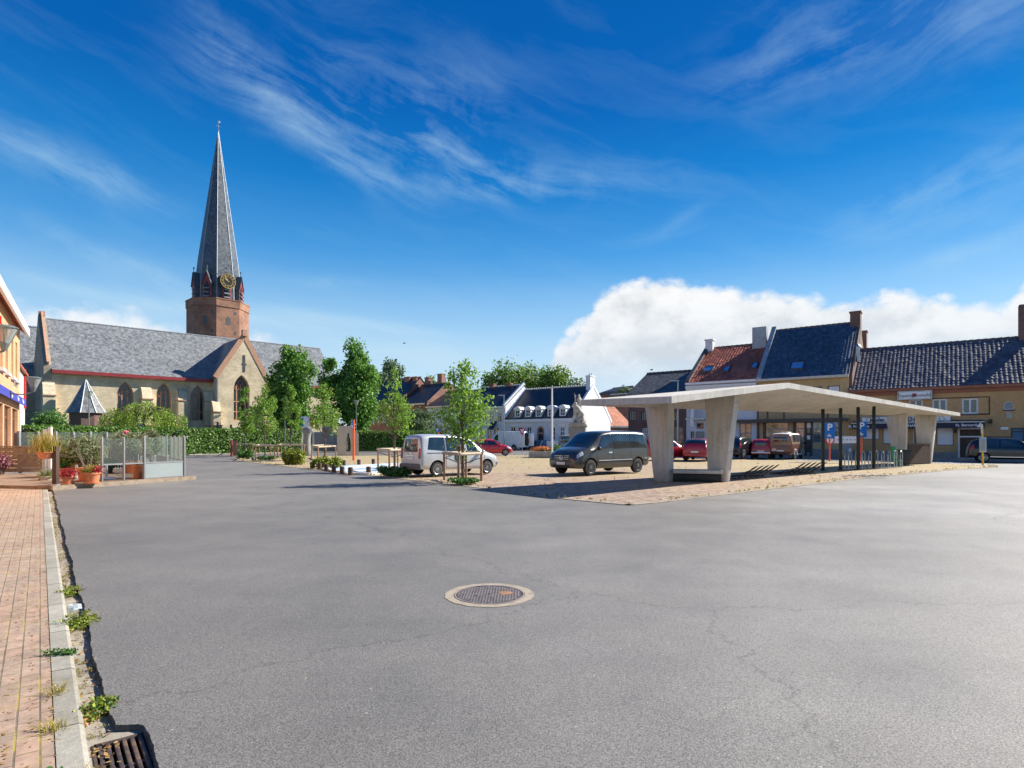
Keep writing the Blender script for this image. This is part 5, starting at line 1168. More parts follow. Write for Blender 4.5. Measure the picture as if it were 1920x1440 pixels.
for px, py in ((1857, 790), (1791, 808)): x, z = f.at(px, py); g.box(x-.09,-.25,z-.15,x+.09,-.003,z+.15)
g.build('wall_lamps', M['black_metal'], h4)
g = MB(); z_ = f.at(1855, 776)[1]; g.box(f.at(1802),-.06,z_-.06,f.at(1856),-.003,z_+.04); z2 = f.at(1850, 744)[1]; g.box(f.at(1685),-.05,z2-.03,f.at(1853),-.003,z2+.03); g.box(f.at(1855)-.03,-.05,z_,f.at(1855)+.03,-.003,z2); g.build('string_course', M['dark_wood'], h4)
xs_ = [0.03, f.at(1795), f.at(1846), f.at(1894)]; g = MB(); zb2 = f.at(1800, 838)[1]
g.box(xs_[0],-.05,-.1,xs_[1],-.003,.55); g.box(xs_[2],-.05,-.1,xs_[3],-.003,.55); g.build('plinth', M['grey_stone'], h4)
g = MB(); g.box(xs_[2],-.04,1.55,xs_[3],-.003,1.75); g.box(f.at(1716),-.04,z0-2.2,xs_[1],-.003,z0-2.05); g.build('dado_band', M['dark_stone'], h4)
chimney(h4, f.at(1921, None, dp/2), dp/2, 8.6, 12.0, .7, 1.0, 'chimney_brick', cap=False)

# ------------------------------------------------------------------ houses behind the plaza
D0, DD = PZ(1078, 78), Vector((-.783, .622, 0))
def cenfr(px0, px1): return Frame(on_line(D0, DD, px0), on_line(D0, DD, px1))
f = cenfr(948, 1078); dep = 9.6; EV_ = 4.25; BR = hz(766, 84)+.1; RGm = 8.85
t = thing('mansard_house', 'white single-storey house with dark slate mansard roof and five white dormers', 'house', (f.o.x, f.o.y, 0), f.ang)
tall = dict(frame='frame_white', pane='pane', nv=2, hs=[.33,.66], fw=.08, lintel='white_paint'); 
sp_ = [((px-4.3, 800.5, px+4.3, 825), tall) for px in (962, 975.5, 992, 1036.5, 1054.5, 1069)]
hs = [(f.rect(*r), s) for r, s in sp_] + [(f.rect(1006.5, 799, 1020.5, 843)+['round'], dict(frame='stone_frame', pane='pane', nv=1, arch='round', fw=.22, name='door', hs=[.7]))]
for h, s in hs: h[1] = max(h[1], .03)
g = MB(); wall_front(g, 0, f.L, -.1, EV_, [h for h, s in hs])
gp = [(0,-.1),(0,EV_),(1.5,BR),(dep/2,RGm),(dep-1.5,BR),(dep,EV_),(dep,-.1)]
g.poly([(0,y,z) for y, z in gp]); g.poly([(f.L,y,z) for y, z in reversed(gp)]); g.quad((0,dep,-.1),(0,dep,EV_),(f.L,dep,EV_),(f.L,dep,-.1)); g.build('wall', M['white_wall'], t)
for h, s in hs:
    window(t, h, s)
    if s.get('lintel'): g = MB(); g.box(h[0]-.15,-.12,h[3]+.1,h[2]+.15,.0,h[3]+.34); g.build('hood_mould', M['white_paint'], t)
g = MB(); rp = [(-.3,EV_+.1),(1.5,BR+.12),(dep/2,RGm+.14),(dep-1.5,BR+.12),(dep+.3,EV_+.1)]
for a, b in zip(rp[:-1], rp[1:]): g.quad((-.1,a[0],a[1]),(f.L-.28,a[0],a[1]),(f.L-.28,b[0],b[1]),(-.1,b[0],b[1]))
rf = g.build('roof', M['slate_dark'], t)
g = MB(); n = 28
for i in range(n): g.tube([((f.L-.3)*i/n,dep/2,RGm+.16),((f.L-.3)*(i+1)/n,dep/2,RGm+.2)], [.11,.14], 6)
g.build('ridge_tiles', M['offwhite'], rf)
g = MB(); cp = [(-.35,EV_-.2)] + rp[1:-1] + [(dep+.35,EV_-.2)]
for x0, x1 in ((f.L-.3, f.L+.05), (-.16, .1)):
    for a, b in zip(cp[:-1], cp[1:]): g.prism([(x0,a[0],a[1]-.3),(x1,a[0],a[1]-.3),(x1,b[0],b[1]-.3),(x0,b[0],b[1]-.3)], [(x0,a[0],a[1]+.2),(x1,a[0],a[1]+.2),(x1,b[0],b[1]+.2),(x0,b[0],b[1]+.2)])
g.build('gable_parapet', M['white_wall'], t)
g = MB(); g.box(-.1,-.34,EV_-.32,f.L,-.01,EV_+.06); g.build('cornice', M['white_paint'], t)
chimney(t, f.L-.42, dep/2-.1, RGm-1.2, RGm+1.35, .7, 1.3, 'white_wall', pots=2)
for px in (973.5, 993, 1013, 1035.5, 1058):
    x = f.at(px, None, .4); w = .50; z0, z1 = EV_+.28, BR-.28; g = MB()
    wall_front(g, x-w, x+w, z0, z1, [[x-w+.12, z0+.15, x+w-.12, z1-.08]], y=-.02, rev=.12)
    g.quad((x-w,-.02,z0),(x-w,-.02,z1),(x-w,1.5,z1),(x-w,1.5,z0)); g.quad((x+w,-.02,z0),(x+w,1.7,z0),(x+w,1.7,z1),(x+w,-.02,z1))
    up_ = [(x-w-.12,z1),(x+w+.12,z1),(x+w+.05,z1+.18),(x+w*.6,z1+.38),(x,z1+.46),(x-w*.6,z1+.38),(x-w-.05,z1+.18)]
    g.prism([(a,-.16,b) for a, b in up_], [(a,1.7,b) for a, b in up_]); d_ = g.build('dormer', M['white_paint'], t)
    window(d_, [x-w+.12, z0+.15, x+w-.12, z1-.08], dict(frame='frame_white', pane='pane', nv=2, hs=[.5], fw=.07, name='window'), .12, -.02)
# white two-storey house left of it
f = cenfr(868, 947.6); ww = dict(frame='frame_white', pane='pane', nv=2, hs=[.7], fw=.08, arch='seg'); wg = dict(W, fw=.08)
h6 = house('white two-storey house with black tiled roof left of the mansard house', f, 9.0, 6.35, 9.6, 'white_wall', 'black_tile',
    [((px-4, 773, px+4, 792), ww) for px in (884, 908, 922, 936.5)] + [((px-4, 805, px+4, 826), wg) for px in (884, 903, 918)] + [((927, 803, 934, 842), dict(frame='frame_brown', pane='pane', nv=1, name='door'))], ridge_mat='offwhite', gutter='white_paint')
g = MB(); g.prism([(f.L-.3,-.3,6.1),(f.L+.05,-.3,6.1),(f.L+.05,4.5,9.75),(f.L-.3,4.5,9.75)], [(f.L-.3,-.3,6.55),(f.L+.05,-.3,6.55),(f.L+.05,4.5,10.1),(f.L-.3,4.5,10.1)]); g.build('gable_parapet', M['white_wall'], h6)
chimney(h6, 2.2, 4.5, 9.3, 10.1, .8, .7, 'red_brick'); chimney(h6, 5.4, 4.6, 9.3, 10.0, 1.0, .7, 'red_brick')
g = MB(); x, z = f.at(927, 793); g.prism([(x-.5,-.9,z-1.0),(x+.5,-.9,z-1.0),(x+.5,-.02,z+.2),(x-.5,-.02,z+.2)], [(x-.5,-.86,z-.95),(x+.5,-.86,z-.95),(x+.5,-.01,z+.25),(x-.5,-.01,z+.25)]); g.build('solar_panel', M['navy'], h6)
f = cenfr(801, 867.5)
h7 = house('low white rendered house with black roof behind the loose grey-green tree', f, 9, hz(761.5, 95), hz(737, 99), 'white_wall', 'black_tile', [((px-3.5, 775, px+3.5, 793), dict(W, pane='shutter')) for px in (812, 822, 836)] + [((px-3.5, 806, px+3.5, 824), W) for px in (812, 836, 850)])
f = cenfr(748, 800.5)
h8 = house('red brick house with a dark roof and brick end gable behind the loose tree', f, 10, hz(758, 100), hz(724, 104), 'red_brick', 'black_tile', [((px-4, 772, px+4, 795), W) for px in (757, 772, 790)], side=-.2)
g = MB(); nn = 10; e_, r_ = hz(758, 100), hz(724, 104)
g.prism([(f.L-.25,-.1,e_-.3),(f.L-.25,5,r_-.1),(f.L-.25,10.1,e_-.3)], [(f.L+.05,-.1,e_+.1),(f.L+.05,5,r_+.5),(f.L+.05,10.1,e_+.1)]); g.build('gable_parapet', M['red_brick'], h8)
f = cenfr(684, 747.5)
h9 = house('red brick house with tall dark roof and four chimneys, leftmost of the row', f, 10, hz(757, 103), hz(712, 107), 'red_brick', 'black_tile', [((px-3.2, 774, px+3.2, 793), dict(W, fw=.1)) for px in (699, 709, 719, 738)], gutter='offwhite')
rr = hz(712, 107); chimney(h9, f.L*.70, 4.6, rr-1, rr+.2, 1.2, .8, 'red_brick'); chimney(h9, f.L*.93, 4.6, rr-1, rr+.1, 1.0, .8, 'red_brick')
chimney(h9, f.L+1.4, 5.6, rr-5, rr-.1, 1.0, .9, 'red_brick'); chimney(h9, f.L+3.4, 6.8, rr-5, rr+.5, 1.1, .9, 'red_brick')
# little houses behind the side street
f = Frame(PZ(1134, 86), PZ(1184, 89)); house('low outbuilding with bright orange pantiled roof between the white gable and the brick house', f, 7.5, hz(798, 87), hz(764, 91), 'purple_brick', 'orange_tile', gutter='grey_metal', ridge_mat='offwhite')
f = Frame(PZ(1122, 106), PZ(1190, 100)); house('orange-tiled house standing behind the orange pantiled outbuilding', f, 7, hz(760, 103), hz(740, 106), 'red_brick', 'orange_tile', gutter=None, ridge_mat='offwhite')
f = Frame(PZ(1118, 120), PZ(1154, 115)); h10 = house('brick house with solar panels on a dark roof behind the white chimney', f, 9, hz(738, 117), hz(728.5, 121), 'red_brick', 'black_tile', gutter=None)
g = MB(); e_, r_ = hz(738, 117), hz(728.5, 121); sl = (r_-e_)/4.5
for k in range(4): x = .8+k*1.0; g.prism([(x,.5,e_+.5*sl+.2),(x+.92,.5,e_+.5*sl+.2),(x+.92,3.9,e_+3.9*sl+.2),(x,3.9,e_+3.9*sl+.2)], [(x,.5,e_+.5*sl+.26),(x+.92,.5,e_+.5*sl+.26),(x+.92,3.9,e_+3.9*sl+.26),(x,3.9,e_+3.9*sl+.26)])
g.build('solar_panels', M['navy'], h10)

# ------------------------------------------------------------------ orange brick shop at the far left
e1 = PZ(37, 34); dirn = Vector((-.586, .81, 0)).normalized(); f = Frame(e1-dirn*26, e1)
ws = dict(frame='offwhite', pane='pane', nv=2, nh=5, fw=.08, sill='offwhite')
t = thing('shop_building', 'orange brick shop with overhanging white-edged roof and blue awning at the far left', 'shop', (f.o.x, f.o.y, 0), f.ang); fo = f
ez = 8.2; hs = []
for a in (1.4, 3.6, 6.2, 8.4, 11.5): hs.append(([f.L-a-1.1, 4.8, f.L-a, 6.9], ws))
sw = dict(frame='frame_brown', pane='pane_light', nv=3, fw=.12, hs=[.8])
for a, b in ((1.2, 4.2), (4.8, 7.8), (8.4, 11.4)): hs.append(([f.L-b, .5, f.L-a, 3.2], sw))
g = MB(); wall_front(g, 0, f.L, -.1, ez, [h for h, s in hs], rev=.2); g.quad((f.L,0,-.1),(f.L,9,-.1),(f.L,9,ez),(f.L,0,ez)); g.quad((0,0,-.1),(0,0,ez),(0,9,ez),(0,9,-.1)); g.build('wall', M['orange_brick'], t)
for h, s in hs:
    window(t, h, s, .2)
    if s is ws: g = MB(); g.box(h[0]-.15,-.14,h[1]-.16,h[2]+.15,.12,h[1]-.002); g.build('window_sill', M['offwhite'], t)
g = MB(); O_ = .3
g.prism([(-.2,-O_,ez-.55),(f.L+.4,-O_,ez-.55),(f.L+.4,4.5,ez+3.6),(-.2,4.5,ez+3.6)], [(-.2,-O_,ez-.3),(f.L+.4,-O_,ez-.3),(f.L+.4,4.5,ez+3.9),(-.2,4.5,ez+3.9)]); g.build('roof', M['red_tile'], t)
g = MB(); g.box(-.2,-O_-.12,ez-.62,f.L+.45,-O_-.002,ez-.2); g.prism([(f.L+.402,-O_-.1,ez-.6),(f.L+.52,-O_-.1,ez-.6),(f.L+.52,4.5,ez+3.55),(f.L+.402,4.5,ez+3.55)], [(f.L+.402,-O_-.1,ez-.2),(f.L+.52,-O_-.1,ez-.2),(f.L+.52,4.5,ez+3.95),(f.L+.402,4.5,ez+3.95)]); g.build('eaves_board', M['white_paint'], t)
x0, x1 = f.L-13, f.L-.2; g = MB(); g.prism([(x0,-.3,3.45),(x1,-.3,3.45),(x1,-.01,3.6),(x0,-.01,3.6)], [(x0,-.3,3.82),(x1,-.3,3.82),(x1,-.01,4.0),(x0,-.01,4.0)]); aw_ = g.build('awning', M['blue_awning'], t)
for k, s in ((2.2, 'Wijnen'), (5.0, 'Bieren'), (8.2, 'Wijnen')): textobj(s, .3, 'sign_white', aw_, (f.L-k, -.312, 3.63), bold=.006, name='awning_lettering')
sb = MB(); xq = f.at(3,None,-.5); sb.box(xq-.1,-.5,5.3,xq,-.02,6.3); sb.build('red_sign', M['sign_red'], t)
g = MB(); g.box(f.L-.5,-.06,-.1,f.L+.02,-.002,3.25); g.build('white_corner_post', M['offwhite'], t)
textobj('FEESTZAAL', .4, 'lead', t, (f.L-2.6, -.02, 4.54), name='fascia_lettering')
# neighbours beyond it
f = Frame(PZ(31, 44), PZ(46.5, 52)); t2 = house('narrow white rendered house with a red banner beside the orange shop', f, 8, hz(700, 50), hz(690, 54), 'offwhite', 'red_tile', gutter=None)
g = MB(); g.box(f.L-1.7,-.14,4.2,f.L-1.0,-.03,7.6); g.build('red_banner', M['sign_red'], t2); g = MB(); g.box(f.L-1.2,-.14,.4,f.L-.8,-.03,2.6); g.build('red_post_box', M['sign_red'], t2)
f = Frame(PZ(36, 78), PZ(49, 84)); house('brown-roofed brick house far behind the narrow white house', f, 8, hz(706, 82), hz(681, 85), 'red_brick', 'red_tile', gutter=None)
# ------------------------------------------------------------------ vehicles: lofted bodies, +x forward
def pchip(x, X, Y):
    X = np.asarray(X, float); Y = np.asarray(Y, float); h = np.diff(X); d = np.diff(Y)/h; m = np.zeros(len(X)); m[0] = d[0]; m[-1] = d[-1]
    for i in range(1, len(X)-1):
        if d[i-1]*d[i] > 0: w1 = 2*h[i]+h[i-1]; w2 = h[i]+2*h[i-1]; m[i] = (w1+w2)/(w1/d[i-1]+w2/d[i])
    i = int(min(max(np.searchsorted(X, x)-1, 0), len(h)-1)); t = (x-X[i])/h[i]
    return (2*t**3-3*t**2+1)*Y[i]+(t**3-2*t**2+t)*h[i]*m[i]+(-2*t**3+3*t**2)*Y[i+1]+(t**3-t**2)*h[i]*m[i+1]
class Body:
    """Stations (x, zb, w, zbelt, wbelt, ztop, wtop, lean), tail to nose; ring index v runs 0 underside centre .. 5 belt .. 9 roof centre."""
    def __init__(s, st): s.st = sorted([tuple(a)+(0,)*(8-len(a)) for a in st]); s.X = [a[0] for a in s.st]
    def par(s, x): return [pchip(x, s.X, [a[k] for a in s.st]) for k in range(1, 8)]
    def ctrl(s, x):
        zb, w, zl, wl, zt, wt, ln = s.par(x); hg = max(.01, zt-zl)
        P = [(0,zb), (w-.10,zb), (w-.015,zb+.10), (w,zb+.42*(zl-zb)), (w-.004,zb+.78*(zl-zb)), (wl,zl), (wl+(wt-wl)*.86, zt-min(.13,.4*hg)), (wt-.07,zt-.022*min(1,hg/.3)), (wt*.5,zt+.012), (0,zt+.025)]
        return P, ln
    def S(s, x, v, sd=1, off=0.0):
        P, ln = s.ctrl(x); i = min(int(v), 8); t = v-i
        y = P[i][0]+(P[i+1][0]-P[i][0])*t; z = P[i][1]+(P[i+1][1]-P[i][1])*t
        if off:
            e = 1e-2; a = Vector(s.S(x+e, v)); b = Vector(s.S(x-e, v)); c = Vector(s.S(x, min(9, v+e))); d = Vector(s.S(x, max(0, v-e)))
            n = (a-b).cross(c-d)
            if n.length > 1e-12: n.normalize()
            if n.y < 0 and v < 6.5: n = -n
            if v >= 6.5 and n.z < 0: n = -n
            x2 = x+ln*(z-.8)+n.x*off; y += n.y*off; z += n.z*off
            return (x2, y*sd, z)
        return (x+ln*(z-.8), y*sd, z)
    def mesh(s, par, mat, arches, ra, W, name='body'):
        xs = []
        for a, b in zip(s.X[:-1], s.X[1:]):
            n = max(2, int((b-a)/.14)); xs += [a+(b-a)*i/n for i in range(n)]
        xs.append(s.X[-1]); vs_ = [0,1,1.5,2,2.5,3,3.5,4,4.5,5,5.5,6,6.35,6.7,7,7.5,8,9]
        vs_ = [0,.6,1,1.4,1.8,2.2,2.6,3,3.5,4,4.5,5,5.3,5.6,5.9,6.2,6.5,6.8,7.1,7.5,8,8.5,9]
        g = MB(); ring = [(v, 1) for v in vs_] + [(v, -1) for v in reversed(vs_[1:-1])]; n = len(ring)
        for x in xs:
            for v, sd in ring: g.v.append(s.S(x, v, sd))
        for i in range(len(xs)-1):
            for k in range(n): a = i*n+k; b = i*n+(k+1) % n; g.f.append((a, b, b+n, a+n))
        g.f.append(tuple(reversed(range(n)))); e = (len(xs)-1)*n; g.f.append(tuple(e+k for k in range(n)))
        o = g.build(name, mat)
        bm = bmesh.new(); bm.from_mesh(o.data); bmesh.ops.remove_doubles(bm, verts=bm.verts, dist=1e-4); bmesh.ops.recalc_face_normals(bm, faces=bm.faces); bm.to_mesh(o.data); bm.free()
        c = MB()
        for xa in arches:
            for sd in (1, -1): c.lathe([(ra, W/2-.30), (ra, W/2+.3)] if sd > 0 else [(ra, -W/2-.3), (ra, -W/2+.30)], 28, (xa, 0, ra*.86), 'y')
        k = c.build('tmp_cut', M['plastic'])
        bm = bmesh.new(); bm.from_mesh(k.data); bmesh.ops.recalc_face_normals(bm, faces=bm.faces); bm.to_mesh(k.data); bm.free()
        md = o.modifiers.new('cut', 'BOOLEAN'); md.object = k; md.operation = 'DIFFERENCE'; md.solver = 'EXACT'; md.material_mode = 'TRANSFER'
        dg = bpy.context.evaluated_depsgraph_get(); dg.update(); me = bpy.data.meshes.new_from_object(o.evaluated_get(dg))
        o.modifiers.clear(); old = o.data; o.data = me; bpy.data.meshes.remove(old); me.name = name
        bpy.data.objects.remove(k); me.shade_smooth(); me.set_sharp_from_angle(angle=rad(32)); o.parent = par; s.body = o; return o
    def patch(s, c, off, name, mat, par, sides=(1, -1), nu=8, nv=5, one=False, th=None):
        """c: corners (x, v) rear-low, front-low, front-high, rear-high."""
        out = []; g = MB()
        for sd in sides:
            if not one: g = MB()
            n0 = len(g.v)
            for j in range(nv+1):
                for i in range(nu+1):
                    u, w = i/nu, j/nv
                    x = (c[0][0]*(1-u)+c[1][0]*u)*(1-w)+(c[3][0]*(1-u)+c[2][0]*u)*w; v = (c[0][1]*(1-u)+c[1][1]*u)*(1-w)+(c[3][1]*(1-u)+c[2][1]*u)*w
                    g.v.append(s.S(x, v, sd, off))
            for j in range(nv):
                for i in range(nu): a = n0+j*(nu+1)+i; g.f.append((a, a+1, a+nu+2, a+nu+1) if sd < 0 else (a, a+nu+1, a+nu+2, a+1))
            if not one: out.append(g.build(name, mat, par, smooth=True))
        if one: out.append(g.build(name, mat, par, smooth=True))
        return out
    def tailz(s, z, off=.012):    # x on the rear cap at height z
        P, ln = s.ctrl(s.X[0]); return s.X[0]+ln*(z-.8)-off
    def nosez(s, z, off=.012):
        P, ln = s.ctrl(s.X[-1]); return s.X[-1]+ln*(z-.8)+off
    def tailquad(s, y0, z0, y1, z1, name, mat, par, off=.012, taper=1.0, front=False):
        f_ = s.nosez if front else s.tailz; g = MB(); b = -.02 if not front else .02
        pts = [(y0,z0),(y1,z0),(y1*taper if abs(y1) > abs(y0) or y0*y1 < 0 else y1,z1),(y0*taper if y0*y1 < 0 else y0,z1)]
        if front: g.prism([(f_(z,off)-.03,y,z) for y, z in pts], [(f_(z,off),y,z) for y, z in pts])
        else: g.prism([(f_(z,off)+.03,y,z) for y, z in pts], [(f_(z,off),y,z) for y, z in pts])
        return g.build(name, mat, par, bevel=.008)

def wheel(par, x, y, r, w, sd, rim='rim', spokes=10, thick=.035):
    g = MB(); y0 = y-sd*w
    a = [(r*.66, 0), (r*.90, 0), (r*.985, .03), (r, .06), (r, w-.05), (r*.96, w-.01), (r*.66, w)]
    g.lathe([(q, sd*(k-w)) for q, k in a], 28, (x, y, r), 'y', caps=False)
    t = g.build('wheel', M['tyre'], par, smooth=True)
    g = MB(); g.lathe([(.001, 0), (r*.67, 0)], 24, (x, y-sd*.06, r), 'y'); g.build('hub_recess', M['black_metal'], t)
    g = MB(); n = 28
    for k in range(n):
        a0, a1 = 2*math.pi*k/n, 2*math.pi*(k+1)/n
        P = lambda q, a, d: (x+q*math.cos(a), y+sd*d, r+q*math.sin(a))
        g.quad(P(r*.70,a0,.004), P(r*.70,a1,.004), P(r*.60,a1,-.012), P(r*.60,a0,-.012))
    for k in range(spokes):
        a = 2*math.pi*k/spokes; g.bar((x+r*.12*math.cos(a), y-sd*.008, r+r*.12*math.sin(a)), (x+r*.63*math.cos(a), y-sd*.014, r+r*.63*math.sin(a)), min(thick, .576*r/spokes+.006), .03, up=(0,1,0))
    g.lathe([(.001, sd*.012), (r*.16, sd*.004), (r*.17, -sd*.01)], 14, (x, y, r), 'y'); g.build('rim', M[rim], t)
    return t

def car(name, label, cat, loc, ang, st, pm, L, W, r, xf, xr, ra=None, wind=None, side=(), rearglass=None, rim='rim', spokes=10, lower=None, tl=(), hl=None, plate_r=None, plate_f=None, mirror=None, bumper_r=None, rails=None, group=None, seams=(), handles=(), glass='autoglass', wiper=False, moulding=None):
    t = thing(name, label, cat, (loc[0], loc[1], loc[2] if len(loc) > 2 else .045), rad(ang), group); b = Body(st); ra = ra or r*1.17
    b.mesh(t, M[pm], (xf, xr), ra, W)
    for x in (xf, xr):
        for sd in (1, -1): wheel(t, x, sd*(W/2-.015), r, .21, sd, rim, spokes)
    if wind:
        for q in wind: b.patch([(q[0], 6.6), (q[1], 6.0), (q[1], 9), (q[0], 9)], .008, 'windscreen', M[glass], t, one=True, nu=8, nv=8)
    for q in side: b.patch(q, .008, 'side_window', M[glass], t, nu=6, nv=5)
    if rearglass: b.tailquad(-rearglass[0], rearglass[1], rearglass[0], rearglass[2], 'rear_window', M[glass], t, .012, rearglass[3] if len(rearglass) > 3 else .9)
    for (y0, z0, y1, z1) in tl:
        for sd in (1, -1): b.tailquad(sd*y0 if sd > 0 else -y1, z0, sd*y1 if sd > 0 else -y0, z1, 'tail_light', M['taillamp'], t, .03)
    if hl: b.patch(hl, .012, 'headlight', M['headlamp'], t, nu=6, nv=4)
    if plate_r: z = plate_r; b.tailquad(-.25, z-.055, .25, z+.055, 'number_plate', M['plate'], t, .03)
    if plate_f: z = plate_f; b.tailquad(-.25, z-.055, .25, z+.055, 'number_plate', M['plate'], t, .05, front=True)
    if mirror:
        for sd in (1, -1):
            p = b.S(mirror[0], 5.0, sd); g = MB(); g.ball((p[0], p[1]+sd*.16, p[2]+.07), (.09,.12,.09), 10, 6); g.bar((p[0], p[1]-sd*.01, p[2]+.03), (p[0], p[1]+sd*.1, p[2]+.05), .05, .05); g.build('door_mirror', M[mirror[1]], t, smooth=True)
    if bumper_r:
        z0, z1, mt = bumper_r; w_ = b.par(b.X[0])[1]; g = MB(); x0 = b.X[0]
        g.box(x0-.07, -w_+.02, z0, x0+.25, w_-.02, z1); g.build('rear_bumper', M[mt], t, bevel=.04)
    if rails:
        for sd in (1, -1):
            g = MB(); pts = [b.S(x, 7.2, sd, .05) for x in np.linspace(rails[0], rails[1], 7)]; pts = [b.S(rails[0]-.05, 7.2, sd)] + pts + [b.S(rails[1]+.05, 7.2, sd)]; g.tube(pts, .02, 6); g.build('roof_rail', M['chrome'], t)
    for x in seams: b.patch([(x-.008, 2.0), (x+.008, 2.0), (x+.008, 6.0), (x-.008, 6.0)], .004, 'door_seam', M['black_metal'], t, nu=1, nv=10)
    for x, v in handles: b.patch([(x-.11, v-.16), (x+.11, v-.16), (x+.11, v+.16), (x-.11, v+.16)], .03, 'door_handle', M[moulding or 'plastic'], t, nu=3, nv=2)
    return t, b

PAINT = {k: paint(*v) for k, v in {
    'silver': ('silver_car_paint', (.52,.54,.56), .3, .32), 'graphite': ('graphite_van_paint', (.066,.064,.063), .45, .28), 'red': ('bright_red_car_paint', (.50,.012,.03), .05, .3), 'darkred': ('dark_red_car_paint', (.36,.008,.02), .1, .28),
    'cherry': ('cherry_red_paint', (.42,.006,.02), .0, .35), 'black': ('black_car_paint', (.010,.011,.014), .2, .22), 'white': ('white_van_paint', (.74,.76,.79), 0, .35), 'beige': ('beige_van_paint', (.3,.27,.22), .1, .4), 'brown': ('brown_camper_paint', (.115,.036,.02), .05, .4), 'tan': ('tan_camper_paint', (.25,.155,.10), .05, .4), 'grey': ('grey_car_paint', (.2,.21,.23), .4, .3)}.items()}
M.update(PAINT)

# silver high-roofed people carrier near the tree
st = [(-2.20,.50,.80,1.0,.80,1.66,.60,.07), (-2.14,.36,.87,1.02,.86,1.755,.67,.06), (-2.0,.31,.895,1.03,.875,1.80,.70,.04), (-1.4,.29,.905,1.03,.885,1.83,.715,0), (-.3,.27,.905,1.02,.885,1.81,.71,0), (.35,.27,.905,1.0,.88,1.74,.68,0),
      (.95,.27,.90,.98,.86,1.40,.70,0), (1.42,.27,.895,.97,.84,1.07,.72,0), (1.85,.29,.86,.86,.78,.93,.62,0), (2.07,.32,.76,.72,.68,.78,.5,0), (2.16,.38,.6,.6,.52,.64,.36,0)]
t, b = car('people_carrier', 'silver high-roofed people carrier parked behind the nearest young tree', 'car', (-2.60, 25.5), 40, st, 'silver', 4.38, 1.81, .315, 1.36, -1.37, .385,
    wind=[(.45, 1.40)], side=[[(-1.85,5.22),(-.95,5.1),(-.95,6.05),(-1.72,6.0)], [(-.88,5.1),(.12,5.1),(.05,6.05),(-.88,6.05)], [(.25,5.1),(1.12,5.15),(.62,6.0),(.22,6.05)]], rearglass=(.58, 1.06, 1.63, .88), tl=[(.70,.78,.84,1.22)], hl=[(1.72,4.2),(2.08,4.0),(2.02,5.2),(1.66,5.6)], plate_r=.78,
    mirror=(1.0,'silver'), bumper_r=(.30,.56,'grey_plastic'), seams=(-.92, .18, 1.2), handles=((-.72,4.3),(.05,4.3)), spokes=14)
b.patch([(1.95,2.0),(2.14,2.0),(2.14,3.4),(1.9,3.2)], .012, 'front_bumper', M['grey_plastic'], t, nu=5, nv=3)
b.patch([(-1.9,4.85),(-.1,4.85),(-.1,5.0),(-1.9,5.0)], .012, 'window_rail', M['plastic'], t, nu=8, nv=2)
g = MB(); x = b.tailz(.92); g.box(x-.02,-.30,.885,x+.02,.30,.915); g.box(b.tailz(1.0)-.014,-.05,.97,b.tailz(1.0)+.02,.05,1.04); g.build('tailgate_trim', M['chrome'], t)
g = MB(); g.bar((b.tailz(1.09,.02),-.02,1.09),(b.tailz(1.16,.03),.36,1.16),.02,.015); g.build('rear_wiper', M['plastic'], t)
t.scale = (.94,.94,.94)
# graphite van
st = [(-2.42,.42,.86,1.05,.85,1.72,.66,.05), (-2.34,.34,.93,1.07,.92,1.80,.74,.04), (-2.1,.31,.95,1.08,.94,1.86,.77,.02), (-1.2,.28,.955,1.08,.945,1.89,.78,0), (0,.27,.955,1.07,.945,1.885,.775,0), (.62,.27,.955,1.06,.94,1.83,.75,0),
      (1.2,.27,.95,1.06,.92,1.47,.76,0), (1.62,.27,.945,1.07,.90,1.18,.78,0), (1.98,.28,.93,1.0,.86,1.09,.70,0), (2.2,.29,.88,.88,.79,.98,.6,0), (2.33,.30,.79,.74,.69,.83,.48,0), (2.38,.34,.66,.62,.54,.67,.36,0)]
vf, vr = G(1108, 893), G(1192, 888); dv = (vf-vr).normalized(); vang = math.degrees(math.atan2(dv.y, dv.x)); lf = Vector((-dv.y, dv.x, 0)); vc = (vf+vr)/2-lf*.86
t, b = car('panel_van', 'dark graphite van with tinted windows and spoked wheels facing the camera', 'van', (vc.x, vc.y), vang, st, 'graphite', 4.95, 1.91, .335, 1.55, -1.55, .40,
    wind=[(.68, 1.60)], side=[[(-2.22,5.1),(-1.05,5.08),(-1.05,6.1),(-2.08,6.1)], [(-1.0,5.08),(.12,5.05),(.12,6.1),(-1.0,6.1)], [(.2,5.1),(1.12,5.15),(.72,6.0),(.2,6.1)]], hl=[(1.98,4.15),(2.28,4.0),(2.26,4.95),(1.99,5.2)], tl=[(.78,.9,.85,1.6)], plate_f=.50,
    mirror=(1.22,'plastic'), rim='rim_dark', spokes=18, seams=(-1.02, .16, 1.18), handles=((.36,4.35),), moulding='chrome')
b.patch([(-2.2,3.05),(-1.98,3.05),(-1.98,3.12),(-2.2,3.12)], .008, 'side_moulding', M['chrome'], t, nu=4, nv=1)
b.patch([(-1.1,3.0),(1.08,3.0),(1.08,3.1),(-1.1,3.1)], .012, 'side_moulding', M['chrome'], t, nu=12, nv=1)
g = MB(); x = b.nosez(.72, .02)
g.prism([(x-.10,-.46,.63),(x-.10,.46,.63),(x-.16,.42,.86),(x-.16,-.42,.86)], [(x-.0,-.46,.63),(x-.0,.46,.63),(x-.06,.42,.86),(x-.06,-.42,.86)]); gr_ = g.build('grille', M['black_metal'], t)
g = MB()
for k in range(3): z = .68+k*.07; xx = x+.004-(z-.63)*.26; g.box(xx-.01,-.44,z-.009,xx+.006,.44,z+.009)
g.build('grille_bar', M['chrome'], gr_)
g = MB(); xx = x-.005
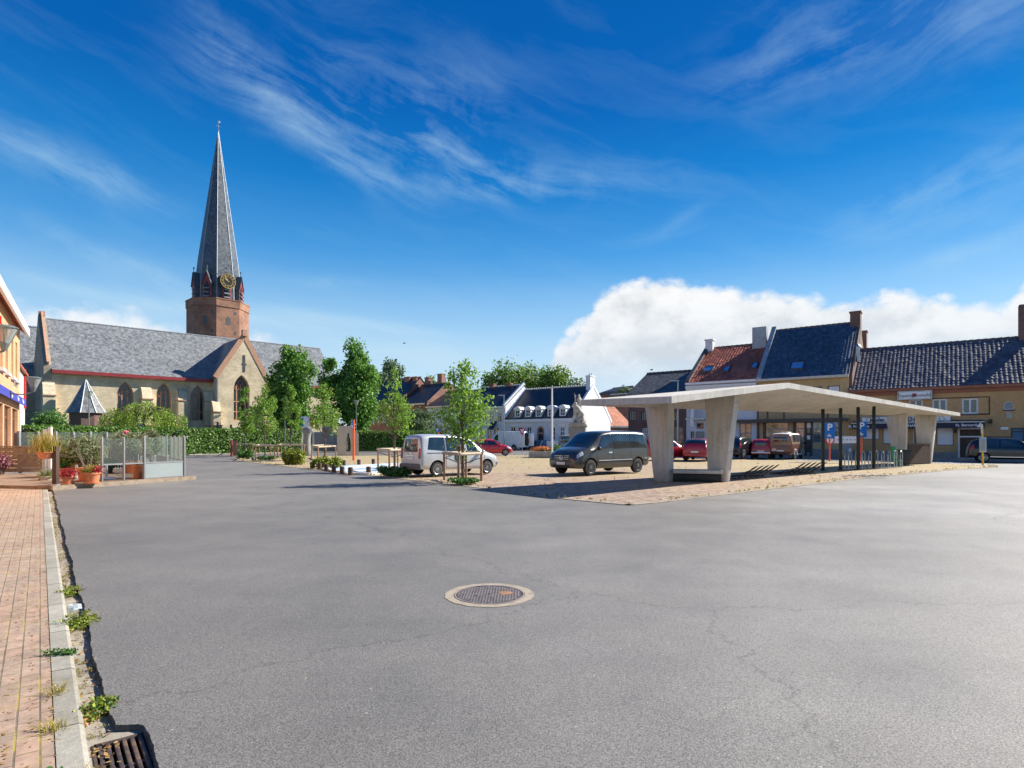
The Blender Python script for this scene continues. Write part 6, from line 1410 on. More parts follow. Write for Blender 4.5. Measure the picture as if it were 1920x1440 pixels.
for i in range(16): a0, a1 = 2*math.pi*i/16, 2*math.pi*(i+1)/16; g.bar((xx,.095*math.cos(a0),.745+.095*math.sin(a0)),(xx,.095*math.cos(a1),.745+.095*math.sin(a1)),.02,.016,up=(1,0,0))
for k in range(3): a0 = math.pi/2+k*2*math.pi/3; g.bar((xx,0,.745),(xx,.09*math.cos(a0),.745+.09*math.sin(a0)),.018,.02,up=(1,0,0))
g.build('star_badge', M['chrome'], gr_)
g = MB(); g.box(b.nosez(.4,.02)-.05,-.5,.335,b.nosez(.4,.012),.5,.43); g.build('lower_intake', M['black_metal'], t)
b.patch([(1.46,8.0),(1.56,8.2),(1.50,9),(1.40,9)], .02, 'windscreen_wiper', M['plastic'], t, sides=(1,), nu=3, nv=3)
# small hatchback body, scaled
def hatch(sL=1, sW=1, sH=1, roof=0.0):
    base = [(-1.84,.42,.66,.82,.66,.95,.5,.08), (-1.80,.34,.74,.86,.73,1.12,.58,.10), (-1.62,.28,.80,.90,.78,1.36,.62,.06), (-1.2,.24,.825,.92,.80,1.455,.65,0), (-.5,.22,.83,.91,.80,1.49,.66,0), (.1,.22,.83,.90,.80,1.46,.65,0),
            (.65,.22,.825,.885,.79,1.19,.65,0), (1.08,.22,.82,.88,.77,.965,.66,0), (1.45,.23,.80,.80,.73,.86,.58,0), (1.72,.26,.72,.68,.62,.74,.46,0), (1.83,.32,.56,.56,.46,.6,.34,0)]
    return [(a[0]*sL, a[1]*sH, a[2]*sW, a[3]*sH, a[4]*sW, a[5]*sH+(roof if a[5] > 1.3 else 0), a[6]*sW, a[7]) for a in base]
def hatchback(label, px, Z, ang, pm, sL=1, sW=1, sH=1, name='hatchback', cat='car', rails=False, spokes=9, z=.045, glass='autoglass', four=True, r=.295, group=None):
    q = lambda l: [(x*sL, v) for x, v in l]; c = PZ(px, Z)
    side = [q([(-1.45,5.25),(-.55,5.12),(-.52,6.05),(-1.22,6.0)]), q([(-.45,5.12),(.62,5.2),(.22,6.0),(-.45,6.05)])]
    t, b = car(name, label, cat, (c.x, c.y, z), ang, hatch(sL, sW, sH), pm, 3.68*sL, 1.66*sW, r*sH, 1.2*sL, -1.2*sL, wind=[(.16*sL, 1.05*sL)], side=side, hl=q([(1.36,4.0),(1.7,3.9),(1.66,5.1),(1.34,5.5)]),
        plate_r=.62*sH, plate_f=.42*sH, mirror=(.72*sL, pm), spokes=spokes, seams=(-.5*sL, .66*sL), handles=((-.3*sL,4.4),), rails=(-1.2*sL, .0) if rails else None, glass=glass)
    b.patch([(-1.775*sL,5.6),(-1.40*sL,6.6),(-1.40*sL,9),(-1.78*sL,9)], .01, 'rear_window', M[glass], t, one=True, nu=6, nv=8)
    for sd in (1, -1): b.patch(q([(-1.80,4.2),(-1.62,4.1),(-1.58,5.6),(-1.79,5.5)]), .012, 'tail_light', M['taillamp'], t, sides=(sd,), nu=3, nv=4)
    g = MB(); x = b.tailz(.45*sH, .04); g.box(x,-.66*sW,.30*sH,x+.2,.66*sW,.50*sH); g.build('rear_bumper', M[pm], t, bevel=.04)
    return t, b
hatchback('bright red hatchback parked beyond the silver people carrier', 922, 53.5, 6, 'red', 1.0, 1.0, 1.0)
hatchback('grey hatchback mostly hidden behind the bright red hatchback', 893, 62, 8, 'grey')
hatchback('red hatchback half hidden behind the near concrete pillar and the graphite van', 1247, 42.5, 24, 'red', 1.07, 1.05, 1.02)
hatchback('dark red hatchback seen from behind between the two near concrete pillars', 1313, 41.8, 62, 'darkred', 1.12, 1.06, 1.03)
hatchback('black sport utility car with roof rails right of the near concrete pillars', 1387, 46, 48, 'black', 1.15, 1.08, 1.14, 'sport_utility_car', rails=True, r=.33)
t, b = hatchback('black family car parked by the yellow bus stop pole', 1893, 38.6, -33, 'black', 1.2, 1.1, 1.09, 'family_car', z=.0, r=.31)
b.patch([(-1.1,2.15),(1.0,2.15),(1.0,2.35),(-1.1,2.35)], .012, 'sill_strip', M['chrome'], t, nu=8, nv=1)
b.patch([(-1.5,6.12),(.3,6.12),(.3,6.26),(-1.5,6.26)], .014, 'roof_strip', M['chrome'], t, nu=12, nv=1)
# old small red car (boxy, separate wings)
st = [(-1.80,.42,.60,.78,.60,.92,.5,.04), (-1.76,.36,.68,.82,.67,1.18,.54,.12), (-1.55,.32,.73,.86,.71,1.44,.58,.08), (-1.0,.3,.745,.88,.72,1.50,.60,0), (.2,.3,.745,.88,.72,1.49,.60,0), (.55,.3,.745,.88,.72,1.38,.60,0), (.85,.3,.74,.88,.71,1.0,.62,0), (1.5,.32,.70,.84,.66,.93,.52,0), (1.78,.36,.62,.66,.56,.80,.42,0), (1.84,.42,.5,.6,.45,.66,.32,0)]
c = PZ(1427, 46.5); t, b = car('vintage_car', 'old small cherry red car with chrome bumper beside the brown camper', 'car', (c.x, c.y), 66, st, 'cherry', 3.66, 1.49, .29, 1.25, -1.15, .34, wind=[(.5,.84)], side=[[(-1.3,5.2),(-.5,5.1),(-.5,6.1),(-1.2,6.0)], [(-.42,5.1),(.5,5.1),(.4,6.0),(-.42,6.1)]], rearglass=(.42,.98,1.30,.86), plate_r=.58, tl=[(.48,.62,.58,.78)], spokes=6)
g = MB(); g.box(-1.95,-.68,.42,-1.86,.68,.50); g.build('chrome_bumper', M['chrome'], t, bevel=.02)
# brown camper
st = [(-2.14,.40,.78,1.08,.78,1.72,.60,.03), (-2.08,.34,.83,1.10,.82,1.84,.66,.03), (-1.8,.31,.855,1.11,.84,1.92,.70,0), (-.8,.30,.86,1.12,.845,1.95,.71,0), (1.2,.30,.86,1.12,.845,1.94,.70,0), (1.6,.30,.855,1.12,.83,1.84,.68,0), (1.92,.32,.83,1.11,.80,1.52,.68,0), (2.08,.34,.78,1.08,.76,1.20,.66,0), (2.16,.38,.70,.9,.64,1.0,.5,0)]
c = PZ(1476, 46.0); t, b = car('camper_van', 'vintage brown and tan camper van with pale roof', 'van', (c.x, c.y), 52, st, 'brown', 4.35, 1.72, .32, 1.2, -1.2, .38, wind=[(1.66,2.04)], side=[[(-1.75,5.25),(-.75,5.25),(-.75,6.05),(-1.65,6.05)], [(-.65,5.25),(.3,5.25),(.3,6.05),(-.65,6.05)], [(.42,5.25),(1.45,5.25),(1.32,6.0),(.42,6.05)]],
    rearglass=(.50,1.28,1.66,.92), plate_r=.62, tl=[(.6,.74,.7,.92)], spokes=8, seams=(-.7,.36), mirror=(1.5,'plastic'))
b.patch([(-2.12,5.0),(2.02,5.0),(2.02,6.3),(-2.12,6.3)], .004, 'upper_body_band', M['tan'], t, nu=30, nv=4)
b.patch([(-2.12,6.3),(1.62,6.3),(1.62,9),(-2.12,9)], .006, 'roof_panel', M['offwhite'], t, one=True, nu=24, nv=8)
b.tailquad(-.76,1.06,.76,1.84,'tailgate_panel', M['tan'], t, .004, .85)
g = MB(); g.box(-2.28,-.74,.42,-2.17,.74,.54); g.build('rear_bumper', M['dark_wood'], t, bevel=.02); g = MB(); g.box(-.9,-.25,1.975,.4,.25,2.06); g.build('roof_hatch', M['offwhite'], t, bevel=.03)
g = MB(); g.box(b.tailz(1.8)-.05,-.12,1.79,b.tailz(1.8)+.02,.12,1.85); g.build('roof_lamp', M['taillamp'], t); g = MB(); g.box(b.tailz(.66)-.03,.28,.6,b.tailz(.66),.6,.78); g.build('engine_vent', M['galv'], t)
g = MB()
for x in (-1.2, 1.2):
    for k in range(10):
        a0, a1 = math.pi*k/10, math.pi*(k+1)/10
        for sd in (1, -1): g.bar((x+.42*math.cos(a0),sd*.868,.32+.42*math.sin(a0)),(x+.42*math.cos(a1),sd*.868,.32+.42*math.sin(a1)),.05,.05)
g.box(-.7,-.88,.30,.7,-.862,.40); g.box(-.7,.862,.30,.7,.88,.40); g.build('arch_trim', M['offwhite'], t)
# white panel van with open rear doors, by the mansard house
st = [(-2.85,.45,.90,1.2,.90,2.40,.80,.01), (-2.75,.40,.97,1.2,.96,2.50,.86,0), (-1,.36,.98,1.2,.97,2.52,.88,0), (1.2,.36,.98,1.2,.97,2.5,.86,0), (1.55,.36,.98,1.2,.96,2.3,.84,0), (2.1,.36,.97,1.2,.92,1.65,.82,0), (2.5,.38,.95,1.12,.86,1.22,.74,0), (2.85,.42,.82,.85,.7,.95,.55,0), (2.95,.5,.62,.7,.52,.76,.4,0)]
c = PZ(953, 79); t, b = car('delivery_van', 'white high-roofed delivery van with open rear doors parked by the white mansard house', 'van', (c.x, c.y, 0), 141, st, 'white', 5.8, 1.98, .35, 1.9, -1.75, .43, wind=[(1.6,2.46)], side=[[(1.0,5.1),(1.95,5.12),(1.55,5.75),(1.0,5.8)]], tl=[(.78,.9,.88,1.5)], plate_r=.62, spokes=6, mirror=(1.95,'plastic'))
b.tailquad(-.74,.62,.74,2.3,'load_opening', M['black_metal'], t, .012, 1.0)
for sd in (1, -1): g = MB(); g.bar((-2.86,sd*.93,1.45),(-3.55,sd*1.05,1.45),.05,1.75); g.build('rear_door', M['white'], t, bevel=.01)
# beige van behind the statue
st = [(-2.2,.45,.74,1.05,.74,1.74,.60,.04), (-2.1,.36,.82,1.05,.81,1.86,.68,.03), (-1,.32,.84,1.05,.82,1.92,.70,0), (.6,.32,.84,1.04,.82,1.88,.69,0), (1.3,.32,.83,1.02,.8,1.35,.70,0), (1.7,.33,.8,1.0,.76,1.08,.66,0), (2.1,.4,.6,.7,.5,.8,.4,0)]
c = PZ(1060, 66); car('small_van', 'beige van seen from behind beside the statue pedestal', 'van', (c.x, c.y), 86, st, 'beige', 4.3, 1.68, .3, 1.3, -1.3, wind=[(.7,1.66)], side=[[(-1.9,5.1),(-.4,5.1),(-.4,6.0),(-1.8,6.0)]], rearglass=(.58,1.12,1.68,.9), tl=[(.62,.75,.72,1.05)], plate_r=.75, spokes=6, glass='autoglass_green')
# ------------------------------------------------------------------ concrete shelter
A, Bp, Dp, Ep = Vector((4.6,16.9,hz(743,16.9))), Vector((27.5,36,hz(774,36))), Vector((2.33,19.8,hz(749.5,19.8))), Vector((27.9,39.2,3.25))
edge = (Bp-A); e2 = Vector((edge.x, edge.y, 0)).normalized(); Cp = A+Vector((e2.x,e2.y,0))*7.2; Cp.z = hz(717.5, Cp.y)
TH = .20; ac = Vector((e2.y, -e2.x, 0))              # across, towards us
t = thing('bus_shelter', 'long folded concrete shelter roof on four tapered concrete pillars at the plaza corner', 'shelter', (A.x, A.y, 0))
O_ = Vector((A.x, A.y, 0)); tri = [(A,Dp,Cp), (Dp,Ep,Cp), (Cp,Ep,Bp)]
def roofz(x, y):
    for a, b, c in tri:
        d = (b.y-c.y)*(a.x-c.x)+(c.x-b.x)*(a.y-c.y); l1 = ((b.y-c.y)*(x-c.x)+(c.x-b.x)*(y-c.y))/d; l2 = ((c.y-a.y)*(x-c.x)+(a.x-c.x)*(y-c.y))/d; l3 = 1-l1-l2
        if min(l1,l2,l3) > -.03: return l1*a.z+l2*b.z+l3*c.z
    return 3.0
g = MB(); dn = Vector((0,0,-TH)); loop = [A, Cp, Bp, Ep, Dp]
for a, b, c in tri: g.poly([a-O_, c-O_, b-O_]); g.poly([a-O_+dn, b-O_+dn, c-O_+dn])
for i in range(5): p, q_ = loop[i], loop[(i+1) % 5]; g.quad(p-O_+dn, q_-O_+dn, q_-O_, p-O_)
ro = g.build('roof', M['concrete'], t)
bm = bmesh.new(); bm.from_mesh(ro.data); bmesh.ops.remove_doubles(bm, verts=bm.verts, dist=1e-4); bmesh.ops.recalc_face_normals(bm, faces=bm.faces); bm.to_mesh(ro.data); bm.free()
def pillar(fx, fy, wb, tf, tb, k=.36):
    """Plate across the shelter: front foot corner, foot width, top overhang to the front and back."""
    f0 = Vector((fx, fy, 0)); g = MB(); al = e2*k
    fb, ft = f0, f0+ac*tf; bb, bt = f0-ac*wb, f0-ac*tb
    top = lambda p: p+Vector((0,0,roofz(p.x, p.y)-TH*.6))
    base = [p-O_+Vector((0,0,-.05)) for p in (bb, fb, fb+al, bb+al)]; up = [top(p)-O_ for p in (bt, ft, ft+al, bt+al)]
    g.prism(base, up); return g.build('pillar', M['concrete'], t, bevel=.012)
pillar(5.68, 21.4, .60, .03, 1.03); pillar(7.67, 21.2, .66, .42, .78); pillar(23.45, 35.0, .55, .05, 1.02); pillar(26.15, 36.7, .6, .30, .85)
def bx(par, p, q_, w, z0, z1, name, mat, bevel=.01):
    p, q_ = Vector((*p, 0)), Vector((*q_, 0)); d = (q_-p).normalized(); n = Vector((-d.y, d.x, 0))*w/2; o = par.location
    g = MB(); L_ = [p-n, q_-n, q_+n, p+n]; g.prism([v-o+Vector((0,0,z0-o.z)) for v in L_], [v-o+Vector((0,0,z1-o.z)) for v in L_]); return g.build(name, M[mat], par, bevel=bevel)
tb = thing('bench', 'low concrete bench slab with black recess between the two near pillars', 'bench', (6.7,21.5,0))
bx(tb, (5.95,21.75), (7.62,21.35), .95, .33, .45, 'seat', 'concrete'); bx(tb, (5.95,21.85), (7.62,21.45), .5, -.02, .329, 'base', 'black_metal')
tb = thing('timber_screen', 'dark brown vertical timber screen between the two far pillars', 'screen', (24.9,36.0,0)); tb.rotation_euler.z = 0
p0, p1 = Vector((23.75,35.2,0)), Vector((26.05,36.55,0)); n = 22
g = MB()
for i in range(n): a, b = p0.lerp(p1, i/n), p0.lerp(p1, (i+.88)/n); g.bar(a-tb.location+Vector((0,0,.65)), b-tb.location+Vector((0,0,.65)), .05, 1.14)
g.build('slats', M['dark_wood'], tb); bx(tb, tuple(p0[:2]), tuple(p1[:2]), .09, 1.23, 1.29, 'top_rail', 'dark_wood', 0)
for i, (px, by, lab) in enumerate(((1543, 882, 'leftmost'), (1576, 881, 'second from left'), (1609, 880, 'third from left'), (1638.5, 879, 'rightmost'))):
    c = G(px, by, .045); tp = thing('support_post', f'{lab} of the four black steel posts under the shelter roof', 'post', (c.x, c.y, .04), 0, 'black posts under the shelter roof')
    g = MB(); g.box(-.06,-.06,0,.06,.06,roofz(c.x,c.y)-TH-.04); g.build('shaft', M['black_metal'], tp, bevel=.008); g = MB(); g.box(-.13,-.13,0,.13,.13,.02); g.build('foot_plate', M['black_metal'], tp)
# bicycle racks
def dark_rack(pa, pb, lab):
    p, q_ = G(*pa, .045), G(*pb, .045); d = (q_-p).normalized(); n = Vector((-d.y, d.x, 0)); t = thing('bicycle_rack', lab, 'bicycle rack', (p.x, p.y, .045), 0, 'black slanted bicycle racks'); L_ = (q_-p).length
    g = MB(); g.tube([(0,0,.03), d*L_+Vector((0,0,.03))], .03, 6); g.tube([n*.75+Vector((0,0,.03)), n*.75+d*L_+Vector((0,0,.03))], .03, 6)
    g.bar((0,0,.03), n*.75+Vector((0,0,.03)), .05, .04); g.bar(d*L_+Vector((0,0,.03)), d*L_+n*.75+Vector((0,0,.03)), .05, .04); g.build('base_rails', M['black_metal'], t)
    for k in range(5):
        o = d*(L_*(.06+.2*k)); s = .055
        pts = []
        for sg in (-1, 1):
            a = [o+d*(sg*s)+Vector((0,0,.03)), o+d*(sg*s)+Vector((.34,.03,.22)), o+d*(sg*s)+Vector((.72,.06,.46))]
            pts += a if sg < 0 else a[::-1]
        pts.insert(3, o+Vector((.80,.07,.50)))
        g = MB(); g.tube(pts, .016, 6); g.tube([o+Vector((.5,.04,.33)), o+n*.70+Vector((.3,.1,.03))], .012, 6); g.build('wheel_holder', M['black_metal'], t)
dark_rack((1379,899), (1432,894), 'nearer black slanted bicycle rack beside the near pillar'); dark_rack((1473,890), (1525,887), 'farther black slanted bicycle rack left of the black posts')
p, q_ = G(1581,880,.045), G(1690,876,.045); t = thing('bicycle_hoop_rack', 'row of arched galvanised bicycle hoops behind the black posts', 'bicycle rack', (p.x,p.y,.045)); d = (q_-p).normalized(); n = Vector((-d.y,d.x,0)); L_ = (q_-p).length
for k in range(10):
    o = d*(L_*k/9); w = .30; hh = .62 if k % 3 != 2 else .66; g = MB()
    pts = [o-d*w*.9-n*.1] + [o+d*(w*math.cos(math.pi-a)*.9)-n*.1*math.cos(math.pi-a)*-1+Vector((0,0,hh+w*math.sin(a)*.9)) for a in np.linspace(0, math.pi, 9)] + [o+d*w*.9+n*.1]
    g.tube(pts, .026, 6); g.build('hoop', M['galv'], t, smooth=True)
g = MB(); g.bar((0,0,.02), d*L_+Vector((0,0,.02)), .08, .03); g.build('base_rail', M['galv'], t)
c = G(1688,871,.045); t = thing('litter_bin', 'black litter bin in front of the far left pillar', 'litter bin', (22.9,34.2,.045)); g = MB(); g.prism([(-.22,-.18,.06),(.22,-.18,.06),(.22,.18,.06),(-.22,.18,.06)], [(-.27,-.22,.84),(.27,-.22,.84),(.27,.22,.84),(-.27,.22,.84)]); g.build('bin_body', M['plastic'], t, bevel=.03); g = MB(); g.box(-.29,-.24,.841,.29,.24,.90); g.build('rim', M['plastic'], t, bevel=.02); g = MB(); g.box(-.05,-.05,0,.05,.05,.06); g.build('foot', M['plastic'], t)
t = thing('child_seat', 'green plastic child bicycle seat hung on the galvanised hoops', 'child seat', (21.35,32.75,.1)); g = MB(); g.prism([(-.17,-.05,.3),(.17,-.05,.3),(.17,.06,.3),(-.17,.06,.3)], [(-.13,.02,1.05),(.13,.02,1.05),(.13,.1,1.05),(-.13,.1,1.05)]); g.build('backrest', M['green_plastic'], t, bevel=.03)
g = MB(); g.box(-.2,-.38,.22,.2,.02,.32); g.build('seat', M['green_plastic'], t, bevel=.03); g = MB(); g.box(-.2,-.42,.0,-.08,-.28,.22); g.box(.08,-.42,.0,.2,-.28,.22); g.build('leg_guard', M['green_plastic'], t, bevel=.02)

# ------------------------------------------------------------------ signs and poles
def psign(px, by, top, lab):
    c = G(px, by, .045); Z = c.y; t = thing('parking_sign', lab, 'parking sign', (c.x,c.y,.045), rad(-20), 'blue parking signs'); z1 = hz(top, Z); k = Z/F
    g = MB(); g.tube([(0,0,0),(0,0,z1-.1)], .05, 8); g.build('pole', M['orange_pole'], t); g = MB(); w = .30; hh = 29*k; g.box(-w,-.08,z1-hh,w,-.05,z1); s = g.build('sign_plate', M['sign_blue'], t, bevel=.01)
    textobj('P', .62, 'sign_white', s, (0,-.086,z1-.30), bold=.02, name='letter')
    g = MB(); g.box(-.16,-.086,z1-hh+.14,.1,-.082,z1-hh+.2); g.box(-.08,-.086,z1-hh+.201,-.02,-.082,z1-hh+.32); g.lathe([(.001,-.086),(.07,-.086),(.07,-.082)], 12, (.02,0,z1-hh+.18), 'y'); g.build('wheelchair_symbol', M['sign_white'], s)
psign(1555.5, 865, 794.5, 'blue parking sign on an orange pole, left of the white banner'); psign(1615, 866.5, 792, 'blue parking sign on an orange pole, right of the white banner')
c = PZ(1585.5, 42.5); t = thing('banner', 'white banner with round end markers stretched between the two parking signs', 'banner', (c.x,c.y,0), rad(-3)); z0, z1 = hz(831,42.5), hz(818,42.5)
g = MB(); g.box(-1.0,-.02,z0,.92,.02,z1); s = g.build('cloth', M['sign_white'], t)
g = MB()
for i, x in enumerate((-.55,-.15,.1,.35,.62)): g.lathe([(.001,-.024),(.06,-.024),(.06,-.02)], 10, (x,0,(z0+z1)/2), 'y')
g.build('printed_symbols', M['lead'], s)
g = MB(); g.tube([(-1.0,0,z1),(-1.35,.0,z1-.1)], .012, 4); g.tube([(.92,0,z1),(1.3,0,z1+.1)], .012, 4); g.tube([(-1.0,0,z0),(-1.35,.0,z0+.05)], .012, 4); g.build('cords', M['sign_white'], t)
t2 = thing('road_sign', 'round white and red road sign on the left orange pole by the banner', 'road sign', tuple(PZ(1556,41.6,hz(825,41.6)))); g = MB(); g.lathe([(.001,-.02),(.34,-.02),(.34,.0)], 20, (0,0,0), 'y'); g.build('rim', M['sign_red'], t2); g = MB(); g.lathe([(.001,-.026),(.24,-.026),(.24,-.021)], 20, (0,0,0), 'y'); g.build('face', M['sign_white'], t2)
g = MB(); g.box(-.03,.0,-.2,.03,.1,.2); g.build('bracket', M['galv'], t2)
# bus stop pole
c = G(1843, 873, .0); t = thing('bus_stop', 'yellow bus stop pole with grey timetable board', 'bus stop', (c.x,c.y,0)); Z = c.y
g = MB(); g.tube([(0,0,0),(-.06,0,hz(796,Z))], .045, 8); g.build('pole', M['yellow_paint'], t); g = MB(); g.box(-.27,-.1,hz(848,Z),.13,-.05,hz(820,Z)); b = g.build('timetable_board', M['galv'], t, bevel=.01); g = MB(); g.box(-.21,-.106,hz(845,Z),.07,-.101,hz(823,Z)); g.build('timetable', M['cabinet_grey'], b)
g = MB(); g.tube([(-.06,0,hz(812,Z)),(-.075,0,hz(795,Z))], .05, 8); g.build('pole_tip', M['offwhite'], t)
# cabinet and planter behind the hoops
c = PZ(1586, 46.5); t = thing('utility_cabinet', 'grey utility cabinet behind the bicycle hoops', 'cabinet', (c.x,c.y,0)); g = MB(); g.box(-.4,-.2,.05,.4,.2,hz(832,46.5)); g.build('casing', M['cabinet_grey'], t, bevel=.02); g = MB(); g.box(-.36,-.215,.15,.36,-.202,1.05); g.build('door', M['cabinet_grey'], t); g = MB(); g.box(.1,-.225,.55,.3,-.216,.8); g.build('label_plate', M['sign_white'], t); g = MB(); g.box(-.44,-.24,0,.44,.24,.05); g.build('plinth', M['grey_stone'], t)
def pot_prof(r, h): return [(r*.72,0),(r*.95,h*.82),(r*1.06,h*.83),(r*1.06,h),(r*.9,h),(r*.85,h*.9)]
def potted(label, loc, r, h, pmat, plants, group=None, name='potted_plant', saucer=True):
    t = thing(name, label, 'potted plant', loc, 0, group); g = MB(); g.lathe(pot_prof(r, h), 22); p = g.build('pot', M[pmat], t, smooth=True); g = MB(); g.lathe([(.001,h*.91),(r*.86,h*.91)], 16); g.build('soil', M['soil'], p)
    if saucer: g = MB(); g.lathe([(r*.8,-.0),(r*1.02,.0),(r*1.08,.035),(r*.8,.035)], 20); g.build('saucer', M[pmat], t)
    for nm, kind, a in plants:
        if kind == 'leaf': leaves(nm, a[0], a[1], a[2], a[3], M[a[4]], t, **(a[5] if len(a) > 5 else {}))
        elif kind == 'tuft': V = tuft_arrays([(0,0,h*.9)], a[0], a[1], a[2], a[3], a[5] if len(a) > 5 else .006); g = MB(); g.arr(V, quads(len(V)//4)); g.build(nm, M[a[4]], t)
        elif kind == 'stem':
            g = MB(); q = random.Random(a[2])
            for k in range(a[0]): an = q.uniform(0,6.28); g.tube([(0,0,h*.8),(.25*a[1]*math.cos(an),.25*a[1]*math.sin(an),h+a[1]*.5),(.5*a[1]*math.cos(an),.5*a[1]*math.sin(an),h+a[1])], [.018,.013,.006], 5)
            g.build(nm, M['bark'], t)
    return t
c = PZ(1566, 50); potted('large dark clipped shrub in a terracotta pot by the cafe front', (c.x,c.y,.1), .42, .6, 'terracotta', [('foliage','leaf',([(0,0,1.05,.62,.62,.6)],1400,.12,3,'leaf_dark'))])
# orange pole, signs in the middle
c = G(663, 863.5, .045); Z = c.y; t = thing('marker_pole', 'orange pole with a red and blue sign edge in front of the steel panel', 'road sign', (c.x,c.y,.045), rad(-80)); g = MB(); g.tube([(0,0,0),(0,0,hz(788,Z))], .075, 8); g.build('pole', M['orange_pole'], t); g = MB(); g.lathe([(.001,-.14),(.31,-.14),(.31,-.12)], 20, (0,0,hz(796,Z)), 'y'); b = g.build('sign_disc', M['sign_blue'], t); g = MB(); g.lathe([(.24,-.146),(.31,-.146),(.31,-.141),(.24,-.141)], 20, (0,0,hz(796,Z)), 'y'); g.build('sign_rim', M['sign_red'], b)
c = G(822, 861, .045); Z = 45; c = PZ(822.5, Z, .045); t = thing('parking_sign', 'small blue and red round sign above the roof of the silver people carrier', 'road sign', (c.x,c.y,.045), rad(-35)); g = MB(); g.tube([(0,0,0),(0,0,hz(800,Z))], .04, 8); g.build('pole', M['orange_pole'], t); g = MB(); g.box(-.24,-.08,hz(811.5,Z),.24,-.05,hz(801,Z)); b = g.build('sign_plate', M['sign_blue'], t); textobj('P', .4, 'sign_white', b, (-.02,-.085,(hz(811.5,Z)+hz(801,Z))/2), name='letter', bold=.01); g = MB(); g.box(.245,-.08,hz(811.5,Z),.33,-.05,hz(801,Z)); g.build('red_edge', M['sign_red'], t)
c = PZ(979, 68); Z = 68; t = thing('yield_sign', 'red rimmed white yield sign on a grey pole beside the delivery van', 'road sign', (c.x,c.y,0)); g = MB(); g.tube([(0,0,0),(0,0,hz(804,Z))], .04, 8); g.build('pole', M['galv'], t); zt = hz(803,Z); g = MB(); g.prism([(-.48,-.06,zt),(.48,-.06,zt),(0,-.06,zt-.85)], [(-.48,-.09,zt),(.48,-.09,zt),(0,-.09,zt-.85)]); b = g.build('rim', M['sign_red'], t); g = MB(); g.prism([(-.26,-.091,zt-.13),(.26,-.091,zt-.13),(0,-.091,zt-.58)], [(-.26,-.097,zt-.13),(.26,-.097,zt-.13),(0,-.097,zt-.58)]); g.build('face', M['sign_white'], b)
# goods on the pavement by the van
sheet('mansard_pavement', [tuple((D0+DD*-1)[:2]), tuple((D0+DD*36)[:2]), tuple((D0+DD*36+Vector((-1.1,-1.4,0)))[:2]), tuple((D0+DD*-1+Vector((-1.1,-1.4,0)))[:2])], .10, M['sidewalk'])
c = PZ(985.5, 80); t = thing('brick_pallet', 'stack of red-brown bricks on the pavement behind the yield sign', 'bricks', (c.x,c.y,.1), rad(-30)); g = MB(); g.box(-.5,-.4,.12,.5,.4,1.0); g.build('bricks', M['red_brick'], t); g = MB(); g.box(-.52,-.42,0,.52,.42,.115); g.build('pallet', M['wood'], t)
c = PZ(996, 81); t = thing('skip_container', 'dark blue open container on the pavement left of the arched door', 'container', (c.x,c.y,.1), rad(-38)); g = MB(); g.prism([(-.55,-.45,0),(.55,-.45,0),(.55,.45,0),(-.55,.45,0)], [(-.62,-.5,1.15),(.62,-.5,1.15),(.62,.5,1.15),(-.62,.5,1.15)]); g.build('shell', M['teal_door'], t, bevel=.02); g = MB(); g.box(-.66,-.54,1.151,.66,.54,1.22); g.build('rim', M['navy'], t)
c = PZ(1034, 78.5); t = thing('market_trailer', 'low blue and white trailer parked right of the arched door', 'trailer', (c.x,c.y,.0), rad(-38)); g = MB(); g.box(-1.9,-.6,.45,-.4,.6,1.35); g.build('blue_box', M['teal_door'], t, bevel=.02); g = MB(); g.box(-.395,-.6,.45,2.2,.6,1.3); g.build('white_box', M['white_paint'], t, bevel=.02); g = MB(); g.bar((-1.5,-.615,.5),(-1.0,-.615,1.3),.03,.12); g.build('white_stripe', M['white_paint'], t)
for x in (-1.1, 1.2): wheel(t, x, -.5, .26, .2, -1, spokes=5); wheel(t, x, .5, .26, .2, 1, spokes=5)

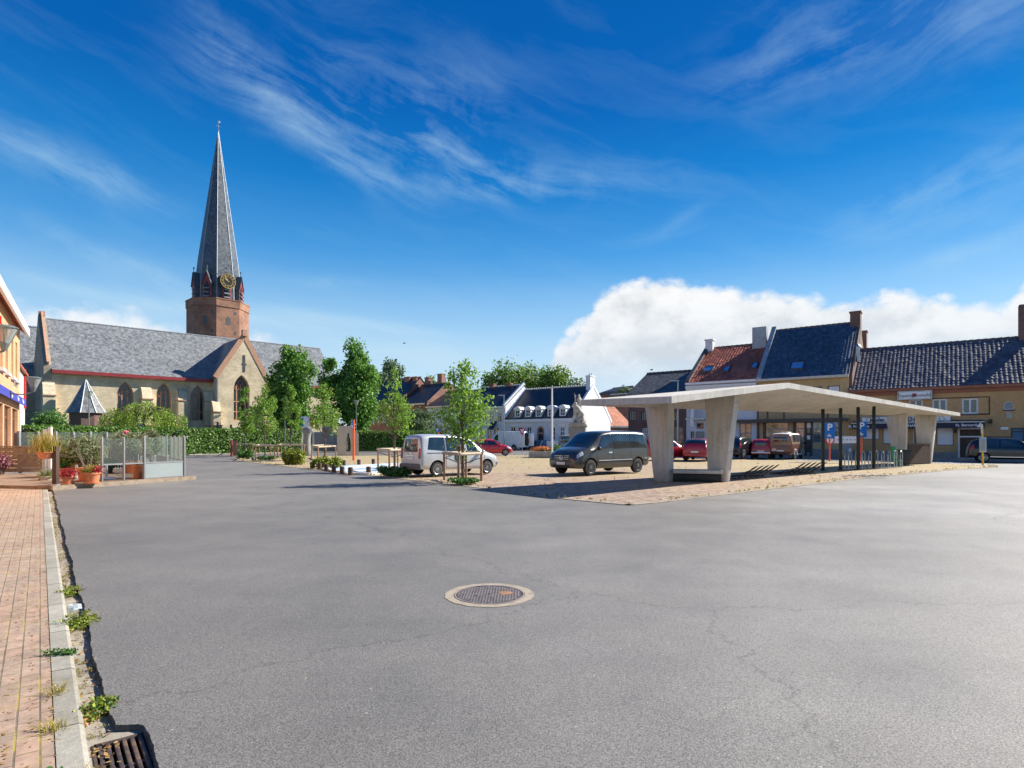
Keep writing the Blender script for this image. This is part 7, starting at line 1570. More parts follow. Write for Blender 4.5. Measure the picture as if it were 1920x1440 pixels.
# ------------------------------------------------------------------ statue, planter, flagpole
c = PZ(1084, 52); Z = 52; k = Z/F; t = thing('lion_statue', 'pale stone statue of a seated lion with a raised-arm figure on a tall pedestal', 'statue', (c.x,c.y,.045), rad(-12)); zt = hz(794,Z)
g = MB(); w = .70; g.box(-w-.12,-w-.12,0,w+.12,w+.12,.45); g.box(-w,-w,.45,w,w,zt-.32); pd = g.build('pedestal', M['grey_stone'], t, bevel=.03); g = MB(); g.box(-w-.14,-w-.14,zt-.32,w+.14,w+.14,zt-.14); g.box(-w-.04,-w-.04,zt-.14,w+.04,w+.04,zt); g.build('cornice', M['stone'], pd, bevel=.03)
def skin(name, chains, mat, par, loc=(0,0,0), sub=2, rz=0.0):
    vs, es, rs = [], [], []; idx = {}
    for ch_ in chains:
        prev = None
        for p, r_ in ch_:
            key = tuple(round(x,3) for x in p)
            if key not in idx: idx[key] = len(vs); vs.append(p); rs.append(r_)
            i = idx[key]
            if prev is not None and prev != i: es.append((prev, i))
            prev = i
    me = bpy.data.meshes.new('tmp_skin'); me.from_pydata(vs, es, []); o = bpy.data.objects.new('tmp_skin', me); C.objects.link(o)
    m1 = o.modifiers.new('s', 'SKIN'); m1.use_smooth_shade = True
    for i, d in enumerate(me.skin_vertices[0].data): d.radius = (rs[i], rs[i]) if not isinstance(rs[i], tuple) else rs[i]; d.use_root = (i == 0)
    m2 = o.modifiers.new('u', 'SUBSURF'); m2.levels = m2.render_levels = sub
    dg = bpy.context.evaluated_depsgraph_get(); dg.update(); res = bpy.data.meshes.new_from_object(o.evaluated_get(dg)); bpy.data.objects.remove(o); bpy.data.meshes.remove(me)
    res.materials.clear(); res.materials.append(mat); n = bpy.data.objects.new(name, res); C.objects.link(n); n.parent = par; n.location = loc; n.rotation_euler.z = rz; return n
# lion sits facing left, haunches to the right; figure stands behind its shoulder, arm raised
z = zt
skin('lion', [[((.50,0,z+.28),.30),((.36,0,z+.62),.30),((.12,0,z+1.0),.33),((-.14,0,z+1.32),.34),((-.26,0,z+1.52),.27),((-.40,0,z+1.55),.20),((-.58,0,z+1.46),.13)],
    [((-.14,0,z+1.32),.34),((-.20,-.2,z+.95),.21),((-.30,-.22,z+.45),.15),((-.32,-.24,z+.10),.10),((-.48,-.24,z+.06),.09)], [((-.14,0,z+1.32),.34),((-.20,.2,z+.95),.21),((-.30,.22,z+.45),.15),((-.32,.24,z+.10),.10),((-.48,.24,z+.06),.09)],
    [((.50,0,z+.28),.30),((.34,-.30,z+.34),.22),((.10,-.36,z+.30),.14),((.22,-.36,z+.09),.10),((-.02,-.36,z+.07),.09)], [((.50,0,z+.28),.30),((.34,.30,z+.34),.22),((.10,.36,z+.30),.14),((.22,.36,z+.09),.10),((-.02,.36,z+.07),.09)],
    [((.50,0,z+.28),.30),((.74,.05,z+.14),.06),((.70,-.28,z+.07),.05),((.40,-.5,z+.06),.06)]], M['statue_stone'], t)
g = MB(); q = random.Random(3)
for i in range(26): a = q.uniform(0,6.28); h_ = q.uniform(-.35,.34); g.ball((-.26+.22*math.cos(a)*.8+.1, .27*math.sin(a), z+1.42+h_), (.12,.12,.15), 7, 5)
for s_ in (-1,1): g.ball((-.30,s_*.17,z+1.76), (.06,.04,.07), 6, 4)
g.build('mane', M['statue_stone'], t, smooth=True)
zz = z+.3
skin('figure', [[((.16,.22,zz+1.15),.17),((.12,.18,zz+1.5),.19),((.10,.16,zz+1.82),.18),((.08,.16,zz+2.02),.07),((.05,.16,zz+2.15),.11),((.04,.16,zz+2.27),.09)],
    [((.10,.16,zz+1.82),.18),((-.10,.0,zz+1.80),.08),((-.26,-.04,zz+1.62),.06),((-.22,-.05,zz+1.95),.05),((-.24,-.05,zz+2.18),.05)], [((.10,.16,zz+1.82),.18),((.28,.26,zz+1.74),.08),((.36,.2,zz+1.45),.06),((.22,.05,zz+1.25),.05)],
    [((.16,.22,zz+1.15),.17),((.12,.30,zz+.7),.12),((.18,.34,zz+.3),.08),((.18,.34,zz-.25),.07)], [((.16,.22,zz+1.15),.17),((.26,.12,zz+.7),.12),((.34,.2,zz+.3),.08),((.36,.2,zz-.25),.07)]], M['statue_stone'], t)
g = MB(); g.prism([(-.30,-.08,zz+1.85),(-.22,-.08,zz+1.85),(-.22,-.02,zz+1.85),(-.30,-.02,zz+1.85)], [(-.36,-.06,zz+2.36),(-.30,-.06,zz+2.36),(-.30,-.04,zz+2.36),(-.36,-.04,zz+2.36)]); g.build('raised_tablet', M['statue_stone'], t)
g = MB(); g.ball((.02,.02,z+.3),(.42,.3,.55),10,6); g.build('rock_base', M['statue_stone'], t, smooth=True)
pc = (G(998,857.5,.045)+G(1047,857,.045))/2; t = thing('flower_planter', 'low weathered stone planter of orange flowers beside the flagpole', 'planter', (pc.x,pc.y,.045), rad(-12))
g = MB(); g.box(-1.25,-.8,0,1.25,-.62,.5); g.box(-1.25,.62,0,1.25,.8,.5); g.box(-1.25,-.62,0,-1.07,.62,.5); g.box(1.07,-.62,0,1.25,.62,.5); g.build('stone_trough', M['stone'], t, bevel=.02); g = MB(); g.box(-1.07,-.62,0,1.07,.62,.42); g.build('soil', M['soil'], t)
leaves('flowers', [(-.35,0,.66,.75,.6,.2)], 1500, .11, 4, M['leaf_orange'], t); leaves('foliage', [(0,0,.5,1.05,.6,.16),(.85,.1,.7,.35,.5,.35)], 900, .13, 5, M['leaf_dark'], t)
c = G(1035, 858, .045); t = thing('flagpole', 'bare white flagpole in front of the mansard house', 'flagpole', (c.x,c.y,.045)); g = MB(); ht = hz(728,c.y); g.tube([(0,0,0),(0,0,ht*.5),(0,0,ht)], [.085,.08,.06], 10); g.build('shaft', M['white_paint'], t, smooth=True); g = MB(); g.lathe([(.09,ht+.001),(.09,ht+.1),(.03,ht+.16)], 10); g.build('cap', M['lead'], t); g = MB(); g.lathe([(.16,0),(.16,.12),(.1,.14)], 12); g.build('base_collar', M['galv'], t)

# ------------------------------------------------------------------ lamps
def lantern(g_m, g_g, o, s=1.0):      # tapered four-sided lantern hanging on a stem, head widest at the top
    b = [(-.13,-.13,0),(.13,-.13,0),(.13,.13,0),(-.13,.13,0)]; u = [(-.27,-.27,.42),(.27,-.27,.42),(.27,.27,.42),(-.27,.27,.42)]
    f_ = lambda p: (o[0]+p[0]*s, o[1]+p[1]*s, o[2]+p[2]*s)
    n0 = len(g_g.v); g_g.lathe([(.12*s,0),(.29*s,.40*s)], 12, o); 
    g_m.lathe([(.02*s,.46*s),(.20*s,.45*s),(.31*s,.405*s),(.31*s,.385*s),(.02*s,.39*s)][::-1], 14, o)
    g_m.lathe([(.05*s,-.22*s),(.13*s,-.02*s),(.13*s,.0)], 12, o)
    for k in range(4): a = math.pi/4+k*math.pi/2; g_m.tube([(o[0]+.125*s*math.cos(a),o[1]+.125*s*math.sin(a),o[2]),(o[0]+.295*s*math.cos(a),o[1]+.295*s*math.sin(a),o[2]+.4*s)], .012*s, 4)
def lamp_post(label, px, Z, ytop, s=1.0, base=0.0, group='post-top lanterns by the church'):
    c = PZ(px, Z); t = thing('street_lamp', label, 'street lamp', (c.x,c.y,base), 0, group); zt = hz(ytop,Z)-base; g, gg = MB(), MB(); lantern(g, gg, (0,0,zt-.46*s), s)
    g.build('lantern_frame', M['lamp_metal'], t); gg.build('lamp_glass', M['lampglass'], t, smooth=True); p = MB(); p.tube([(0,0,0),(0,0,.8),(0,0,.82),(0,0,zt-.6*s)], [.09,.085,.055,.04], 8); p.build('pole', M['lamp_metal'], t); return t
lamp_post('post-top street lamp in front of the pyramid-roofed church annex', 167, 50, 733, 1.0); lamp_post('post-top street lamp before the tall dense tree right of the transept', 534, 56, 747, 1.0); lamp_post('post-top street lamp above the orange marker pole', 668, 60, 750, 1.0)
def arm_lamp(label, px, Z, ytop):
    c = PZ(px, Z); t = thing('street_lamp', label, 'street lamp', (c.x,c.y,0), 0, 'tall grey arm street lamps'); zt = hz(ytop, Z); g = MB(); g.tube([(0,0,0),(0,0,zt*.5),(0,0,zt)], [.11,.09,.06], 8); g.build('pole', M['galv'], t)
    g = MB(); g.box(-.75,-.12,zt-.02,.1,.12,zt+.12); g.build('lamp_head', M['galv'], t, bevel=.03)
arm_lamp('grey arm street lamp at the corner of the mansard house', 945, 77, 742); arm_lamp('grey arm street lamp in front of the purple-brown brick house', 1271, 56, 715)
def wall_lantern(label, px, Z, py, s):
    o = PZ(px, Z, hz(py, Z)); t = thing('wall_lantern', label, 'wall lamp', o, 0, 'lanterns on brackets of the orange shop'); g, gg = MB(), MB(); lantern(g, gg, (0,0,-.2*s), s); g.build('lantern_frame', M['lamp_metal'], t); gg.build('lamp_glass', M['lampglass'], t, smooth=True)
    rel = o-fo.o; y = rel.dot(fo.ey); w = fo.ey*(-y); g = MB(); g.tube([(0,0,-.42*s), (w.x*.3,w.y*.3,-.55*s), (w.x,w.y,-.55*s)], .03, 6); g.ball((w.x,w.y,-.55*s), .1); g.build('bracket', M['lamp_metal'], t)
wall_lantern('large nearest lantern on a bracket at the left picture edge', 8, 17, 628, 1.1); wall_lantern('smaller lantern on a bracket in front of the dark church gable', 63, 27.5, 717, 1.05)
# ------------------------------------------------------------------ young trees with rail frames
def tree_frame(pts_px, label, hrail=.98, z=.045):
    P = [G(px, py, z) for px, py in pts_px]; o = P[0]; t = thing('tree_guard', label, 'tree guard', (o.x,o.y,z), 0, 'wooden rail guards round the young trees')
    zero = Vector((o.x,o.y,z)); Q = [p-zero for p in P]
    for p in Q: g = MB(); g.tube([p, p+Vector((0,0,hrail))], .048, 8); g.build('stake', M['stake_wood'], t)
    n = len(Q)
    for i in range(n):
        a, b = Q[i], Q[(i+1) % n]; d = (b-a).normalized()*.08; g = MB(); g.tube([a-d+Vector((0,0,hrail+.03)), b+d+Vector((0,0,hrail+.03))], .055, 8); g.build('rail', M['pole_wood'], t)
    g = MB(); m = sum(Q, Vector())/n
    for a in Q: g.tube([a+Vector((0,0,hrail-.12)), m+Vector((0,0,hrail-.38))], .02, 4)
    g.build('tie_straps', M['black_metal'], t)
    return t
def young(px, py, ytop, wpx, low, seed, label, n, leaf, k=26, shape='cone', off=0.0):
    c = G(px, py, .045); Z = c.y; top = hz(ytop, Z)-.045; w = wpx/2*Z/F; lo_ = hz(low, Z); q = random.Random(seed); bl = []
    for i in range(k):
        if q.random() < .2: continue
        f = (i+.5)/k; z = lo_+(top-lo_)*f; env = {'cone': min(1, .55+f*2.2)*(1-f)**.62+.10, 'round': math.sin(math.pi*min(1, f*.9+.08))**.7}[shape]; a = i*2.4+q.uniform(-.5,.5); rr = w*env*q.uniform(.2,.85)
        s = w*q.uniform(.16,.50)*(1-.4*f); bl.append((rr*math.cos(a)+off*f, rr*math.sin(a), min(z, top-s*.8), s, s, s*1.25))
    bl.append((off,0,top-.22,w*.12,w*.12,.26))
    for i in range(7): a = q.uniform(0,6.28); f = q.uniform(.08,.55); rr = w*q.uniform(.8,1.05)*(1-f*.55); bl.append((rr*math.cos(a), rr*math.sin(a), lo_+(top-lo_)*f, w*.22, w*.22, w*.16))
    t = tree(label, (c.x,c.y,.045), lo_*.9, bl, n, leaf, seed, M['leaf_young'], .055, 'young plaza trees', 'young_tree', 'tree', limbs=18, sway=.05)
    return t
young(459, 852, 727, 40, 805, 101, 'slim young tree, leftmost on the plaza, in front of the transept window', 2000, .17)
young(497, 855, 716, 58, 812, 102, 'young tree with full pale crown between the two leftmost rail guards', 2300, .17)
young(545, 853, 722, 42, 800, 103, 'slender young tree behind the yellow-green shrub', 1900, .17)
young(609, 862, 720, 66, 808, 104, 'young tree with pale trunk beside the stone column', 2500, .15)
young(740, 883, 690, 72, 805, 105, 'loose young tree left of the silver people carrier', 1350, .14, 24)
young(868, 902, 682, 128, 818, 106, 'nearest and fullest young tree, in front of the silver people carrier', 3500, .115, 40, off=.05)
tree_frame([(441,853),(473.5,853),(470,849.5),(446,849.5)], 'wooden rail guard round the leftmost slim young tree'); tree_frame([(479,862),(515,862),(507,856),(486,856)], 'wooden rail guard second from the left round the full pale crown')
tree_frame([(521,858),(570,858),(565,853),(527,853)], 'wooden rail guard half hidden by the yellow-green shrub'); tree_frame([(596,868),(629,863),(611,857),(584,861)], 'wooden rail guard round the tree beside the stone column')
tree_frame([(730,885),(768,880),(746,876.5),(709,880)], 'wooden rail guard left of the silver people carrier'); tree_frame([(860,906.5),(902.5,902),(874,896),(833,900.5)], 'nearest wooden rail guard in front of the silver people carrier')
# plant beds at their feet
def bed(label, px, py, wpx, h, mat, seed, n, leaf, name='shrub', dep=None, z=.045):
    c = G(px, py, z); Z = c.y; w = wpx/2*Z/F; d = dep or w*.6; c = Vector((c.x, c.y+d*.7, z)); q = random.Random(seed); t = thing(name, label, 'shrub', (c.x,c.y,z))
    bl = [(q.uniform(-.75,.75)*w, q.uniform(-.75,.75)*d, h*q.uniform(.28,.68), w*.32, d*.38, h*.34) for _ in range(16)]
    g = MB()
    for b in bl[:9]: g.tube([(b[0]*.4,b[1]*.4,0),(b[0]*.8,b[1]*.8,b[2]*.6),(b[0],b[1],b[2]+h*.2)], [.02,.014,.006], 4)
    g.build('stems', M['bark'], t); leaves('foliage', bl, n, leaf, seed, M[mat], t); return t
bed('rounded yellow-green shrub in front of the half hidden rail guard', 548, 870.5, 52, .95, 'leaf_shrub', 1, 3200, .13); bed('yellow-green shrub under the young tree beside the stone column', 607, 878, 52, .62, 'leaf_shrub', 2, 2300, .12)
bed('low dark green shrub under the leftmost young tree', 457, 860, 36, .62, 'leaf_dark', 3, 1000, .15); bed('thin low greenery inside the second rail guard from the left', 497, 862, 40, .3, 'leaf_dark', 4, 800, .12)
bed('low green shrub under the rail guard left of the silver people carrier', 737, 893, 64, .42, 'leaf_dark', 5, 2400, .10); bed('low green ground plants under the nearest rail guard', 868, 908, 72, .22, 'leaf_dark', 6, 1700, .085)
# stone column, steel panel, information board
c = G(576, 856, .045); Z = c.y; t = thing('stone_column', 'rough grey stone column with a knobbed top on the plaza', 'sculpture', (c.x,c.y,.045)); ht = hz(803, Z)
skin('column', [[((0,0,0),(.36,.34)),((.03,0,.6),(.33,.3)),((-.02,0,1.2),(.31,.3)),((.02,0,ht*.75),(.34,.3)),((-.10,0,ht*.9),(.46,.36)),((-.30,0,ht),(.25,.25))],[((-.10,0,ht*.9),(.46,.36)),((.38,0,ht*.93),(.2,.24)),((.52,0,ht*.93),(.14,.2))]], M['grey_stone'], t)
pl_, pr_ = G(632,854.5,.045), G(672.5,854.2,.045); t = thing('steel_panel', 'tall brushed steel panel with slanted corner and a cut-out standing figure', 'sculpture', (pl_.x,pl_.y,.045), math.atan2(pr_.y-pl_.y, pr_.x-pl_.x)); wd = (pr_-pl_).length; ht = hz(798.5, pl_.y)-.045
sil = [(.43,.09),(.56,.09),(.56,.135),(.62,.16),(.635,.30),(.62,.45),(.60,.58),(.555,.645),(.57,.685),(.565,.74),(.53,.765),(.485,.755),(.465,.715),(.475,.67),(.445,.62),(.425,.5),(.43,.3),(.42,.17),(.43,.135)]
outl = [(0,0),(1,0),(1,.745),(.62,1),(0,1)]
from mathutils.geometry import tessellate_polygon
pts_o = [Vector((x*wd, z_*ht, 0)) for x, z_ in outl]; pts_i = [Vector((x*wd, z_*ht, 0)) for x, z_ in sil]; allp = pts_o+pts_i; no, ni = len(pts_o), len(pts_i)
tri_ = tessellate_polygon([pts_o, pts_i]); g = MB()
g.add([(p.x,-.04,p.y) for p in allp]+[(p.x,.04,p.y) for p in allp], [tuple(tt) for tt in tri_]+[tuple(i+no+ni for i in reversed(tt)) for tt in tri_]+[(i,(i+1) % no,no+ni+(i+1) % no,no+ni+i) for i in range(no)]+[(no+i,no+(i+1) % ni,2*no+ni+(i+1) % ni,2*no+ni+i) for i in range(ni)])
g.build('sheet', M['steel'], t)
c = PZ(576.5, 60); Z = 60; t = thing('information_board', 'white, orange and green information board on two posts before the monument', 'information board', (c.x,c.y,0)); k = Z/F; z0, z1 = hz(805.5,Z), hz(781,Z); w = 12.2*k
g = MB(); g.box(-w,-.03,z0,w,.03,z1); b = g.build('board', M['sign_white'], t, bevel=.01); g = MB(); g.box(w*.38,-.036,z0+.42,w*.98,-.032,z1-.02); g.build('orange_field', M['orange_pole'], b); g = MB(); g.box(-w*.95,-.036,z0+.3,-w*.6,-.032,z1-.15); g.build('green_field', M['sign_green'], b); g = MB(); g.box(-w*.98,-.036,z0+.02,w*.36,-.032,z0+.16); g.build('lower_band', M['yellow_paint'], b); g = MB(); g.box(w*.5,-.04,z0+.02,w*.98,-.032,z0+.42); g.build('yellow_field', M['yellow_paint'], b)
for s_ in (-1,1): g = MB(); g.tube([(s_*w*.8,.06,0),(s_*w*.8,.06,z1)], .04, 6); g.build('post', M['galv'], t)
for px, py, top, mt, w_, lab in ((441.5,854,826,'stake_wood',.17,'square wooden post beside the leftmost rail guard'), (434,856,824,'red_trim',.07,'thin red-brown marker stake, leftmost on the plaza')):
    c = G(px, py, .045); t = thing('wooden_post', lab, 'post', (c.x,c.y,.045)); g = MB(); hh = hz(top, c.y); g.box(-w_,-w_,0,w_,w_,hh-.08); g.build('shaft', M[mt], t, bevel=.02); g = MB(); g.prism([(-w_,-w_,hh-.079),(w_,-w_,hh-.079),(w_,w_,hh-.079),(-w_,w_,hh-.079)], [(-w_*.3,-w_*.3,hh),(w_*.3,-w_*.3,hh),(w_*.3,w_*.3,hh),(-w_*.3,w_*.3,hh)]); g.build('cap', M[mt if mt != 'red_trim' else 'offwhite'], t)
# feeder box on a stake and green hexagonal sign
c = G(860.5, 905, .045); Z = c.y; t = thing('insect_box', 'small brown box on the front stake of the nearest rail guard', 'insect box', (c.x+.0,c.y-.03,hz(846,Z))); g = MB(); g.prism([(-.06,-.07,0),(.06,-.07,0),(.06,.04,0),(-.06,.04,0)], [(-.06,-.07,.15),(.06,-.07,.15),(.06,.04,.15),(-.06,.04,.15)]); g.build('box', M['frame_brown'], t, bevel=.01); g = MB(); g.prism([(-.085,-.1,.151),(.085,-.1,.151),(.085,.07,.151),(-.085,.07,.151)], [(-.03,-.05,.23),(.03,-.05,.23),(.03,.02,.23),(-.03,.02,.23)]); g.build('roof', M['stake_wood'], t); g = MB(); g.box(-.03,.0,-.55,.03,.05,.0); g.build('stake', M['stake_wood'], t)
t = thing('tree_tag', 'green hexagonal plaque with white lettering on the nearest rail guard', 'plaque', (c.x-.03,c.y-.10,hz(858,Z))); hexa = lambda r_, y: [(r_*.92*math.cos(math.pi/2+k*math.pi/3), y, r_*math.sin(math.pi/2+k*math.pi/3)) for k in range(6)]
g = MB(); g.prism(hexa(.155,-.006), hexa(.155,.006)); b = g.build('plate', M['sign_white'], t); g = MB(); g.prism(hexa(.142,-.011), hexa(.142,-.0065)); g.build('green_face', M['sign_green'], b); g = MB()
for zz_, w_ in ((.045,.05),(.0,.075),(-.05,.045)): g.box(-w_,-.014,zz_-.009,w_,-.0115,zz_+.009)
g.build('lettering_lines', M['sign_white'], b); g = MB(); g.box(-.02,.0065,-.1,.02,.05,.1); g.build('bracket', M['galv'], t)
# stump bollards around the painted play area
pad = [G(*p, .05) for p in ((608,879.5),(625,874),(648,872.5),(700,869.8),(752,867.5),(772,876),(762,880.5),(712,887),(694,888.5),(655,888.2))]
g = MB(); g.poly([(p.x,p.y,.051) for p in pad])
def mk_pad():
    m, nt, b, co = newmat('painted_play_area'); n = noise(nt, co, .55, 3, .5); n2 = noise(nt, co, 6, 5, .7)
    c = ramp(nt, n, [(.38, (.30,.50,.74)), (.48, (.42,.62,.78)), (.54, (.70,.66,.52)), (.60, (.62,.44,.46)), (.68, (.66,.70,.74))]); c = mixc(nt, rng(nt, n2, .45, .75, 0, .6), c, (.62,.62,.60)); setin(nt, b, Base_Color=c, Roughness=.7); return m
structure(g.build('play_area', mk_pad()))
g = MB()
for i in (0,7,8,9): 
    a, b = pad[i], pad[(i+1) % 10]; d = (b-a).normalized(); nn = Vector((-d.y,d.x,0))*.10; g.prism([a-nn-Vector((0,0,.05)),b-nn-Vector((0,0,.05)),b+nn-Vector((0,0,.05)),a+nn-Vector((0,0,.05))], [a-nn+Vector((0,0,.05)),b-nn+Vector((0,0,.05)),b+nn+Vector((0,0,.05)),a+nn+Vector((0,0,.05))])
structure(g.build('play_area_kerb', M['offwhite']))
stump = [(585,877,'under the shrub beside the stone column'),(599,879.5,'second from the left on the road side'),(612,882.5,'third from the left on the road side'),(626,884.5,'fourth from the left on the road side'),(641.5,887.5,'fifth from the left on the road side'),(657,889.5,'sixth from the left on the road side'),(691,888,'alone at the right of the road side'),(616,873.5,'leftmost on the far side of the painted area'),(645,873,'second on the far side of the painted area'),(673,871.5,'third on the far side of the painted area'),(700,870,'fourth on the far side of the painted area'),(753,880,'at the right end beside the rail guard')]
proto = None
for px, py, lab in stump:
    c = G(px, py, .045)
    if proto is None:
        proto = tag(MB().lathe([(.105,-.02),(.11,.2),(.105,.29),(.085,.31)], 12).build('stump_bollard', M['dark_wood'], None, smooth=True, loc=(c.x,c.y,.045)), f'short dark timber bollard {lab}', 'bollard', 'short timber bollards round the painted play area'); o = proto
    else: o = proto.copy(); C.objects.link(o); o.location = (c.x,c.y,.045)
    o['label'] = f'short dark timber bollard {lab}'

# ------------------------------------------------------------------ terrace with glass screens on the left
TA, TB = G(100,919), G(354.5,899.5); td = (TB-TA).normalized(); tn = Vector((-.60,.80,0)); tn2 = Vector((-td.y,td.x,0)); TL = (TB-TA).length
deck = thing('terrace_deck', 'raised wooden cafe terrace deck beside the road', 'deck', (TA.x,TA.y,0))
def T(a, b, z=0): p = td*a+tn*b; return Vector((p.x,p.y,z))     # local to deck origin
g = MB(); DL = 9.5; g.prism([T(0,0,.02),T(TL,0,.02),T(TL,DL,.02),T(-1.5,DL,.02)], [T(0,0,.14),T(TL,0,.14),T(TL,DL,.14),T(-1.5,DL,.14)]); g.build('planking', M['deck_wood'], deck)
g = MB(); n_ = 40
for i in range(n_): p = (i+.5)/n_; g.bar(T(-.0,DL*p,.1415), T(TL,DL*p,.1415), .012, .002)
g.build('plank_gaps', M['black_metal'], deck); g = MB(); g.bar(T(-.05,-.06,.07),T(TL+.25,-.06,.07),.12,.14); g.build('edge_beam', M['wood'], deck)
g = MB(); L0_ = PZ(-60,24.4); R0_ = PZ(96,24.4); g.prism([L0_-TA+Vector((0,-5,.0)), T(-.02,0,0), T(-.02,7,0), L0_-TA+Vector((0,0,0))], [L0_-TA+Vector((0,-5,.13)), T(-.02,0,.13), T(-.02,7,.13), L0_-TA+Vector((0,0,.13))]); g.build('side_planking', M['deck_wood'], deck)
lo2 = Vector((TA.x,TA.y,0))
def screen(label, p, q_, z0, h0, h1, n, lower=None, group='glass wind screens of the terrace', pw=.06, mat='clear', name='glass_screen'):
    """posts at n+1 places from p to q_ (world), glass between h0 and h1, optional lower panel below h0"""
    t = thing(name, label, 'screen', (p.x,p.y,z0), 0, group); d = q_-p
    for i in range(n+1): c = d*(i/n); g = MB(); g.box(c.x-pw/2,c.y-pw/2,0,c.x+pw/2,c.y+pw/2,h1-(.02 if i % 2 else 0)); g.build('post', M['grey_metal'], t, bevel=.006)
    dn_ = d.normalized(); nn = Vector((-dn_.y,dn_.x,0))
    for i in range(n):
        a, b = d*(i/n)+dn_*.04, d*((i+1)/n)-dn_*.04; g = MB(); g.prism([a-nn*.005+Vector((0,0,h0)),b-nn*.005+Vector((0,0,h0)),b+nn*.005+Vector((0,0,h0)),a+nn*.005+Vector((0,0,h0))], [a-nn*.005+Vector((0,0,h1-.06)),b-nn*.005+Vector((0,0,h1-.06)),b+nn*.005+Vector((0,0,h1-.06)),a+nn*.005+Vector((0,0,h1-.06))]); g.build('glass_pane', M[mat], t)
        g = MB(); g.bar(a+Vector((0,0,h0-.02)), b+Vector((0,0,h0-.02)), .045, .05); g.build('rail', M['grey_metal'], t)
        if lower and (lower[1] is None or i in lower[1]): g = MB(); g.prism([a-nn*.008+Vector((0,0,.05)),b-nn*.008+Vector((0,0,.05)),b+nn*.008+Vector((0,0,.05)),a+nn*.008+Vector((0,0,.05))], [a-nn*.008+Vector((0,0,h0-.05)),b-nn*.008+Vector((0,0,h0-.05)),b+nn*.008+Vector((0,0,h0-.05)),a+nn*.008+Vector((0,0,h0-.05))]); g.build('lower_panel', M[lower[0]], t); g = MB(); g.bar(a+Vector((0,0,.03)), b+Vector((0,0,.03)), .04, .04); g.build('rail', M['grey_metal'], t)
    return t
zd = .14; s1, s2, s3 = G(191,906,zd*.5), G(270,901,zd*.5), G(345,896.5,zd*.5)
s1 = TA+td*(TL*.33); s2 = TA+td*(TL*.66); s3 = TA+td*(TL*.985)
s1, s2, s3 = [on_line(TA+tn*.08, td, px) for px in (191, 270, 345)]
screen('front glass screen, left half, open below the rail', s1, s2, zd, .60, 1.52, 2); screen('front glass screen, right half, with a frosted lower panel', s2, s3, zd, .60, 1.56, 1, ('frost', None), pw=.08)
screen('side glass screen at the right end of the terrace', s3+tn*.15, s3+tn*3.9, zd, .62, 1.58, 3, None); screen('rear side glass screen with frosted lower panels', s3+tn*5.2, s3+tn*8.8, zd, .62, 1.62, 2, ('frost', None))
b0, b1 = PZ(36, 33), PZ(258, 37); screen('long rear glass screen of the terrace above dark boards', b0, b1, .0, 1.0, hz(809,35), 7, ('dark_wood', None), mat='clear_hazy', pw=.12)
t = thing('white_post', 'pair of white posts behind the terrace shrubs', 'post', tuple(PZ(90,31.5))); g = MB(); g.box(-.22,-.06,0,-.02,.06,2.1); g.box(.03,-.06,0,.2,.06,2.2); g.build('posts', M['white_paint'], t)
# timber fence at the far left with its end post
fa, fb = PZ(-70, 24.6), PZ(80, 24.9); t = thing('timber_fence', 'low weathered board fence at the left edge of the terrace', 'fence', (fa.x,fa.y,.13)); d = fb-fa
for k in range(6): g = MB(); z = .05+k*.175; g.prism([Vector((0,0,z)),d+Vector((0,0,z)),d+Vector((0,.03,z)),Vector((0,.03,z))], [Vector((0,0,z+.162)),d+Vector((0,0,z+.162)),d+Vector((0,.03,z+.162)),Vector((0,.03,z+.162))]); g.build('board', M['wood'], t)
g = MB(); g.bar((0,.0,1.125),d+Vector((0,0,1.125)),.12,.05); g.build('cap_rail', M['wood'], t)
for k in (0,.35,.7,.98): g = MB(); p = d*k; g.box(p.x-.05,p.y+.035,0,p.x+.05,p.y+.12,1.1); g.build('post', M['dark_wood'], t)
pp = on_line(TA+tn*.05, td, 104.5); t = thing('timber_post', 'dark red-brown timber post at the front corner of the terrace', 'post', (pp.x,pp.y,.02)); g = MB(); g.box(-.07,-.07,0,.07,.07,hz(838,pp.y)); g.build('shaft', M['dark_wood'], t, bevel=.01); g = MB(); g.box(-.08,-.08,0,.08,.08,.16); g.build('post_shoe', M['galv'], t)
# pots on the terrace
def onD(px, py, z=zd): return tuple(G(px, py, z))
R_ = random.Random(2)
bush = lambda w, h, z, n, lf, sd, mt, k=14: ('foliage','leaf',(crown_blobs((0,0,z),(w,w*.8,h),k,sd,.42,.8),n,lf,sd,mt,{'droop':-.6,'aspect':.28,'up':.0}))
kp = pp; potted('hanging terracotta bowl of yellow-green grass on the corner post', (kp.x-.28,kp.y-.02,hz(857,kp.y)-.05), .24, .22, 'terracotta', [('grass','tuft',(.62,.52,260,1,'leaf_straw',.008)),('sprigs','leaf',([(0,0,.34,.22,.2,.16)],220,.07,2,'leaf_shrub'))], 'potted plants on the terrace', saucer=False)
PG = 'potted plants on the terrace'
potted('terracotta pot with bright green leafy plant behind the corner post', onD(118,894), .22, .34, 'terracotta', [('foliage','leaf',([(0,0,.52,.30,.28,.2)],700,.09,3,'leaf_dark')),('tips','leaf',([(0,0,.62,.28,.26,.12)],400,.07,33,'leaf_shrub'))], PG)
potted('small terracotta pot with dark red flowers nearest the corner post', onD(127.5,908), .17, .26, 'terracotta', [('flowers','leaf',([(0,0,.33,.24,.2,.16)],500,.07,4,'leaf_red'))], PG)
potted('large terracotta pot behind the dark red flowers', onD(138,893), .27, .52, 'terracotta', [bush(.3,.2,.62,400,.12,6,'leaf_shrub',8)], PG)
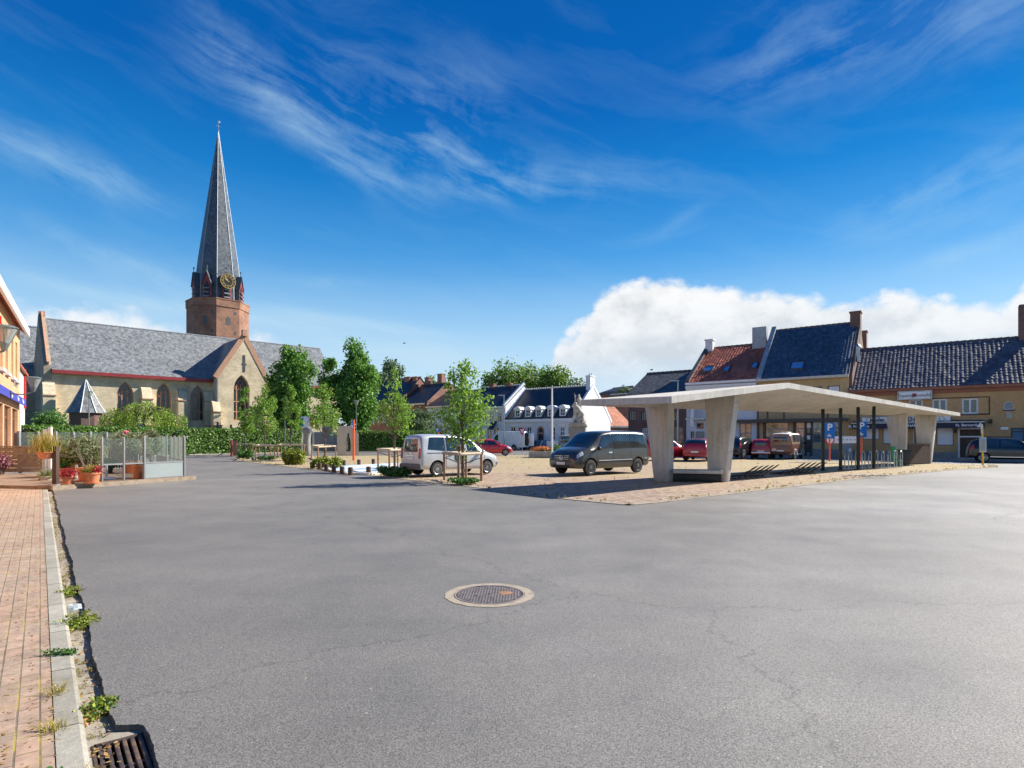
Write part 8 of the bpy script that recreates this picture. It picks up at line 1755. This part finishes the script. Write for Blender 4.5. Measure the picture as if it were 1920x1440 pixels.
potted('terracotta pot with straw grass and crimson flowers nearest the road', onD(173,906.5), .23, .36, 'terracotta', [('grass','tuft',(.30,.26,140,7,'leaf_straw',.006)),('flowers','leaf',([(.15,0,.42,.14,.12,.13)],260,.07,8,'leaf_red')),('foliage','leaf',([(-.05,0,.40,.22,.18,.08)],200,.07,9,'leaf_shrub'))], PG)
potted('large terracotta pot half behind the crimson flowers', onD(160,902), .25, .46, 'terracotta', [('stems','stem',(5,.7,11))], PG)
potted('tall sprawling oleander bush left of the front glass screen', onD(158,893), .26, .4, 'dark_wood', [bush(.82,.52,1.0,2600,.15,12,'leaf_oleander',26),('stems','stem',(9,1.0,13))], PG)
potted('left sprawling oleander with pale leaves near the yellow grass', onD(128,884), .26, .4, 'dark_wood', [bush(.66,.42,1.0,1500,.15,14,'leaf_oleander',18),('stems','stem',(7,1.0,15))], PG)
potted('tall pink-flowered oleander in a terracotta pot behind the front screen', onD(247,887), .30, .52, 'terracotta', [bush(.92,.56,1.2,3000,.16,16,'leaf_oleander',28),('flowers','leaf',([(.1,-.55,1.72,.09,.09,.07)],120,.08,17,'leaf_pink')),('stems','stem',(9,1.2,18))], PG)
potted('slim pale oleander behind the frosted panel', onD(285,884), .24, .4, 'terracotta', [bush(.55,.6,1.15,1800,.15,19,'leaf_oleander',16),('stems','stem',(6,1.2,20))], PG)
potted('terracotta pot standing just left of the frosted panel', onD(259,897), .20, .50, 'terracotta', [bush(.2,.12,.55,160,.1,21,'leaf_dark',5)], PG)
potted('yellow grass mound in a dark pot behind the front screen', onD(183,882), .24, .62, 'dark_wood', [('grass','tuft',(.55,.50,260,22,'leaf_straw',.009)),('tips','leaf',([(0,0,.9,.2,.2,.1)],120,.09,23,'leaf_orange'))], PG)
potted('small leafy plant in a black pot beside the grey parasol base', onD(205,888), .14, .26, 'plastic', [('foliage','leaf',([(0,0,.45,.24,.22,.2)],500,.09,24,'leaf_dark'))], PG)
potted('stone bowl of trailing grass at the foot of the corner post', tuple(G(88,904,.06)), .24, .22, 'stone', [('grass','tuft',(.26,.36,170,25,'leaf_oleander',.007)),('foliage','leaf',([(0,0,.22,.3,.22,.1)],260,.07,26,'leaf_shrub'))], PG, saucer=False)
potted('purple-leaved plant in a pot at the left picture edge', tuple(G(-4,893,.06)), .26, .34, 'dark_wood', [('foliage','leaf',([(0,0,.55,.42,.36,.34)],900,.10,27,'leaf_purple'))], PG)
potted('bright green bush in a pot behind the rear glass screen by the shop', tuple(PZ(76,38,.0)), .4, .7, 'plastic', [('foliage','leaf',([(0,0,1.05,.7,.6,.5)],900,.14,28,'leaf_shrub'))], PG)
for px, py, lab in ((143.5,897,'grey parasol base with short tube behind the terracotta pots'), (199.5,898.5,'grey parasol base with short tube behind the front screen')):
    t = thing('parasol_base', lab, 'parasol base', onD(px,py), 0, 'grey parasol bases'); g = MB(); g.lathe([(.36,0),(.36,.03),(.22,.075),(.05,.095)], 22); g.build('foot', M['lead'], t, smooth=True); g = MB(); g.lathe([(.045,.09),(.045,.5),(.036,.5)], 12); g.build('tube', M['galv'], t)
t = thing('trellis', 'dark brown lattice trellis at the back of the terrace floor', 'trellis', (0,0,0)); a, b = Vector(onD(200,878)), Vector(onD(262,877)); t.location = a; g = MB(); d = b-a
for k in range(14): g.box(d.x*k/13-.025,d.y*k/13-.02,0,d.x*k/13+.025,d.y*k/13+.02,.85)
for k in range(6): g.bar((0,-.03,.08+k*.15), d+Vector((0,-.03,.08+k*.15)), .02, .05)
g.build('lattice', M['dark_wood'], t)

# ------------------------------------------------------------------ weeds, leaf litter, grass
def clump(label, s, t_, h, spread, n, seed, mats, z=-.032):
    o = K(s, t_, z); t = thing('weed', label, 'weed', o, 0, 'weeds in the gutter and kerb joints')
    for nm, mt, kind, a in mats:
        if kind == 'leaf': leaves(nm, a[0], a[1]*3, a[2]*.5, seed, M[mt], t, **{'aspect': .55})
        else: V = tuft_arrays([(0,0,0)], a[0], a[1], a[2], seed, a[3]); g = MB(); g.arr(V, quads(len(V)//4)); g.build(nm, M[mt], t)
dir_ = Vector(K(0,1))-Vector(K(0,0))
clump('broad green weed clump with dry leaves in the gutter nearest the drain', .185, 4.28, .1, .1, 40, 1, [('leaves','leaf_shrub','leaf',([(0,0,.04,.08,.10,.045),(.02,.07,.05,.06,.07,.04)],130,.055)),('dark_leaves','leaf_dark','leaf',([(.01,.03,.045,.08,.10,.035)],60,.05)),('litter','leaf_dry','leaf',([(-.02,-.05,.02,.08,.16,.025)],110,.06))])
clump('bright green weed clump with pink litter halfway along the gutter', .20, 6.35, .1, .1, 40, 2, [('leaves','leaf_shrub','leaf',([(.03,0,.06,.11,.14,.07)],130,.06)),('dark_leaves','leaf_dark','leaf',([(-.04,-.02,.04,.10,.13,.045)],110,.05)),('litter','leaf_dry','leaf',([(-.02,.1,.02,.1,.2,.025)],120,.05)),('petals','leaf_pink','leaf',([(-.08,-.03,.05,.04,.04,.02)],12,.05))])
clump('small green and purple weed clump farther up the gutter', .20, 7.6, .1, .1, 30, 3, [('leaves','leaf_shrub','leaf',([(-.05,0,.05,.09,.15,.05)],90,.06)),('litter','leaf_purple','leaf',([(-.03,.12,.03,.06,.06,.03)],30,.05))])
clump('flat green weed growing across the kerb joint', .04, 5.42, .1, .1, 30, 4, [('leaves','leaf_dark','leaf',([(0,0,.02,.13,.035,.025),(.07,.02,.02,.05,.03,.02)],110,.045))], .03)
clump('large leafy weed at the kerb foot beside the drain', -.03, 3.27, .1, .1, 40, 5, [('leaves','leaf_dark','leaf',([(0,0,.05,.13,.09,.06),(-.08,.03,.05,.08,.08,.05)],200,.055)),('pale_leaves','leaf_shrub','leaf',([(0,0,.07,.12,.08,.04)],60,.05))], .03)
for i, (s, t_) in enumerate(((.02,4.62),(.0,4.05),(.09,3.33))): clump(['dry straw tuft in the second kerb joint','dry straw tuft in the nearest kerb joint','dry straw tuft at the kerb end above the drain'][i], s, t_, .08, .07, 60, 10+i, [('blades','leaf_straw','tuft',(.055,.10,70,.002))], .03)
# litter and leaf debris: uncountable
r = np.random.default_rng(12); V = []
for k in range(2600):
    t_ = r.uniform(2.9, 22); cl = math.sin(t_*2.3)+math.sin(t_*5.1+1)*.7; 
    if r.random() > .35+.4*(cl > .3): continue
    p = np.array(K(r.uniform(.14,.265), t_, -.032+r.uniform(.002,.012))); a = r.uniform(0,6.28); s = r.uniform(.005,.02); u = np.array([math.cos(a), math.sin(a), r.normal()*.25]); v = np.array([-math.sin(a), math.cos(a), r.normal()*.25]); V += [p-u*s, p+v*s*.55, p+u*s, p-v*s*.55]
for k in range(800):
    p = np.array(K(r.choice([-.005,-.105,-.205,-.31,.0])+r.normal()*.012, r.uniform(2.8, 14), .034)); a = r.uniform(0,6.28); s = r.uniform(.006,.016); u = np.array([math.cos(a), math.sin(a), .2]); v = np.array([-math.sin(a), math.cos(a), .1]); V += [p-u*s, p+v*s*.5, p+u*s, p-v*s*.5]
V = np.array(V); g = MB(); g.arr(V, quads(len(V)//4)); tag(g.build('leaf_litter', M['leaf_dry']), 'dry brown leaf litter scattered along the gutter and kerb', 'leaf litter', None, 'stuff')
V = []
for k in range(170):
    p = np.array([r.uniform(-6,14), r.uniform(3.5,18), .002]); 
    if r.random() < .5: p[:2] = np.array(K(r.uniform(.3, 4), r.uniform(3, 16)))[:2]
    a = r.uniform(0,6.28); s = r.uniform(.004,.012); u = np.array([math.cos(a), math.sin(a), .15]); v = np.array([-math.sin(a), math.cos(a), .3]); V += [p-u*s, p+v*s*.6, p+u*s, p-v*s*.6]
V = np.array(V); g = MB(); g.arr(V, quads(len(V)//4)); tag(g.build('road_grit', M['leaf_dry']), 'pale bits of dry leaf and grit scattered over the asphalt', 'grit', None, 'stuff')
t = thing('plastic_wrapper', 'crumpled clear plastic wrapper lying in the gutter', 'litter', K(.20, 7.0, -.026), KANG); g = MB(); n = 7; q = random.Random(9)
for i in range(n):
    for j in range(4): g.v.append(((i/(n-1)-.5)*.22, (j/3-.5)*.10, .012+q.uniform(0,.03)))
for i in range(n-1):
    for j in range(3): a = i*4+j; g.f.append((a,a+1,a+5,a+4))
g.build('film', M['clear_hazy'], t)
t = thing('broken_tiles', 'small heap of pale broken tiles on the plaza edge', 'rubble', tuple(G(1622,894,.05))); g = MB()
for k in range(11): x = -.9+k*.17; a = q.uniform(-.5,.5); g.bar((x,q.uniform(-.1,.1),.02+q.uniform(0,.04)),(x+.16*math.cos(a),.16*math.sin(a),.03+q.uniform(0,.06)),.14,.025)
g.build('tiles', M['grey_stone'], t)
pts = []
for k in range(420):
    t_ = r.uniform(2.9, 21)
    if math.sin(t_*3.1)+math.sin(t_*1.3+2) > -.4 and not 3.2 < t_ < 3.95: pts.append(K(r.choice([.135,.15,.24,.2])+r.normal()*.012, t_, -.034))
V = tuft_arrays(pts, .022, .03, 7, 21, .0022); g = MB(); g.arr(V, quads(len(V)//4)); tag(g.build('gutter_grass', M['grass']), 'tiny grass and moss growing along the gutter joints', 'grass', None, 'stuff')
# grass along the plaza edges and in its joints
pts = []
q2 = np.random.default_rng(5)
for i in range(n0-1):
    a, b = pz[i], pz[i+1]; L_ = (b-a).length; nn = Vector((-(b-a).y, (b-a).x, 0)).normalized()
    if nn.dot(cen-a) < 0: nn = -nn
    Zm = (a.y+b.y)/2
    for k in range(int(L_*(7 if Zm < 30 else 8))):
        u = q2.random(); p = a.lerp(b, u)+nn*abs(q2.normal())*.22; 
        if q2.random() < .62: pts.append((p.x, p.y, .04))
for k in range(1500):
    Z = 19+41*q2.random(); px = 440+1300*q2.random(); p = PZ(px, Z)
    pol = [(v.x, v.y) for v in pz]; ins = False; j = len(pol)-1
    for i in range(len(pol)):
        if (pol[i][1] > p.y) != (pol[j][1] > p.y) and p.x < (pol[j][0]-pol[i][0])*(p.y-pol[i][1])/(pol[j][1]-pol[i][1])+pol[i][0]: ins = not ins
        j = i
    if ins and math.sin(p.x*1.7)+math.sin(p.y*1.1+p.x*.5) > .2: pts.append((p.x, p.y, .04))
V = tuft_arrays(pts, .055, .05, 9, 3, .006); g = MB(); g.arr(V, quads(len(V)//4)); tag(g.build('edge_grass', M['grass']), 'short dry and green grass tufts along the plaza edge and in its joints', 'grass', None, 'stuff')
# birds
for px, py, Z, lab in ((1222,693.5,70,'tiny dark bird flying above the mossy dark roof'), (758,643.5,90,'tiny dark bird in the sky right of the twin-crowned tree')):
    c = PZ(px, Z, hz(py,Z)); t = thing('bird', lab, 'bird', c); g = MB(); g.ball((0,0,0),(.22,.07,.07),8,6); g.prism([(-.05,0,.02),(.08,0,.02),(.0,.42,.12)], [(-.05,0,.035),(.08,0,.035),(.0,.42,.13)]); g.prism([(-.05,0,.02),(.08,0,.02),(.0,-.42,.12)], [(-.05,0,.035),(.08,0,.035),(.0,-.42,.13)]); g.build('body', M['black_metal'], t)
